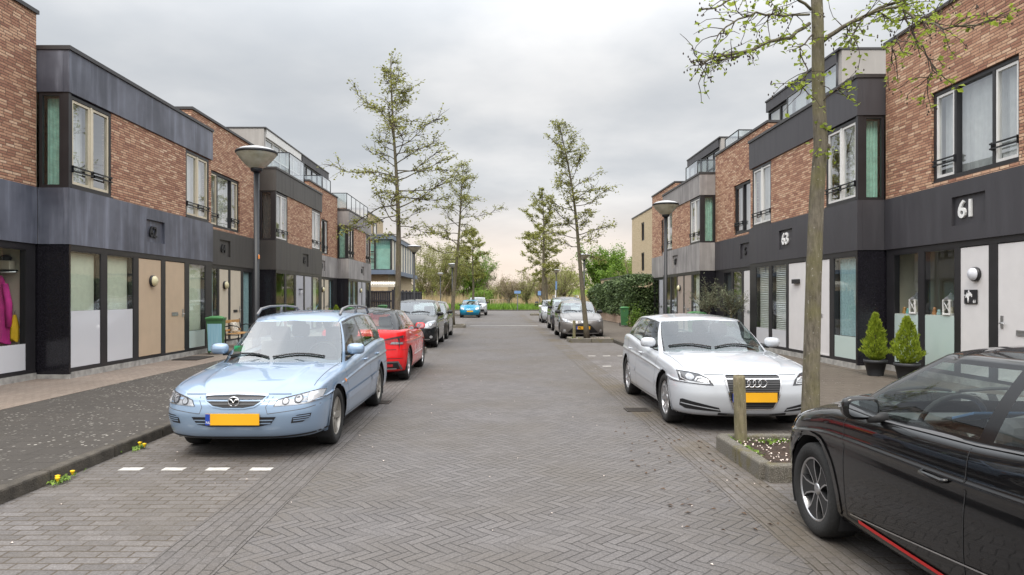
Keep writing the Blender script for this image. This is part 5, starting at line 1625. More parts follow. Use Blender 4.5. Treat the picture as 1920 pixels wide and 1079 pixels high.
for sg in (1, -1): c.decal('rear_reflector', 'R', [(.40 * sg, .30), (.40 * sg, .35), (.60 * sg, .35), (.60 * sg, .30)], TAILR, .010, parent=df)
m = MB(); c.line('', 'R', [(-.66, .62), (.66, .62)], .010, PLASTIC, .003, mb=m); c.line('', 'R', [(-.78, .455), (.78, .455)], .010, PLASTIC, .003, mb=m); m.build('tailgate_gap', ct)
c.plate('R', 0, .565)
# white line drawing of a skyline along the doors
m = MB(); rg = random.Random(5)
for sd in (-1, 1):
    s = 1.35
    for k in range(26):
        h = rg.uniform(.04, .20) if k not in (8, 14) else .30
        c.line('', 'S', [(s, .46), (s, .46 + h), (s + .035, .46 + h * .8), (s + .035, .46)], .010, LETTER_W, .004, sd, mb=m); s += .052
    c.line('', 'S', [(1.30, .455), (2.7, .455)], .014, LETTER_W, .004, sd, mb=m)
    for k in range(4): c.line('', 'S', [(1.2 + k * .06, .70), (1.22 + k * .06, .80), (1.25 + k * .06, .72)], .014, LETTER_W, .004, sd, mb=m)
m.build('door_graphic', ct)
m = MB(); m.tube([Vector((c.x0 - 3.15, 0, 1.38)), Vector((c.x0 - 3.36, 0, 1.60))], .008, 5, PLASTIC); m.build('aerial', ct)
place_car(ct, -2.59, 13.6 + c.wb, False, c.wb)

def front_kit(c, ct, lamp, lampm=LAMPG, grille=None, intake=None, fog=None, plate=None, badge=None, text=None, gm=LETTER_K, drl=None):
    for sg in (1, -1):
        o = c.decal('headlight', 'F', [(a * sg, b) for a, b in lamp], lampm, .006)
        cx = sum(a for a, b in lamp) / len(lamp); cz = sum(b for a, b in lamp) / len(lamp)
        m = MB(); c.decal('', 'F', circ(cx * sg, cz, .045), LAMPW, .010, mb=m, step=.03); c.line('', 'F', circ(cx * sg, cz, .05), .010, LAMPD, .011, mb=m, closed=True); m.build('reflector', o)
        if fog: c.decal('fog_lamp', 'F', circ(fog[0] * sg, fog[1], .045), LAMPW, .008)
        if drl: c.line('light_strip', 'F', [(a * sg, b) for a, b in drl], .022, LAMPW, .009)
    if grille:
        g = c.decal('grille', 'F', grille, gm, .004)
        if badge: 
            m = MB(); p, n = c.hit('F', 0, badge); ring_mesh(m, p + Vector((.012, 0, 0)), .06, .009, CHROME, ry=.045); ring_mesh(m, p + Vector((.012, 0, .006)), .022, .007, CHROME, ry=.04); m.build('badge', g)
    if intake: c.decal('lower_intake', 'F', intake, LETTER_K, .004)
    if plate: c.plate('F', 0, plate, text=text)

# ---- black people carrier facing the camera
ct = thing('parked_car', 'black compact people carrier facing the camera just behind the red car', 'car', local=True)
c = Car(ct, P_DARK, L=4.0, hw=.85, H=1.53, wb=2.55, fo=.80, r=.30, hoodF=.80, hoodR=1.02, beltB=1.0, beltR=1.06, wsB=.92, wsT=1.62, roofR=3.62, rgB=3.88, B=2.2, C=3.1, D=3.5, Dq=3.6, topin=.24, cF=.55, nose=.12, arch=.05)
c.wheels(6, ALLOYD, style='spoke'); c.mirrors(); c.seams(); c.wipers(); c.handles((1.95, 2.85), .86)
front_kit(c, ct, [(.44, .64), (.45, .74), (.56, .83), (.76, .87), (.80, .82), (.79, .68), (.66, .62)], grille=[(-.36, .72), (-.30, .775), (.30, .775), (.36, .72)], intake=[(-.62, .30), (-.58, .47), (.58, .47), (.62, .30)], fog=(.66, .36), badge=.745)
m = MB(); c.line('', 'F', [(-.62, .285), (.62, .285)], .03, ALLOY, .008, mb=m); m.build('bumper_strip', ct)
place_car(ct, -2.78, 22.3, True, c.wb)

# ---- dark bronze hatchback
ct = thing('parked_car', 'dark bronze hatchback facing the camera, third back from the pale blue estate car', 'car', local=True)
c = Car(ct, P_GREYB, L=4.05, hw=.86, H=1.46, wb=2.55, fo=.82, r=.30, hoodF=.76, hoodR=.97, topin=.27, beltB=.97, beltR=1.03, wsB=1.0, wsT=1.75, roofR=3.6, rgB=3.9, B=2.3, C=3.2, D=3.5)
c.wheels(7, ALLOYD); c.mirrors(PLASTIC); c.seams(); c.wipers(); c.handles((2.0, 2.9), .83)
front_kit(c, ct, [(.46, .62), (.50, .71), (.76, .79), (.82, .75), (.80, .66), (.62, .61)], grille=[(-.40, .64), (-.36, .70), (.36, .70), (.40, .64)], intake=[(-.60, .28), (-.50, .50), (.50, .50), (.60, .28)], badge=.67, plate=.44)
place_car(ct, -2.78, 26.7, True, c.wb)

# ---- turquoise small car and silver one beyond it
ct = thing('parked_car', 'small turquoise car with yellow number plate far down the left kerb', 'car', local=True)
c = Car(ct, P_CYAN, L=3.45, hw=.80, H=1.40, wb=2.35, fo=.58, r=.27, hoodF=.74, hoodR=.95, topin=.22, beltB=.93, beltR=.97, wsB=.68, wsT=1.35, roofR=3.1, rgB=3.38, B=2.0, C=None, D=3.0, cF=.5, tw=.17, nose=.10, lowblack=True)
c.wheels(6, ALLOYD); c.mirrors(PLASTIC); c.seams(); c.wipers()
front_kit(c, ct, [(.44, .62), (.46, .74), (.58, .79), (.70, .77), (.72, .66), (.60, .61)], lampm=LAMPW, intake=[(-.30, .33), (-.28, .42), (.28, .42), (.30, .33)], plate=.50)
m = MB(); p, n = c.hit('F', 0, .70); ring_mesh(m, p + Vector((.01, 0, 0)), .05, .01, CHROME, 4, ry=.065); m.build('badge', ct)
m = MB(); c.line('', 'F', [(-.74, .40), (.74, .40)], .05, P_CYAN, .02, mb=m); m.build('bumper_strip', ct)
place_car(ct, -2.24, 54.0, True, c.wb)
ct = thing('parked_car', 'silver tall car behind the turquoise car at the end of the left kerb', 'car', local=True)
c = Car(ct, P_SILV, L=4.3, hw=.88, H=1.60, wb=2.6, fo=.88, r=.33, hoodF=.86, hoodR=1.05, topin=.22, beltB=1.05, beltR=1.10, wsB=1.1, wsT=1.8, roofR=3.9, rgB=4.15, B=2.45, C=3.35, D=3.8, sill=.26, bumpZ=.48)
c.wheels(5, ALLOYD); c.mirrors(PLASTIC); c.seams(); c.wipers()
front_kit(c, ct, [(.48, .72), (.52, .80), (.78, .86), (.84, .82), (.82, .74), (.62, .70)], grille=[(-.44, .70), (-.40, .80), (.40, .80), (.44, .70)], intake=[(-.66, .34), (-.58, .54), (.58, .54), (.66, .34)], plate=.56)
place_car(ct, -1.88, 60.6, True, c.wb)

# ---- taupe hatchback by the far planter
ct = thing('parked_car', 'taupe grey hatchback with black angled grille behind the far planter on the right', 'car', local=True)
c = Car(ct, P_TAUPE, L=3.95, hw=.85, H=1.47, wb=2.51, fo=.78, r=.30, hoodF=.76, hoodR=.965, topin=.26, beltB=.97, beltR=1.03, wsB=.98, wsT=1.72, roofR=3.55, rgB=3.85, B=2.25, C=3.1, D=3.45, cF=.55, nose=.13)
c.wheels(5, ALLOYD, style='split'); c.mirrors(PLASTIC); c.seams(); c.wipers(); c.handles((2.0, 2.85), .83)
front_kit(c, ct, [(.40, .635), (.52, .70), (.74, .79), (.79, .775), (.76, .69), (.60, .645)], intake=[(-.58, .25), (-.52, .32), (-.25, .58), (0, .615), (.25, .58), (.52, .32), (.58, .25)], fog=(.68, .34), plate=.44, text='PG', drl=[(.62, .30), (.66, .27), (.74, .28)])
m = MB(); c.line('', 'F', [(-.62, .235), (.62, .235)], .03, ALLOY, .010, mb=m); m.build('bumper_strip', ct)
m = MB(); c.line('', 'F', [(-.40, .65), (-.15, .615), (0, .62), (.15, .615), (.40, .65)], .02, P_TAUPE, .008, mb=m); c.decal('', 'F', circ(0, .665, .055, ry=.04), CHROME, .008, mb=m); m.build('badge', ct)
place_car(ct, 3.20, 27.0, True, c.wb)
# ---- dark off-roader with roof rails
ct = thing('parked_car', 'dark plum off-roader with silver roof rails behind the taupe hatchback', 'car', local=True)
c = Car(ct, P_SUV, L=4.3, hw=.89, H=1.62, wb=2.6, fo=.88, r=.335, hoodF=.86, hoodR=1.06, topin=.24, beltB=1.06, beltR=1.11, wsB=1.1, wsT=1.8, roofR=3.9, rgB=4.15, B=2.45, C=3.35, D=3.8, sill=.28, bumpZ=.50, lowblack=True)
c.wheels(5, ALLOYD, style='split'); c.mirrors(PLASTIC); c.seams(); c.wipers()
front_kit(c, ct, [(.48, .72), (.52, .81), (.78, .87), (.85, .83), (.82, .75), (.62, .70)], grille=[(-.44, .66), (-.40, .80), (.40, .80), (.44, .66)], intake=[(-.66, .34), (-.58, .54), (.58, .54), (.66, .34)], plate=.56, fog=(.72, .42))
for sg in (1, -1):
    m = MB(); ys = sg * .57
    m.tube([Vector((c.x0 - 2.0, ys, 1.56)), Vector((c.x0 - 2.15, ys, 1.66)), Vector((c.x0 - 3.6, ys, 1.66)), Vector((c.x0 - 3.8, ys, 1.55))], .022, 6, ALLOY); m.build('roof_rail', ct)
place_car(ct, 3.38, 33.2, True, c.wb)
# ---- small silver car with white mirror
ct = thing('parked_car', 'small silver car with white mirrors, farthest parked on the right', 'car', local=True)
c = Car(ct, P_SILV, L=3.6, hw=.80, H=1.45, wb=2.38, fo=.68, r=.28, hoodF=.78, hoodR=.98, topin=.22, beltB=.97, beltR=1.02, wsB=.85, wsT=1.5, roofR=3.25, rgB=3.52, B=2.05, C=2.85, D=3.15, tw=.18)
c.wheels(5, ALLOYD); c.mirrors(WHITE); c.seams(); c.wipers()
front_kit(c, ct, [(.42, .64), (.46, .73), (.66, .79), (.74, .76), (.72, .67), (.58, .63)], grille=[(-.34, .66), (-.30, .72), (.30, .72), (.34, .66)], intake=[(-.50, .28), (-.44, .46), (.44, .46), (.50, .28)], plate=.48)
place_car(ct, 3.42, 43.0, True, c.wb)
# ---------------------------------------------------------------- trees, plants, street furniture
def leaf_cards(mb, P, size, m, rg, flat=.5, aspect=.62, fold=.25):
    """many small folded leaves at points P (n,3)"""
    P = np.asarray(P, float); n = len(P)
    if n == 0: return
    a = rg.uniform(0, 2 * math.pi, n); tilt = rg.normal(0, 1, (n, 3)) * flat
    d = np.stack([np.cos(a), np.sin(a), rg.normal(-.15, .5, n)], 1); d /= np.linalg.norm(d, axis=1)[:, None]
    up = np.array([0, 0, 1.0]) + tilt; q = np.cross(d, up); q /= np.maximum(1e-6, np.linalg.norm(q, axis=1))[:, None]
    nn = np.cross(q, d)
    s = rg.uniform(size[0], size[1], n)[:, None]; w = s * aspect * .5
    v = np.stack([P, P + d * s * .5 + q * w + nn * s * fold * .5, P + d * s, P + d * s * .5 - q * w + nn * s * fold * .5], 1).reshape(-1, 3)
    b = len(mb.v); k = mb.idx(m)
    mb.v.extend(map(tuple, v.tolist()))
    for i in range(n): mb.f.append([b + 4 * i, b + 4 * i + 1, b + 4 * i + 2, b + 4 * i + 3])
    mb.mi.extend([k] * n); mb.sm.extend([False] * n)

def bend_path(p, d, L, n, rg, droop=0.0, wob=.12, lift=0.0):
    pts = [Vector(p)]; d = Vector(d).normalized()
    for i in range(n):
        t = (i + 1) / n
        d = (d + Vector((rg.normal(0, wob), rg.normal(0, wob), rg.normal(0, wob) + lift - droop * t))).normalized()
        pts.append(pts[-1] + d * (L / n))
    return pts

def alder(label, X, Y, H, lean, r0, h0, Rmax, nl, seed, leaf=(.05, .085), dens=1.0, leafm=LEAF_ALDER, group=None, barkm=BARK, z0=.1, peak=.38, extra=None):
    rg = np.random.default_rng(seed)
    root = thing('alder_tree', label, 'tree', (X, Y, z0), group=group)
    tk, br, cr = MB(), MB(), MB()
    pts = []
    n = 14
    for i in range(n + 1):
        t = i / n
        pts.append(Vector((X + lean[0] * t ** 1.5 + .05 * math.sin(t * 7 + seed), Y + lean[1] * t + .04 * math.sin(t * 5 + seed * 2), z0 - .05 + (H) * t)))
    rad = [r0 * (1.25 if i == 0 else 1) * (1 - .93 * (i / n) ** .9) + .006 for i in range(n + 1)]
    tk.tube(pts, rad, 12, barkm)
    def at(h):
        t = min(.999, max(0, (h) / H)) * n; i = int(t)
        return pts[i].lerp(pts[min(n, i + 1)], t - i), rad[i] * (1 - (t - i)) + rad[min(n, i + 1)] * (t - i)
    LP = []
    for k in range(nl):
        u = (k + .5) / nl
        h = h0 + (H * .985 - h0) * u ** .92
        f = (h - h0) / (H - h0)
        prof_ = .62 + .38 * f / peak if f < peak else max(.08, 1 - ((f - peak) / (1 - peak)) ** 1.25)
        L = Rmax * prof_ * rg.uniform(.38, 1.18)
        az = k * 2.399 + rg.normal(0, .45)
        p, r = at(h)
        el = R(2 + 34 * f + rg.normal(0, 10))
        d = Vector((math.cos(az) * math.cos(el), math.sin(az) * math.cos(el), math.sin(el)))
        path = bend_path(p, d, L, 7, rg, .02, .17, .03)
        rl = min(r * .40, .006 + L * .009)
        br.tube(path, [rl * (1 - .8 * i / 7) for i in range(8)], 5, barkm)
        nt = int(5 + L * 9)
        for j in range(nt):
            t = rg.uniform(.22, 1.0); i = min(6, int(t * 7)); q = path[i].lerp(path[i + 1], t * 7 - i)
            dd = (path[i + 1] - path[i]).normalized()
            sd = Vector((-dd.y, dd.x, 0)) * rg.choice([-1, 1])
            tl = rg.uniform(.2, .58) * (.6 + .4 * L / Rmax)
            tp = bend_path(q, dd * .6 + sd * rg.uniform(.4, 1) + Vector((0, 0, rg.uniform(-.25, .45))), tl, 3, rg, .05, .2)
            br.tube(tp, [rl * .35 + .004, rl * .28 + .003, .0045, .003], 3, TWIG, cap=False)
            nlf = rg.poisson(13 * dens * rg.choice([.25, 1.0, 1.6]))
            for _ in range(nlf):
                w = rg.uniform(.25, 1.05) * 3; i2 = min(2, int(w)); c_ = tp[i2].lerp(tp[i2 + 1], w - i2)
                LP.append((c_.x + rg.normal(0, .045), c_.y + rg.normal(0, .045), c_.z + rg.normal(0, .045)))
    leaf_cards(cr, LP, leaf, leafm, rg)
    tk.build('trunk', root); br.build('branch', root); cr.build('crown', root)
    return root
alder('tall slender alder nearest on the left, rising above the red and black cars', -2.82, 19.6, 8.35, (-.2, 0), .10, 3.15, 2.0, 54, 11, dens=.5, leaf=(.06, .10))
alder('alder on the left whose trunk stands beside the second lamp post', -2.40, 36.6, 8.75, (.62, 0), .12, 3.3, 2.3, 46, 23, dens=.6, leaf=(.07, .12))
alder('small alder on the left rising between the turquoise and silver cars', -2.2, 58.4, 7.3, (.1, 0), .13, 2.6, 2.2, 34, 31, dens=1.1, leaf=(.09, .15), leafm=LEAF_FAR)
alder('alder standing in the far planter in front of the taupe hatchback', 3.18, 25.0, 7.9, (-1.0, 0), .095, 3.2, 1.7, 50, 47, dens=.52, leaf=(.065, .11))
alder('alder beyond the silver small car on the right, upright', 3.1, 47.0, 8.9, (-.15, 0), .13, 3.0, 2.1, 40, 53, dens=1.05, leaf=(.08, .14), leafm=LEAF_FAR)
alder('farthest alder on the right at the corner, beside the blue banner lamp post', 4.3, 60.5, 8.0, (-.8, 0), .14, 2.8, 2.5, 38, 61, dens=1.05, leaf=(.09, .15), leafm=LEAF_FAR)

# ---- near tree on the right: bare below, spreading limbs at the top of the picture
def near_tree():
    X, Y = 3.05, 6.78
    rg = np.random.default_rng(5)
    root = thing('alder_tree', 'mossy alder trunk in the near planter with sprouting limbs at the top right', 'tree', (X, Y, .1))
    tk, br, cr = MB(), MB(), MB()
    path = [Vector((X, Y, .05)), Vector((X - .005, Y, .4)), Vector((X + .01, Y, 1.0)), Vector((X + .03, Y, 1.8)), Vector((X + .06, Y, 2.6)), Vector((X + .10, Y, 3.1)), Vector((X + .075, Y, 3.7)), Vector((X + .07, Y, 4.3)), Vector((X + .05, Y + .05, 5.3)), Vector((X, Y + .1, 6.6)), Vector((X - .05, Y, 8.2))]
    tk.tube(path, [.110, .086, .078, .073, .069, .066, .059, .055, .045, .032, .012], 16, BARK_NEAR)
    tk.lathe([(.02, -.03), (.045, 0), (.03, .03), (.001, .035)], (X + .155, Y - .01, 3.08), 8, BARK_NEAR)
    LP, CP = [], []
    def px(u, v, y): return Vector(((u - 935) * y / 1300, y, 1.62 - (v - 557) * y / 1300))
    limbs = [
        ([(1518, 45, 6.78), (1480, 70, 6.6), (1440, 78, 6.4), (1395, 98, 6.2), (1340, 108, 6.1), (1318, 118, 6.05), (1306, 112, 6.0)], .022),
        ([(1540, 78, 6.78), (1580, 52, 6.7), (1630, 24, 6.6), (1690, 2, 6.5), (1760, -30, 6.4)], .030),
        ([(1630, 24, 6.6), (1690, 12, 6.4), (1720, 40, 6.2), (1770, 52, 6.0), (1830, 48, 5.9), (1860, 40, 5.9)], .014),
        ([(1520, 20, 6.78), (1490, -10, 6.7), (1440, -40, 6.6), (1390, -10, 6.4), (1350, 10, 6.3), (1310, 20, 6.25)], .016),
        ([(1516, 30, 6.78), (1470, 30, 6.3), (1420, 24, 6.0), (1370, 44, 5.8), (1345, 68, 5.75)], .012),
        ([(1525, 60, 6.78), (1500, 90, 6.6), (1512, 130, 6.5), (1505, 165, 6.45)], .007),
        ([(1690, 2, 6.5), (1705, 50, 6.35), (1730, 90, 6.3), (1750, 130, 6.25), (1740, 148, 6.25)], .008),
        ([(1720, 40, 6.2), (1690, 60, 6.2), (1672, 90, 6.2), (1672, 118, 6.2)], .006),
        ([(1530, 200, 6.75), (1560, 175, 6.7), (1580, 160, 6.6)], .005),
        ([(1530, -60, 6.78), (1600, -90, 7.2), (1700, -150, 7.6), (1800, -180, 8.0)], .03),
        ([(1520, -100, 6.78), (1450, -160, 7.3), (1350, -190, 7.8)], .03),
        ([(1625, 26, 6.6), (1600, 60, 6.5), (1590, 80, 6.45)], .005),
        ([(1395, 98, 6.2), (1375, 110, 6.1), (1340, 112, 6.0), (1320, 120, 6.0)], .006),
        ([(1640, 20, 6.6), (1680, 40, 6.9), (1740, 30, 7.1), (1790, 0, 7.2)], .010),
    ]
    for pl, r in limbs:
        P = [px(*p) for p in pl]
        Q = []
        for a, b in zip(P, P[1:]):
            for t in (0, .33, .66): Q.append(a.lerp(b, t) + Vector(rg.normal(0, .007, 3)))
        Q.append(P[-1])
        n = len(Q)
        br.tube(Q, [r * .72 * (1 - .75 * i / n) + .003 for i in range(n)], 7, BARK if r > .011 else TWIG)
        L = sum((b - a).length for a, b in zip(Q, Q[1:]))
        for j in range(int(6 + L * 14)):
            t = rg.uniform(.12, 1) * (n - 1); i = min(n - 2, int(t)); q = Q[i].lerp(Q[i + 1], t - i)
            dd = (Q[i + 1] - Q[i]).normalized()
            d = dd * .5 + Vector((rg.normal(0, .6), rg.normal(0, .6), rg.uniform(-.75, .5)))
            tl = rg.uniform(.10, .38)
            tp = bend_path(q, d, tl, 4, rg, .06, .25)
            br.tube(tp, [.0055, .0045, .0035, .003, .002], 4, TWIG, cap=False)
            for _ in range(rg.poisson(5.2 if q.x > 2.6 else 2.6)):
                w = rg.uniform(.4, 1.02) * 4; i2 = min(3, int(w)); c_ = tp[i2].lerp(tp[i2 + 1], w - i2)
                LP.append(tuple(c_ + Vector(rg.normal(0, .022, 3))))
            if rg.uniform() < .6:
                for _ in range(rg.integers(2, 5)): CP.append(tp[-1] + Vector(rg.normal(0, .022, 3)))
    # sprouts on the trunk
    for z in (3.0, 3.05, 3.25, 2.95):
        for _ in range(9): LP.append((X + .09 + rg.normal(0, .07), Y - .08 + rg.normal(0, .04), z + rg.normal(0, .06)))
    leaf_cards(cr, LP, (.035, .068), LEAF_NEAR, rg, aspect=.72)
    cn = MB()
    for p in CP: cn.lathe([(.001, -.012), (.0065, -.004), (.007, .003), (.001, .012)], p, 6, TWIG)
    tk.build('trunk', root); b_ = br.build('branch', root); cr.build('crown', root); tag(cn.build('seed_cones', b_), kind='stuff')
near_tree()

# ---- planters with kerbs
def tree_pit(x0, x1, y0, y1, lab, seed):
    t = thing('tree_planter', lab, 'planter', ((x0 + x1) / 2, (y0 + y1) / 2, 0))
    w, h = .12, .16
    def k(m):
        m.bbox(x0, x0 + w, y0 + .10, (y0 + y1) / 2 - .004, -.05, h, PITKERB, .02); m.bbox(x0, x0 + w, (y0 + y1) / 2 + .004, y1 - .10, -.05, h, PITKERB, .02)
        n = 2
        for yy in (y0, y1 - w):
            m.bbox(x0 + .05, (x0 + x1) / 2 - .004, yy, yy + w, -.05, h - .004, PITKERB, .02); m.bbox((x0 + x1) / 2 + .004, x1, yy, yy + w, -.05, h - .004, PITKERB, .02)
    part('kerb_stone', t, k)
    def so(m):
        rg = np.random.default_rng(seed); n = 16
        P = [[(x0 + .08 + (x1 - x0 - .08) * i / n, y0 + .08 + (y1 - y0 - .16) * j / n, .085 + .025 * math.sin(i * 1.1) * math.cos(j * .9) + rg.uniform(0, .015)) for i in range(n + 1)] for j in range(n + 1)]
        m.grid(P, SOIL)
    part('soil', t, so)
    rg = np.random.default_rng(seed + 1)
    mp = MB()
    for _ in range(260):
        x, y = rg.uniform(x0 + .14, x1), rg.uniform(y0 + .14, y1 - .14); r = rg.uniform(.008, .02); a = rg.uniform(0, 6.3); z = .128
        c_, s_ = math.cos(a) * r, math.sin(a) * r
        mp.poly([(x + c_, y + s_, z), (x - s_ * .6, y + c_ * .6, z + .01), (x - c_, y - s_, z + .002), (x + s_ * .6, y - c_ * .6, z + .012)], PETAL)
    tag(mp.build('petal_litter', t), kind='stuff')
    mg = MB(); 
    P = [(x0 + rg.uniform(.12, .8), y1 - .12 - abs(rg.normal(0, .06)), .11) for _ in range(90)] + [(x0 + .14 + abs(rg.normal(0, .03)), rg.uniform(y0 + .5, y1), .13) for _ in range(60)]
    leaf_cards(mg, P, (.03, .06), LEAF_GREEN, rg); tag(mg.build('weed_tuft', t), kind='stuff')
tree_pit(2.30, KR, 6.02, 7.45, 'concrete edged planter with petals on soil beside the black car', 3)
tree_pit(2.49, KR, 25.05, 26.0, 'low concrete edged planter in front of the taupe hatchback', 5) if False else tree_pit(2.49, KR, 24.4, 25.5, 'low concrete edged planter in front of the taupe hatchback', 5)
tree_pit(2.75, KR, 59.6, 61.2, 'farthest concrete edged planter on the right at the corner', 6)
def tree_pit_l(y0, y1, x1, lab, seed):
    t = thing('tree_planter', lab, 'planter', ((KL + x1) / 2, (y0 + y1) / 2, 0))
    def k(m):
        m.bbox(x1 - .12, x1, y0 + .1, y1 - .1, -.05, .16, PITKERB, .02)
        for yy in (y0, y1 - .12): m.bbox(KL, x1 - .05, yy, yy + .12, -.05, .156, PITKERB, .02)
    part('kerb_stone', t, k); part('soil', t, lambda m: m.box(KL, x1 - .1, y0 + .1, y1 - .1, -.02, .10, SOIL))
tree_pit_l(18.9, 20.3, -2.1, 'planter under the nearest left alder between the red and black cars', 1)
tree_pit_l(36.0, 37.4, -1.75, 'planter around the leaning alder on the left beside the pale cross band', 2)
tree_pit_l(57.7, 59.2, -1.6, 'planter between the turquoise and silver cars', 3)

def post(x, y, h, r, lab, lean=0.0):
    t = thing('wooden_post', lab, 'post', (x, y, .08))
    def b(m):
        m.lathe([(r, 0), (r, h * .5), (r * .985, h - .03), (r * .9, h), (.001, h + .008)], (0, 0, 0), 18, WOODPOST)
        m.v = [(x + a + lean * c_, y + b_, .06 + c_) for a, b_, c_ in m.v]
    part('shaft', t, b)
    m = MB(); m.lathe([(r * .55, 0), (r * .25, .002), (.001, .003)], (x + lean * h, y, .06 + h + .0085), 12, WOODPOST); m.build('end_grain', t)
post(2.525, 7.22, .74, .062, 'weathered round wooden post in front of the white hatchback', -.03)
post(2.74, 25.15, .70, .055, 'weathered wooden post in the far planter before the taupe hatchback')

# ---- street lamps
LAMPBOWL, t_, b_ = mat('opal_lamp_bowl'); b_.inputs['Base Color'].default_value = (.50, .47, .36, 1); b_.inputs['Roughness'].default_value = .25
_p = objco(t_); _n = noise(t_, _p, 6.0, 4.0); t_.links.new(ramp(t_, _n, [(.3, (.36, .33, .23)), (.7, (.60, .57, .46))]), b_.inputs['Base Color'])
LAMPTOP = paint('pale_lamp_lid', (.42, .42, .43), .4, .2)
def lamp(x, y, lab, H=4.17, z0=.11, banner=False):
    t = thing('street_lamp', lab, 'street lamp', (x, y, z0), group='street lamps along the pavements')
    zb = H - .42
    part('pole', t, lambda m: (m.lathe([(.075, z0 - .02), (.070, z0 + 1.05), (.047, z0 + 1.10), (.047, zb), (.001, zb + .001)], (x, y, 0), 14, BLACKMET)))
    h = MB(); h.lathe([(.06, zb - .02), (.095, zb), (.10, zb + .05), (.06, zb + .06)], (x, y, 0), 18, BLACKMET)
    ho = h.build('lamp_head', t)
    b = MB(); b.lathe([(.10, zb + .045), (.17, zb + .09), (.26, zb + .19), (.32, zb + .265), (.335, zb + .29)], (x, y, 0), 28, LAMPBOWL); b.build('lamp_bowl', ho)
    l = MB(); l.lathe([(.30, zb + .285), (.345, zb + .29), (.35, zb + .315), (.335, zb + .335)], (x, y, 0), 28, BLACKMET); l.lathe([(.335, zb + .332), (.26, zb + .375), (.14, zb + .405), (.001, zb + .415)], (x, y, 0), 28, LAMPTOP); l.build('lamp_lid', ho)
    return t
lt0 = lamp(-4.1, 11.74, 'tall lamp post with wide dish head nearest on the left pavement')
lamp(-4.1, 33.6, 'dish head lamp post on the left in front of the glass fronted building', 4.15)
lamp(-3.75, 56.0, 'dish head lamp post on the left close beside the leaning alder trunk', 4.35)
lamp(-6.3, 75.0, 'smallest distant lamp post on the left before the dry reeds', 4.25, 0)
lamp(4.42, 18.35, 'dish head lamp post nearest on the right, in front of the concrete banded house')
lamp(5.05, 41.0, 'lamp post on the right half hidden by the far planter tree', 4.2)
lt = lamp(5.35, 64.5, 'distant lamp post on the right with a blue banner on its pole', 4.2, 0)
SIGNB = paint('blue_sign', (.16, .28, .50), .5)
part('banner', lt, lambda m: (m.bbox(5.27, 5.43, 64.42, 64.44, 2.3, 3.05, SIGNB, .005), m.bbox(5.24, 5.34, 64.42, 64.44, 1.0, 2.25, WHITE, .005)))
part('sticker', lt0, lambda m: m.bbox(-4.055, -4.035, 11.69, 11.72, 2.26, 2.33, AMBER, .004))
# ---- signs
t = thing('street_name_sign', 'blue street name plate on a post at the far end of the road', 'sign', (2.2, 81.0, 0))
part('post', t, lambda m: m.lathe([(.06, 0), (.06, 2.05), (.001, 2.06)], (2.2, 81, 0), 8, GREYIN))
part('name_plate', t, lambda m: m.bbox(1.82, 2.58, 80.9, 80.93, 2.0, 2.32, SIGNB, .01))
t = thing('parking_sign', 'small blue road sign on a thin post by the far trees', 'sign', (4.85, 82.5, 0))
part('post', t, lambda m: m.lathe([(.04, 0), (.04, 2.4), (.001, 2.41)], (4.85, 82.5, 0), 8, GREYIN))
part('sign_plate', t, lambda m: m.bbox(4.66, 5.04, 82.42, 82.45, 1.8, 2.3, SIGNB, .01))
t = thing('litter_bin', 'small black litter bin in the grass at the end of the road', 'bin', (4.55, 83.0, 0))
part('body', t, lambda m: m.lathe([(.20, 0), (.23, .75), (.24, .78)], (4.55, 83, 0), 12, PLASTIC)); part('hood', t, lambda m: m.lathe([(.24, .85), (.18, 1.05), (.001, 1.08)], (4.55, 83, 0), 12, PLASTIC)); part('upright', t, lambda m: m.box(4.53, 4.57, 82.8, 82.84, .7, 1.0, PLASTIC))

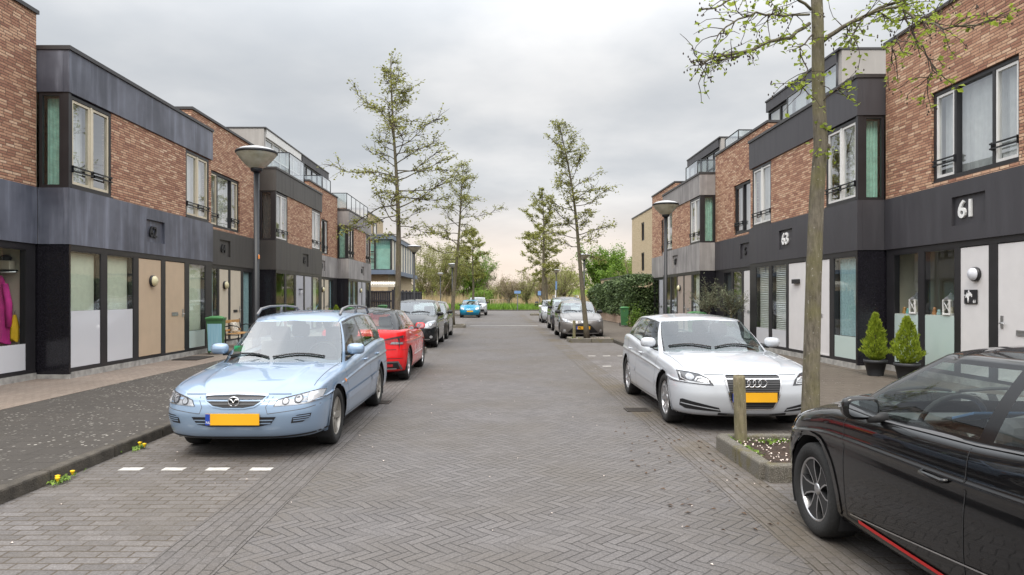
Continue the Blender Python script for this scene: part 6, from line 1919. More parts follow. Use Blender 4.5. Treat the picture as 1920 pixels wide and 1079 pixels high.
# ---- wheelie bins
BING = paint('green_bin_plastic', (.045, .15, .055), .5); BINL = paint('green_bin_lid', (.07, .25, .08), .5)
STICK, st_, sb_ = mat('pale_blue_sticker')
_x, _y, _z = sep(st_, objco(st_)); st_.links.new(mixc(st_, noise(st_, xyz(st_, _x * 38.0, 0.0, _z * 1.6), 1.0, 3.0), (.12, .36, .52), (.45, .68, .76)), sb_.inputs['Base Color']); sb_.inputs['Roughness'].default_value = .6
def bin_(x, y, rz, lab, sticker=False):
    t = thing('wheelie_bin', lab, 'bin', (x, y, .12), rz, group='wheelie bins along the house fronts', local=True); t.scale = (.84, .92, 1.0)
    def body(m):
        a = [(-.24, -.25), (.24, -.25), (.24, .25), (-.24, .25)]
        vs = [(p * .80, q * .76, .06) for p, q in a] + [(p, q, .88) for p, q in a] + [(p * 1.07, q * 1.07, .89) for p, q in a] + [(p * 1.07, q * 1.07, .94) for p, q in a]
        fs = [(3, 2, 1, 0)]
        for k in range(3):
            for i in range(4): fs.append((k * 4 + i, k * 4 + (i + 1) % 4, k * 4 + 4 + (i + 1) % 4, k * 4 + 4 + i))
        m.add(vs, fs, BING)
        m.box(-.2, .2, .255, .285, .86, .90, BING)
    part('body', t, body)
    def lid(m):
        P = []
        for i in range(9):
            y_ = -.29 + .60 * i / 8
            P.append([(x_, y_, .945 + .055 * math.sin(min(1, (i + .3) / 8.6) * math.pi) ** .6 * (1 if abs(x_) < .25 else .4)) for x_ in (-.265, -.25, -.12, 0, .12, .25, .265)])
        m.grid(P, BINL); m.box(-.265, .265, -.29, .31, .925, .946, BINL)
        m.tube([(-.2, .36, .93), (.2, .36, .93)], .016, 8, BINL); m.box(-.21, -.17, .30, .36, .915, .945, BINL); m.box(.17, .21, .30, .36, .915, .945, BINL)
    part('lid', t, lid)
    for sx in (-.25, .25):
        o = part('wheel', t, lambda m: m.lathe([(.001, -.025), (.09, -.025), (.10, 0), (.09, .025), (.001, .025)], (sx, .22, .10), 16, RUBBER, 'X'))
    if sticker: part('sticker', t, lambda m: m.add([(-.185, -.2045, .10), (.21, -.2045, .10), (.215, -.2495, .80), (-.205, -.2495, .80)], [(0, 1, 2, 3)], STICK))
bin_(-7.42, 18.2, R(12), 'green wheelie bin with pale blue striped sticker by the beige door', True)
bin_(-7.3, 33.6, R(90), 'green lidded wheelie bin by the conifer pots, behind the pale blue car roof')
bin_(-7.2, 43.2, R(90), 'green lidded wheelie bin in front of the dark board fence')
bin_(6.42, 35.4, R(-6), 'green wheelie bin standing in front of the dark hedge')
bin_(6.75, 23.8, R(-90), 'green lidded wheelie bin beside the olive tree above the white car roof')

# ---- potted plants
POT = paint('anthracite_pot', (.035, .037, .042), .6); POTW = paint('grey_square_pot', (.05, .05, .055), .6)
def pot(t, x, y, r, h, z0=.12):
    part('pot', t, lambda m: (m.lathe([(r * .66, z0), (r * .92, z0 + h * .80), (r * .93, z0 + h * .80), (r, z0 + h * .81), (r * 1.02, z0 + h), (r * .93, z0 + h), (r * .90, z0 + h * .93), (.001, z0 + h * .93)], (x, y, 0), 26, POT)))
def conifer(x, y, H, Rm, pr, ph, lab, seed, n=5200, lean=0):
    t = thing('potted_conifer', lab, 'potted plant', (x, y, .12), group='conifers in dark pots')
    pot(t, x, y, pr, ph)
    rg = np.random.default_rng(seed); z0 = .12 + ph * .9
    m = MB(); m.tube([(x, y, z0 - .1), (x + lean * .5, y, z0 + H * .5), (x + lean, y, z0 + H * .9)], [.025, .015, .005], 6, TWIG); m.build('stem', t)
    m = MB(); u = rg.uniform(0, 1, n) ** 1.25; a = rg.uniform(0, 2 * math.pi, n)
    pr_ = np.where(u < .22, (u / .22) ** .5, (1 - (u - .22) / .78) ** .75)
    lump = 1 + .20 * np.sin(a * 3 + u * 11 + seed) + .16 * np.sin(a * 7 - u * 23) + .10 * np.sin(a * 2 + u * 31 + seed)
    rr = Rm * pr_ * lump * np.sqrt(rg.uniform(.45, 1.0, n))
    P = np.stack([x + lean * u + rr * np.cos(a), y + rr * np.sin(a), z0 + u * H * .96], 1)
    # upright sprays pointing up and out
    d = np.stack([np.cos(a) * .55, np.sin(a) * .55, np.full(n, .85)], 1) + rg.normal(0, .22, (n, 3)); d /= np.linalg.norm(d, axis=1)[:, None]
    q = np.cross(d, rg.normal(0, 1, (n, 3))); q /= np.linalg.norm(q, axis=1)[:, None]
    L = rg.uniform(.035, .075, n)[:, None]; w = L * .16
    v = np.stack([P, P + d * L * .5 + q * w, P + d * L, P + d * L * .5 - q * w], 1).reshape(-1, 3)
    m.add(v.tolist(), [(4 * i, 4 * i + 1, 4 * i + 2, 4 * i + 3) for i in range(n)], LEAF_CONIF); m.build('foliage', t)
conifer(7.2, 13.25, .93, .205, .205, .30, 'lime conifer in dark pot next to the black stone pier', 3)
conifer(7.42, 12.6, .88, .235, .215, .30, 'fuller lime conifer in dark pot beneath the two white lanterns', 8)
conifer(-7.35, 30.2, .62, .22, .30, .42, 'small lime conifer in dark pot by the grey door, behind the estate car roof', 13, 1500)
conifer(-7.5, 32.0, .80, .26, .22, .36, 'pointed lime conifer in dark pot beside a green bin lid on the left', 18, 1800)
def olive(x, y, H, lab, seed, Rm, lean=.0, square=False):
    t = thing('potted_olive_tree', lab, 'potted plant', (x, y, .12))
    rg = np.random.default_rng(seed)
    if square: part('pot', t, lambda m: (m.bbox(x - .25, x + .25, y - .25, y + .25, .12, .72, POTW, .02), m.box(x - .21, x + .21, y - .21, y + .21, .72, .725, SOIL)))
    else: pot(t, x, y, .30, .55)
    tk, cr = MB(), MB(); LP = []
    base = Vector((x, y, .6)); fork = base + Vector((lean * .3, 0, H * .46))
    tk.tube([base, base + Vector((.02, .02, H * .2)), fork], [.04, .032, .03], 8, BARK)
    for k in range(9):
        az = k * 2.4 + rg.normal(0, .3); el = R(rg.uniform(32, 82)); L = rg.uniform(.6, 1.05) * Rm
        d = Vector((math.cos(az) * math.cos(el), math.sin(az) * math.cos(el), math.sin(el)))
        p = bend_path(fork - Vector((0, 0, rg.uniform(0, .25))), d, L, 5, rg, 0, .2, .05); tk.tube(p, [.02, .016, .012, .009, .006, .004], 5, BARK)
        for j in range(26):
            i = rg.integers(1, 5); q = p[i].lerp(p[i + 1], rg.uniform()); tp = bend_path(q, Vector(rg.normal(0, 1, 3)) + Vector((0, 0, .4)), rg.uniform(.12, .30), 2, rg, 0, .2)
            tk.tube(tp, [.004, .003, .002], 3, BARK, cap=False)
            for _ in range(6): LP.append(tuple(tp[rg.integers(0, 3)] + Vector(rg.normal(0, .045, 3))))
    leaf_cards(cr, LP, (.04, .075), LEAF_OLIVE, rg, aspect=.35)
    tk.build('trunk', t); cr.build('crown', t)
    if square:
        m = MB(); P = [(x + rg.normal(0, .1), y + rg.normal(0, .1), .74 + abs(rg.normal(0, .07))) for _ in range(160)]; leaf_cards(m, P, (.05, .09), LEAF_GREEN, rg); m.build('underplanting', t)
olive(6.85, 22.6, 1.55, 'spreading olive tree in a pot beside the green bin lid', 4, .85)
olive(7.0, 20.9, 1.5, 'slim olive tree in a square pot next to the slatted blinds', 9, .8, square=True)

# ---- hedge on its low brick wall
t = thing('hedge', 'dark glossy evergreen hedge beside the last house on the right', 'hedge', (7.5, 43, .1))
rg = np.random.default_rng(77); m = MB()
n = 20000
yy = rg.uniform(35.7, 51.5, n); face = rg.uniform(0, 1, n)
top = 2.66 - np.clip((yy - 37) / 15, 0, 1) * .42 + .10 * np.sin(yy * 1.7) + .07 * np.sin(yy * 4.1)
lump = .16 * np.sin(yy * 1.3 + 1) + .10 * np.sin(yy * 3.3)
z = np.where(face < .66, .62 + rg.uniform(0, 1, n) * (top - .62), top + rg.normal(0, .05, n))
xx = np.where(face < .66, 6.92 + lump * .6 + rg.normal(0, .10, n) + .07 * np.sin(z * 5 + yy * 2), rg.uniform(6.9, 8.2, n))
e = rg.uniform(0, 1, n) < .08
yy = np.where(e, 35.7 + rg.normal(0, .08, n), yy); xx = np.where(e, rg.uniform(6.9, 8.2, n), xx); z = np.where(e, rg.uniform(.6, 2.6, n), z)
leaf_cards(m, np.stack([xx, yy, z], 1), (.10, .18), LEAF_HEDGE, rg, flat=1.0)
m.build('foliage', t)
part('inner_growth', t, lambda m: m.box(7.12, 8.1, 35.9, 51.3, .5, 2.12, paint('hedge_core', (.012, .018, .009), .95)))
t = thing('low_brick_wall', 'low pinkish brick wall under the dark hedge', 'wall', (7.0, 42, .1))
part('masonry', t, lambda m: m.box(6.92, 7.1, 35.75, 51.4, .08, .56, LOW_BRICK)); part('wall_cap', t, lambda m: m.box(6.90, 7.12, 35.73, 51.42, .562, .62, LOW_BRICK))
t = thing('shrub', 'bright green shrub at the foot of the hedge by the last house', 'shrub', (7.0, 35.2, .12))
m = MB(); P = np.stack([6.95 + rg.normal(0, .22, 1400), 35.1 + rg.normal(0, .3, 1400), .15 + np.abs(rg.normal(0, .42, 1400))], 1); leaf_cards(m, P, (.06, .11), LEAF_GREEN, rg); m.build('foliage', t)
m = MB()
for k in range(9): m.tube(bend_path((6.95 + rg.normal(0, .1), 35.1 + rg.normal(0, .1), .1), (rg.normal(0, .3), rg.normal(0, .3), 1), .8, 3, rg), [.012, .01, .008, .004], 4, TWIG)
m.build('stem', t)

# ---- bench, doormat, lanterns, coat
BENCHW = paint('honey_bench_wood', (.50, .27, .09), .5, 0, .2, 12); CUSH = paint('patterned_cushion', (.62, .58, .50), .9, 0, .6, 26)
t = thing('garden_bench', 'small wooden bench with black scrolled iron ends beside the cream door', 'bench', (-7.95, 20.9, .12))
def slat_(m, x0, x1, z0, z1): m.bbox(x0, x1, 20.3, 21.5, z0, z1, BENCHW, .006)
part('seat', t, lambda m: [slat_(m, -7.98 + k * .10, -7.90 + k * .10, .52, .545) for k in range(4)])
part('backrest', t, lambda m: (slat_(m, -8.06, -8.035, .84, .93), slat_(m, -8.02, -7.995, .60, .66)))
for y in (20.28, 21.52):
    def e(m):
        m.tube([(-7.98, y, .12), (-7.99, y, .5), (-8.05, y, .95)], .018, 6, BLACKMET); m.tube([(-7.60, y, .12), (-7.62, y, .40), (-7.60, y, .52)], .018, 6, BLACKMET)
        m.tube([(-8.02, y, .74), (-7.85, y, .78), (-7.66, y, .76), (-7.58, y, .70), (-7.60, y, .64)], .016, 6, BLACKMET); m.tube([(-7.98, y, .50), (-7.60, y, .50)], .014, 6, BLACKMET)
    part('end_frame', t, e)
t = thing('cushion', 'patterned cushion leaning on the wooden bench', 'cushion', (-7.93, 20.8, .55))
part('cover', t, lambda m: m.bbox(-8.0, -7.88, 20.62, 20.98, .56, .86, CUSH, .045, Matrix.Rotation(R(-12), 3, 'Y'), 3)); part('piping', t, lambda m: m.tube([(-7.94, 20.63, .57), (-7.94, 20.97, .57), (-7.99, 20.97, .85), (-7.99, 20.63, .85), (-7.94, 20.63, .57)], .006, 5, GREYIN))
mb = MB(); MATM = paint('coir_doormat', (.03, .025, .022), .95, bumpy=.01); mb.bbox(-7.72, -7.12, 16.35, 17.35, .12, .14, MATM, .008)
tag(mb.build('doormat', origin=(-7.4, 16.8, .12)), 'dark doormat on the brick strip before the beige door', 'doormat')
def lantern(y, lab):
    x = 7.95 + .13; z0 = 1.29
    t = thing('lantern', lab, 'lantern', (x, y, z0), group='white lanterns in the window')
    part('base', t, lambda m: m.bbox(x - .10, x + .10, y - .10, y + .10, z0, z0 + .035, WHITE, .006))
    def fr_(m):
        for a in (-.085, .085):
            for b in (-.085, .085): m.box(x + a - .012, x + a + .012, y + b - .012, y + b + .012, z0 + .035, z0 + .26, WHITE)
        for a in (-.085, .085): m.tube([(x - .085, y + a, z0 + .05), (x - .085, y - a, z0 + .25)], .007, 5, WHITE)
        m.box(x - .097, x + .097, y - .097, y + .097, z0 + .26, z0 + .28, WHITE)
    part('cage', t, fr_)
    part('lid', t, lambda m: (m.lathe([(.155, z0 + .281), (.13, z0 + .30), (.05, z0 + .36), (.035, z0 + .37), (.03, z0 + .40), (.001, z0 + .405)], (x, y, 0), 4, GREYIN), ring_mesh(m, (x, y, z0 + .425), .022, .004, GREYIN, 12)))
    part('candle', t, lambda m: m.lathe([(.04, z0 + .036), (.04, z0 + .15), (.001, z0 + .151)], (x, y, 0), 12, IVORY))
mb = MB(); mb.box(7.985 + .02, 8.19, 12.16, 14.01, 1.262, 1.288, WHITE); mb.build('window_sill', r61)
lantern(12.38, 'white window lantern nearer to the round wall lamp'); lantern(13.4, 'white window lantern nearer to the black stone pier')
for y, hh, c_, lab in ((12.85, .14, (.45, .20, .08), 'tiny brown figurine on the sill between jars, right window'), (12.72, .10, (.40, .55, .55), 'tiny pale blue figurine on the sill beside the lantern'), (13.8, .13, (.50, .26, .09), 'tiny ginger figurine on the sill in the left window'), (13.68, .11, (.20, .50, .48), 'tiny teal figurine on the sill in the left window')):
    m = MB(); pm = paint('glazed_ceramic', c_, .3); m.lathe([(.035, 0), (.045, hh * .3), (.025, hh * .6), (.032, hh * .75), (.022, hh * .95), (.001, hh)], (8.08, y, 1.289), 12, pm)
    tag(m.build('figurine', origin=(8.08, y, 1.289)), lab, 'figurine')
# coat hooks, radiator and box in the window of the left edge house
COATP = paint('magenta_coat_cloth', (.80, .05, .36), .85, 0, .15, 9); COATY = paint('yellow_cloth', (.85, .50, .02), .85)
def coat(x, y, z0, z1, w, m_, name, lab, cat, seed):
    P = []
    for k in range(17):
        u = k / 16; z = z1 + (z0 - z1) * u; row_ = []
        ww = w * (.18 + .82 * min(1, u * 1.5) ** .65); dd = .03 + .05 * min(1, u * 2)
        for i in range(33):
            a = 2 * math.pi * i / 32
            f = 1 + .10 * math.sin(a * 5 + u * 2 + seed) * min(1, u * 1.6) + .05 * math.sin(a * 9 + u * 5)
            row_.append((x + ww * f * math.cos(a), y + dd * f * math.sin(a), z + (.03 * math.sin(a * 3) if k == 16 else 0)))
        P.append(row_)
    t = thing(name, lab, cat, (x, y, z0)); m = MB(); m.grid(P, m_); m.poly(P[-1], m_); m.build('cloth', t)
    m = MB(); m.tube([(x, y, z1 - .02), (x, y, z1 + .05), (x, y + .02, z1 + .07)], .006, 5, BLACKMET); m.build('hanging_loop', t)
    return t
WY = 12.555
tc = coat(-8.95, WY - .11, .80, 2.00, .20, COATP, 'coat', 'magenta pink coat hanging in the left edge window', 'coat', 1)
m = MB(); m.tube([(-8.84, WY - .14, 1.85), (-8.77, WY - .15, 1.5), (-8.76, WY - .16, 1.08)], [.05, .06, .05], 10, COATP); m.build('sleeve', tc)
coat(-8.70, WY - .09, .84, 1.30, .075, COATY, 'jacket', 'yellow jacket hanging beside the pink coat', 'jacket', 2)
t = thing('radiator', 'cream ribbed radiator under the hanging coats', 'radiator', (-9.0, WY - .03, .3))
part('panel', t, lambda m: [m.bbox(-9.5 + k * .05, -9.455 + k * .05, WY - .06, WY - .01, .35, 1.05, CREAM, .008) for k in range(18)]); part('valve', t, lambda m: m.lathe([(.02, .30), (.025, .36), (.001, .38)], (-8.57, WY - .04, 0), 8, WHITE))
t = thing('wall_shelf', 'dark rod shelf above the hanging coats', 'shelf', (-9.0, WY - .1, 2.07))
part('board', t, lambda m: m.box(-9.8, -8.70, WY - .22, WY - .002, 2.085, 2.105, BLACKMET)); part('rail', t, lambda m: m.tube([(-9.8, WY - .2, 2.06), (-8.60, WY - .2, 2.06)], .016, 8, STEEL))
t = thing('storage_box', 'cream storage box with dark knitwear on the shelf', 'box', (-8.9, WY - .1, 2.107))
part('box_body', t, lambda m: m.bbox(-9.15, -8.72, WY - .2, WY - .02, 2.107, 2.27, CREAM, .01)); part('knitwear', t, lambda m: (m.lathe([(.08, 0), (.10, .06), (.06, .11), (.001, .12)], (-8.85, WY - .11, 2.26), 12, LETTER_K), m.lathe([(.06, 0), (.07, .05), (.001, .08)], (-8.98, WY - .12, 2.26), 10, COATP)))
# plaque with a tree drawing and number on the white panel of 61
t_pl = MB(); t_pl.bbox(7.975, 7.985, 11.56, 11.88, 1.50, 1.74, STICKER, .003); o_ = t_pl.build('plaque', r61)
m = MB(); m.tube([(7.97, 11.77, 1.52), (7.97, 11.77, 1.60)], .010, 5, LETTER_W)
rr_ = random.Random(2)
for _ in range(26): m.lathe([(rr_.uniform(.012, .022), 0), (.001, -.004)], (7.972, 11.77 + rr_.gauss(0, .04), 1.655 + rr_.gauss(0, .027)), 8, LETTER_W, 'X')
text_mesh(m, '61', .07, (7.974, 11.655, 1.52), (0, -1, 0), (0, 0, 1), LETTER_W, .003, .002)
m.build('plaque_drawing', o_)
# ---------------------------------------------------------------- far buildings
t = thing('beige_building', 'tall beige brick building with two narrow windows beyond the hedge', 'building', (14, 53, 0))
fb = F(1, 11.0)
part('brick_wall', t, lambda m: (wall(m, fb, 49.6, 57.2, 0, 8.0, -.3, 0, [(52.4, 53.5, 3.6, 5.0), (52.4, 53.5, 5.9, 7.3)], BEIGE_BRICK), fb.box(m, 49.6, 49.9, -9, -.3, 0, 8.0, BEIGE_BRICK), fb.box(m, 56.9, 57.2, -9, -.3, 0, 8.0, BEIGE_BRICK)))
part('roof', t, lambda m: fb.box(m, 49.55, 57.25, -9, .04, 8.0, 8.1, COPING))
for z in (3.6, 5.9):
    m = MB(); ring(m, fb, 52.41, 53.49, z + .01, z + 1.39, -.2, -.05, .08, BLACK); fb.box(m, 52.9, 52.98, -.19, -.06, z + .09, z + 1.3, BLACK); w = m.build('window', t); glasspane(fb, w, 52.45, 53.45, z + .05, z + 1.35, -.12, GLASS_UP); curtain(fb, w, 'dark', 52.45, 53.45, z + .05, z + 1.35, -.28)
t = thing('garage_building', 'low beige annex with thin dark roof edge behind the hedge', 'building', (11, 50, 0))
part('brick_wall', t, lambda m: m.box(9.0, 10.9, 46.9, 61, 0, 3.05, BEIGE_BRICK)); part('roof', t, lambda m: m.box(8.95, 10.95, 46.85, 61.1, 3.052, 3.17, COPING))
part('garage_door', t, lambda m: m.box(8.985, 8.999, 56, 59, .1, 2.3, GREYD))
# glass fronted building on the left
t = thing('glass_fronted_building', 'two storey building with a teal glass bay above a beige brick base on the left', 'building', (-12, 55, 0))
AQUA = glass_mat('aqua_bay_glass', (.72, .90, .87), .14); AQUAB = paint('aqua_bay_backing', (.50, .68, .64), .8); SLATEB = paint('slate_blue_trim', (.13, .17, .24), .5); PALEP = paint('pale_panel', (.60, .56, .47), .6, 0, .1, 3)
part('brick_wall', t, lambda m: m.box(-16, -8.3, 51.9, 66, 0, 3.3, BEIGE_BRICK))
part('floor_edge', t, lambda m: m.box(-16, -7.75, 51.3, 66.2, 3.302, 3.62, SLATEB))
part('upper_wall', t, lambda m: (m.box(-16, -9.9, 51.56, 66, 3.622, 5.9, PALEP), m.box(-9.9, -8.06, 51.72, 66, 3.622, 5.9, AQUAB)))  # aqua box is a backing added close behind the bay glass to brighten it
part('roof', t, lambda m: (m.box(-16, -7.85, 51.35, 66.2, 5.902, 6.22, SLATEB), m.box(-16, -7.80, 51.30, 66.25, 6.222, 6.30, STEEL)))
m = MB()
m.box(-9.96, -7.94, 51.5, 51.62, 3.622, 3.68, BLACK); o = m.build('bay_frame', t)
for x in (-9.9, -9.2, -8.0): part('mullion', o, lambda m: m.box(x - .06, x + .06, 51.5, 51.62, 3.681, 5.9, BLACK))
for z in (4.4, 4.95): part('transom', o, lambda m: m.box(-9.84, -9.26, 51.51, 51.61, z, z + .07, BLACK))
for k in range(10): y = 51.62 + k * 1.55; part('mullion', o, lambda m: m.box(-8.06, -7.94, y, y + .10, 3.622, 5.9, SLATEB if k else BLACK))
m = MB(); m.poly([(-9.88, 51.56, 3.63), (-8.02, 51.56, 3.63), (-8.02, 51.56, 5.89), (-9.88, 51.56, 5.89)], AQUA); m.build('pane', o)
m = MB(); m.poly([(-8.0, 51.75, 3.63), (-8.0, 65.6, 3.63), (-8.0, 65.6, 5.89), (-8.0, 51.75, 5.89)], PALEP); m.build('side_panel', o)
part('side_window', t, lambda m: (m.box(-8.29, -8.27, 55, 57.5, 1.2, 2.6, BLACK)))
t = thing('beige_tower', 'beige rooftop block with one dark window above the glass fronted building', 'building', (-13, 57, 0))
part('brick_wall', t, lambda m: m.box(-16, -10.2, 52.2, 61.2, 6.31, 8.2, BEIGE_BRICK)); part('roof', t, lambda m: m.box(-16, -10.15, 52.15, 61.25, 8.202, 8.32, COPING))
m = MB(); fl_ = F(-1, 10.2); ring(m, fl_, 56.2, 57.8, 6.7, 7.7, 0, .06, .1, BLACK); w = m.build('window', t); glasspane(fl_, w, 56.3, 57.7, 6.8, 7.6, .03, GLASS_UP); part('window_back', w, lambda m: fl_.box(m, 56.3, 57.7, .002, .01, 6.8, 7.6, CURT_D)) if False else None
# fence
FENCE = paint('dark_fence_board', (.035, .034, .042), .8, 0, .35, 9)
def board_fence(p, q, lab, n_posts):
    t = thing('board_fence', lab, 'fence', (p[0], p[1], 0)); p, q = Vector((*p, 0)), Vector((*q, 0)); L = (q - p).length; d = (q - p) / L; nn = Vector((-d.y, d.x, 0)); rg = random.Random(8)
    m = MB(); k = 0.0
    while k < L - .14:
        a = p + d * k; b = p + d * (k + .135); h = 2.02 + rg.uniform(-.01, .01)
        m.prism([a, b, b + nn * .02, a + nn * .02], (0, 0, h), FENCE); k += .145
    m.build('board_panel', t)
    m = MB()
    for z in (.6, 1.3, 1.92): m.prism([p - nn * .04, q - nn * .04, q - nn * .001, p - nn * .001], (0, 0, .09), FENCE); m.v[-8:] = [(x, y, zz + z) for x, y, zz in m.v[-8:]]
    m.build('rail', t)
    for i in range(n_posts):
        a = p + d * (L * i / (n_posts - 1)); part('post', t, lambda m: m.box(a.x - .06, a.x + .06, a.y - .06, a.y + .06, 0, 2.1, FENCE))
board_fence((-8.6, 45.9), (-7.02, 45.9), 'dark board fence section facing the street end beside the last left house', 2)
board_fence((-6.92, 46.05), (-6.92, 62), 'long dark board fence running back along the left pavement', 9)
t = thing('lean_to_roof', 'pale corrugated roof edge showing over the dark board fence', 'shed', (-8, 47.5, 0))
def corr(m):
    P = []
    for j in range(2): P.append([(-8.9 + i * .05, 46.9 + j * 1.5, 2.45 + j * .22 + .05 * math.sin(i * 1.9)) for i in range(40)])
    m.grid(P, PALEP); P2 = [[(x, y, z - .03) for x, y, z in r_] for r_ in P]; m.grid(P2, PALEP)
part('corrugated_roof', t, corr)
for x in (-8.8, -7.1): part('support_post', t, lambda m: m.box(x, x + .08, 47, 47.08, 0, 2.45, FENCE))
part('fascia_board', t, lambda m: m.box(-8.9, -6.98, 46.86, 46.89, 2.28, 2.42, PALEP))

# ---------------------------------------------------------------- fields and trees at the end of the street
def blades(name, n, x0, x1, y0, y1, h, w, m_, seed, z0=0.0, zf=None, lean=.3, clump=0):
    rg = np.random.default_rng(seed); x = rg.uniform(x0, x1, n); y = rg.uniform(y0, y1, n)
    if clump: x += .25 * np.sin(y * 9 + x * 4); 
    z = np.full(n, z0) if zf is None else zf(x, y)
    H_ = rg.uniform(h[0], h[1], n) * (1 + .25 * np.sin(x * 1.3 + y * .7)); a = rg.uniform(0, 6.283, n)
    d = np.stack([np.cos(a), np.sin(a), np.zeros(n)], 1); P = np.stack([x, y, z], 1); ww = rg.uniform(w[0], w[1], n)[:, None]
    tip = P + rg.normal(0, lean, (n, 3)) * H_[:, None] * np.array([1, 1, 0]) + np.stack([0 * x, 0 * x, H_], 1)
    v = np.stack([P - d * ww, P + d * ww, tip], 1).reshape(-1, 3); mb = MB()
    mb.add(v.tolist(), [(3 * i, 3 * i + 1, 3 * i + 2) for i in range(n)], m_)
    return tag(mb.build(name), kind='stuff')
blades('tall_grass', 15000, -14, 14, 81.7, 93, (.35, .85), (.03, .09), GRASS, 1)
blades('dry_reeds', 16000, -34, 30, 96, 118, (1.1, 2.1), (.03, .09), REED, 2, lean=.12)
mb = MB()
P = []
for j, (y, z) in enumerate(((118, -.1), (124, 1.6), (128, 2.5), (140, 2.6), (170, 2.0))): P.append([(-140 + i * 7, y, z + .25 * math.sin(i * .7)) for i in range(41)])
mb.grid(P, paint('dike_grass_slope', (.16, .24, .05), .95, 0, .4, .3)); struct('dike', mb)
blades('dike_grass', 9000, -45, 40, 121, 130, (.3, .7), (.08, .2), leafmat('yellow_green_grass', [(0, (.16, .26, .03)), (1, (.36, .44, .08))]), 3, zf=lambda x, y: np.interp(y, [118, 124, 128, 140], [-.1, 1.6, 2.5, 2.6]))
# bridge railing
WOODR = paint('pale_weathered_timber', (.50, .40, .30), .85, 0, .2, 4)
t = thing('timber_railing', 'pale timber footbridge railing beyond the grass', 'railing', (0, 97, 0))
part('handrail', t, lambda m: (m.box(-2.3, 1.9, 95.0, 95.16, 1.18, 1.28, WOODR), m.box(-2.3, 1.9, 95.0, 95.1, .30, .38, WOODR)))
for i in range(12): part('baluster', t, lambda m: m.box(-2.25 + i * .36, -2.13 + i * .36, 95.02, 95.12, 0, 1.18, WOODR))

PALETWIG = paint('pale_twig', (.23, .185, .135), .9, 0, .25)
def bushy(name, cat, label, X, Y, H, Rw, seed, leafm, n, leaf=(.14, .3), trunk=.16, stems=1, h0=.25, twigs=140, twm=PALETWIG, z0=0.0, shape=1.0, group=None, open_=.55):
    """trunk or stems that fork into rising limbs, fine twigs, and leaves in clumps along the twigs"""
    rg = np.random.default_rng(seed); t = thing(name, label, cat, (X, Y, z0), group=group)
    tk, tw, cr = MB(), MB(), MB(); tips = []
    for s in range(stems):
        b = Vector((X + (rg.normal(0, Rw * .22) if stems > 1 else 0), Y + (rg.normal(0, .5) if stems > 1 else 0), z0 - .1))
        hh = H * h0 * rg.uniform(.8, 1.1)
        f = b + Vector((rg.normal(0, .15), rg.normal(0, .15), hh + .1)); tk.tube([b, b.lerp(f, .5) + Vector((.03, 0, 0)), f], [trunk * 1.2, trunk, trunk * .8], 8, BARK)
        nl = max(4, int(11 / stems) + 3)
        for k in range(nl):
            az = k * 2.4 + rg.normal(0, .4); el = R(rg.uniform(28, 82)); L = H * (1 - h0) * rg.uniform(.6, 1.0)
            hx = min(1.0, Rw / max(.1, L * math.cos(el)))
            d = Vector((math.cos(az) * math.cos(el) * hx, math.sin(az) * math.cos(el) * hx, math.sin(el)))
            p = bend_path(f - Vector((0, 0, rg.uniform(0, hh * .4))), d, L * .92, 6, rg, 0, .1, .05)
            tk.tube(p, [trunk * .32 * (1 - .85 * i / 6) + .012 for i in range(7)], 5, PALETWIG)
            for j in range(max(3, int(twigs / nl / stems))):
                u = rg.uniform(.18, 1) * 6; i = min(5, int(u)); q = p[i].lerp(p[i + 1], u - i)
                tl = rg.uniform(.3, 1.0) * Rw * .55
                tp = bend_path(q, Vector(rg.normal(0, .8, 3)) + Vector((0, 0, .75)), tl, 3, rg, 0, .22, .05)
                tw.tube(tp, [.014, .011, .008, .005], 3, twm, cap=False); tips.append(tp)
    per = n / max(1, len(tips)); LP = []
    for tp in tips:
        k = rg.poisson(2.6 * per * rg.uniform(.3, 1.7))
        for _ in range(k):
            u = rg.uniform(.1, 1.05) * 3; i = min(2, int(u)); c_ = tp[i].lerp(tp[i + 1], u - i); LP.append((c_.x + rg.normal(0, open_ * .35), c_.y + rg.normal(0, open_ * .35), c_.z + rg.normal(0, open_ * .35)))
    leaf_cards(cr, LP, leaf, leafm, rg, flat=.9)
    tk.build('trunk', t); tw.build('twig_canopy', t) if twigs else None; cr.build('crown', t); return t
bushy('budding_tree', 'tree', 'rounded bare tree with tan buds left of the blue name sign', 1.25, 93, 5.6, 2.6, 1, LEAF_BUD, 2600, (.05, .12), .2, 1, .28, 330, open_=.4)
bushy('budding_tree', 'tree', 'greenish half leafed tree just right of the blue name sign', 3.75, 92, 5.3, 2.2, 2, LEAF_WILLOW, 2000, (.06, .15), .2, 1, .25, 260, open_=.4)
bushy('leafy_tree', 'tree', 'full bright green tree behind the taupe hatchback roof', 11.5, 88, 9.0, 4.6, 3, LEAF_GREEN, 9000, (.14, .30), .22, 2, .3, 330)
bushy('leafy_tree', 'tree', 'paler green tree at the edge of the hedge, behind the brighter one', 17.5, 100, 9.0, 3.4, 4, LEAF_GREEN, 5200, (.15, .32), .22, 1, .3, 240)
bushy('budding_tree', 'tree', 'forked budding tree behind the silver small car', 8.0, 84, 6.6, 2.6, 5, LEAF_WILLOW, 1800, (.08, .16), .17, 3, .3, 240, open_=.4)
bushy('budding_tree', 'tree', 'tan twiggy tree behind the farthest alder on the right', 6.0, 100, 6.6, 2.8, 6, LEAF_BUD, 2200, (.07, .16), .17, 3, .25, 260, open_=.4)
bushy('willow_tree', 'tree', 'tall yellowish willow behind the glass fronted building', -11.6, 112, 12.5, 4.2, 7, LEAF_WILLOW, 6500, (.10, .22), .24, 4, .2, 420)
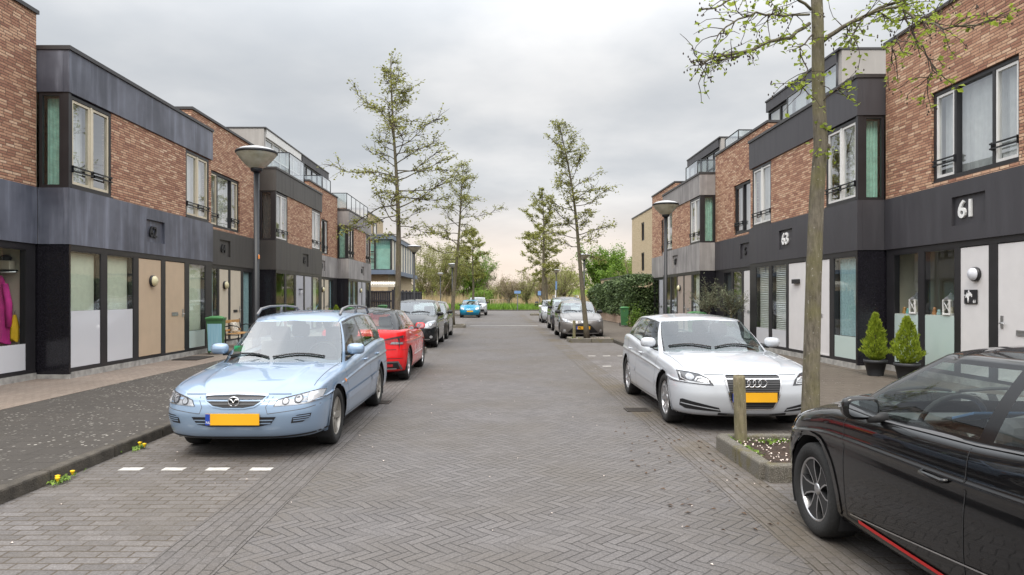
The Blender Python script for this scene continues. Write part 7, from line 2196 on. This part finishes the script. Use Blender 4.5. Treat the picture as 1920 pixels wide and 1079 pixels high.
bushy('willow_tree', 'tree', 'yellow green willow right of the second lamp post', -7.2, 106, 11.5, 3.6, 8, LEAF_WILLOW, 6000, (.10, .24), .22, 3, .2, 320)
bushy('willow_tree', 'tree', 'broad green willow rising behind the leaning alder', -5.6, 122, 11.6, 4.4, 9, LEAF_GREEN, 5200, (.14, .28), .22, 3, .2, 360)
bushy('scrub_tree', 'tree', 'rounded brown scrub tree to the right of the turquoise car', -2.6, 128, 8.8, 4.4, 10, LEAF_SCRUB, 6500, (.10, .22), .2, 4, .15, 420)
bushy('scrub_tree', 'tree', 'russet scrub tree behind the reeds on the left', -8.8, 121, 6.2, 3.6, 12, leafmat('russet_twig', [(0, (.20, .12, .08)), (1, (.36, .24, .16))], .2), 3000, (.10, .22), .15, 4, .15, 300)
bushy('shrub', 'shrub', 'round bright green bush left of the timber railing', -2.6, 98, 2.9, 2.2, 13, LEAF_GREEN, 4200, (.10, .22), .06, 6, .1, 200)
bushy('shrub', 'shrub', 'olive scrub bush behind the timber railing', .2, 108, 3.4, 3.2, 14, LEAF_WILLOW, 3200, (.10, .22), .06, 6, .1, 220)
bushy('shrub', 'shrub', 'low dark bush behind the fence near the fourth lamp', -7.0, 67, 1.1, 1.2, 15, LEAF_HEDGE, 1600, (.08, .15), .03, 6, .1, 60)
bushy('scrub_tree', 'tree', 'brown scrub tree between the two budding trees', 2.6, 126, 5.2, 3.6, 16, LEAF_SCRUB, 2400, (.12, .25), .15, 4, .12, 320)
bushy('willow_tree', 'tree', 'pale willow at the far left edge of the street gap', -18, 118, 9.5, 4, 17, LEAF_WILLOW, 3600, (.12, .25), .2, 4, .2, 300)
bushy('willow_tree', 'tree', 'yellowish tree behind the farthest alder, right of the road', 9.6, 122, 8.0, 3.8, 18, LEAF_WILLOW, 3600, (.12, .25), .2, 3, .2, 300)
bushy('budding_tree', 'tree', 'thin pale tree beside the beige building on the right', 15.6, 78, 8.3, 1.7, 19, LEAF_WILLOW, 1200, (.08, .16), .12, 2, .3, 160, open_=.35)
bushy('budding_tree', 'tree', 'bare pale tree showing above the glass fronted building', -15, 85, 10.6, 2.2, 20, LEAF_BUD, 900, (.06, .14), .14, 2, .35, 200, open_=.3)
# distant wood line that reads as one mass
rg = np.random.default_rng(99); mb = MB(); n = 16000
x = rg.uniform(-90, 90, n); y = rg.uniform(175, 205, n); hmax = 6.0 + 2.4 * np.sin(x * .11) + 1.4 * np.sin(x * .37 + 1) + .8 * np.sin(x * 1.1) - np.clip(1 - np.abs(x - 2) / 22, 0, 1) * 3.2
z = hmax * rg.uniform(0.02, 1, n) ** .7 + rg.normal(0, .5, n)
leaf_cards(mb, np.stack([x, y, z], 1), (.5, 1.3), LEAF_WILLOW, rg, flat=1); tag(mb.build('distant_wood'), kind='stuff')
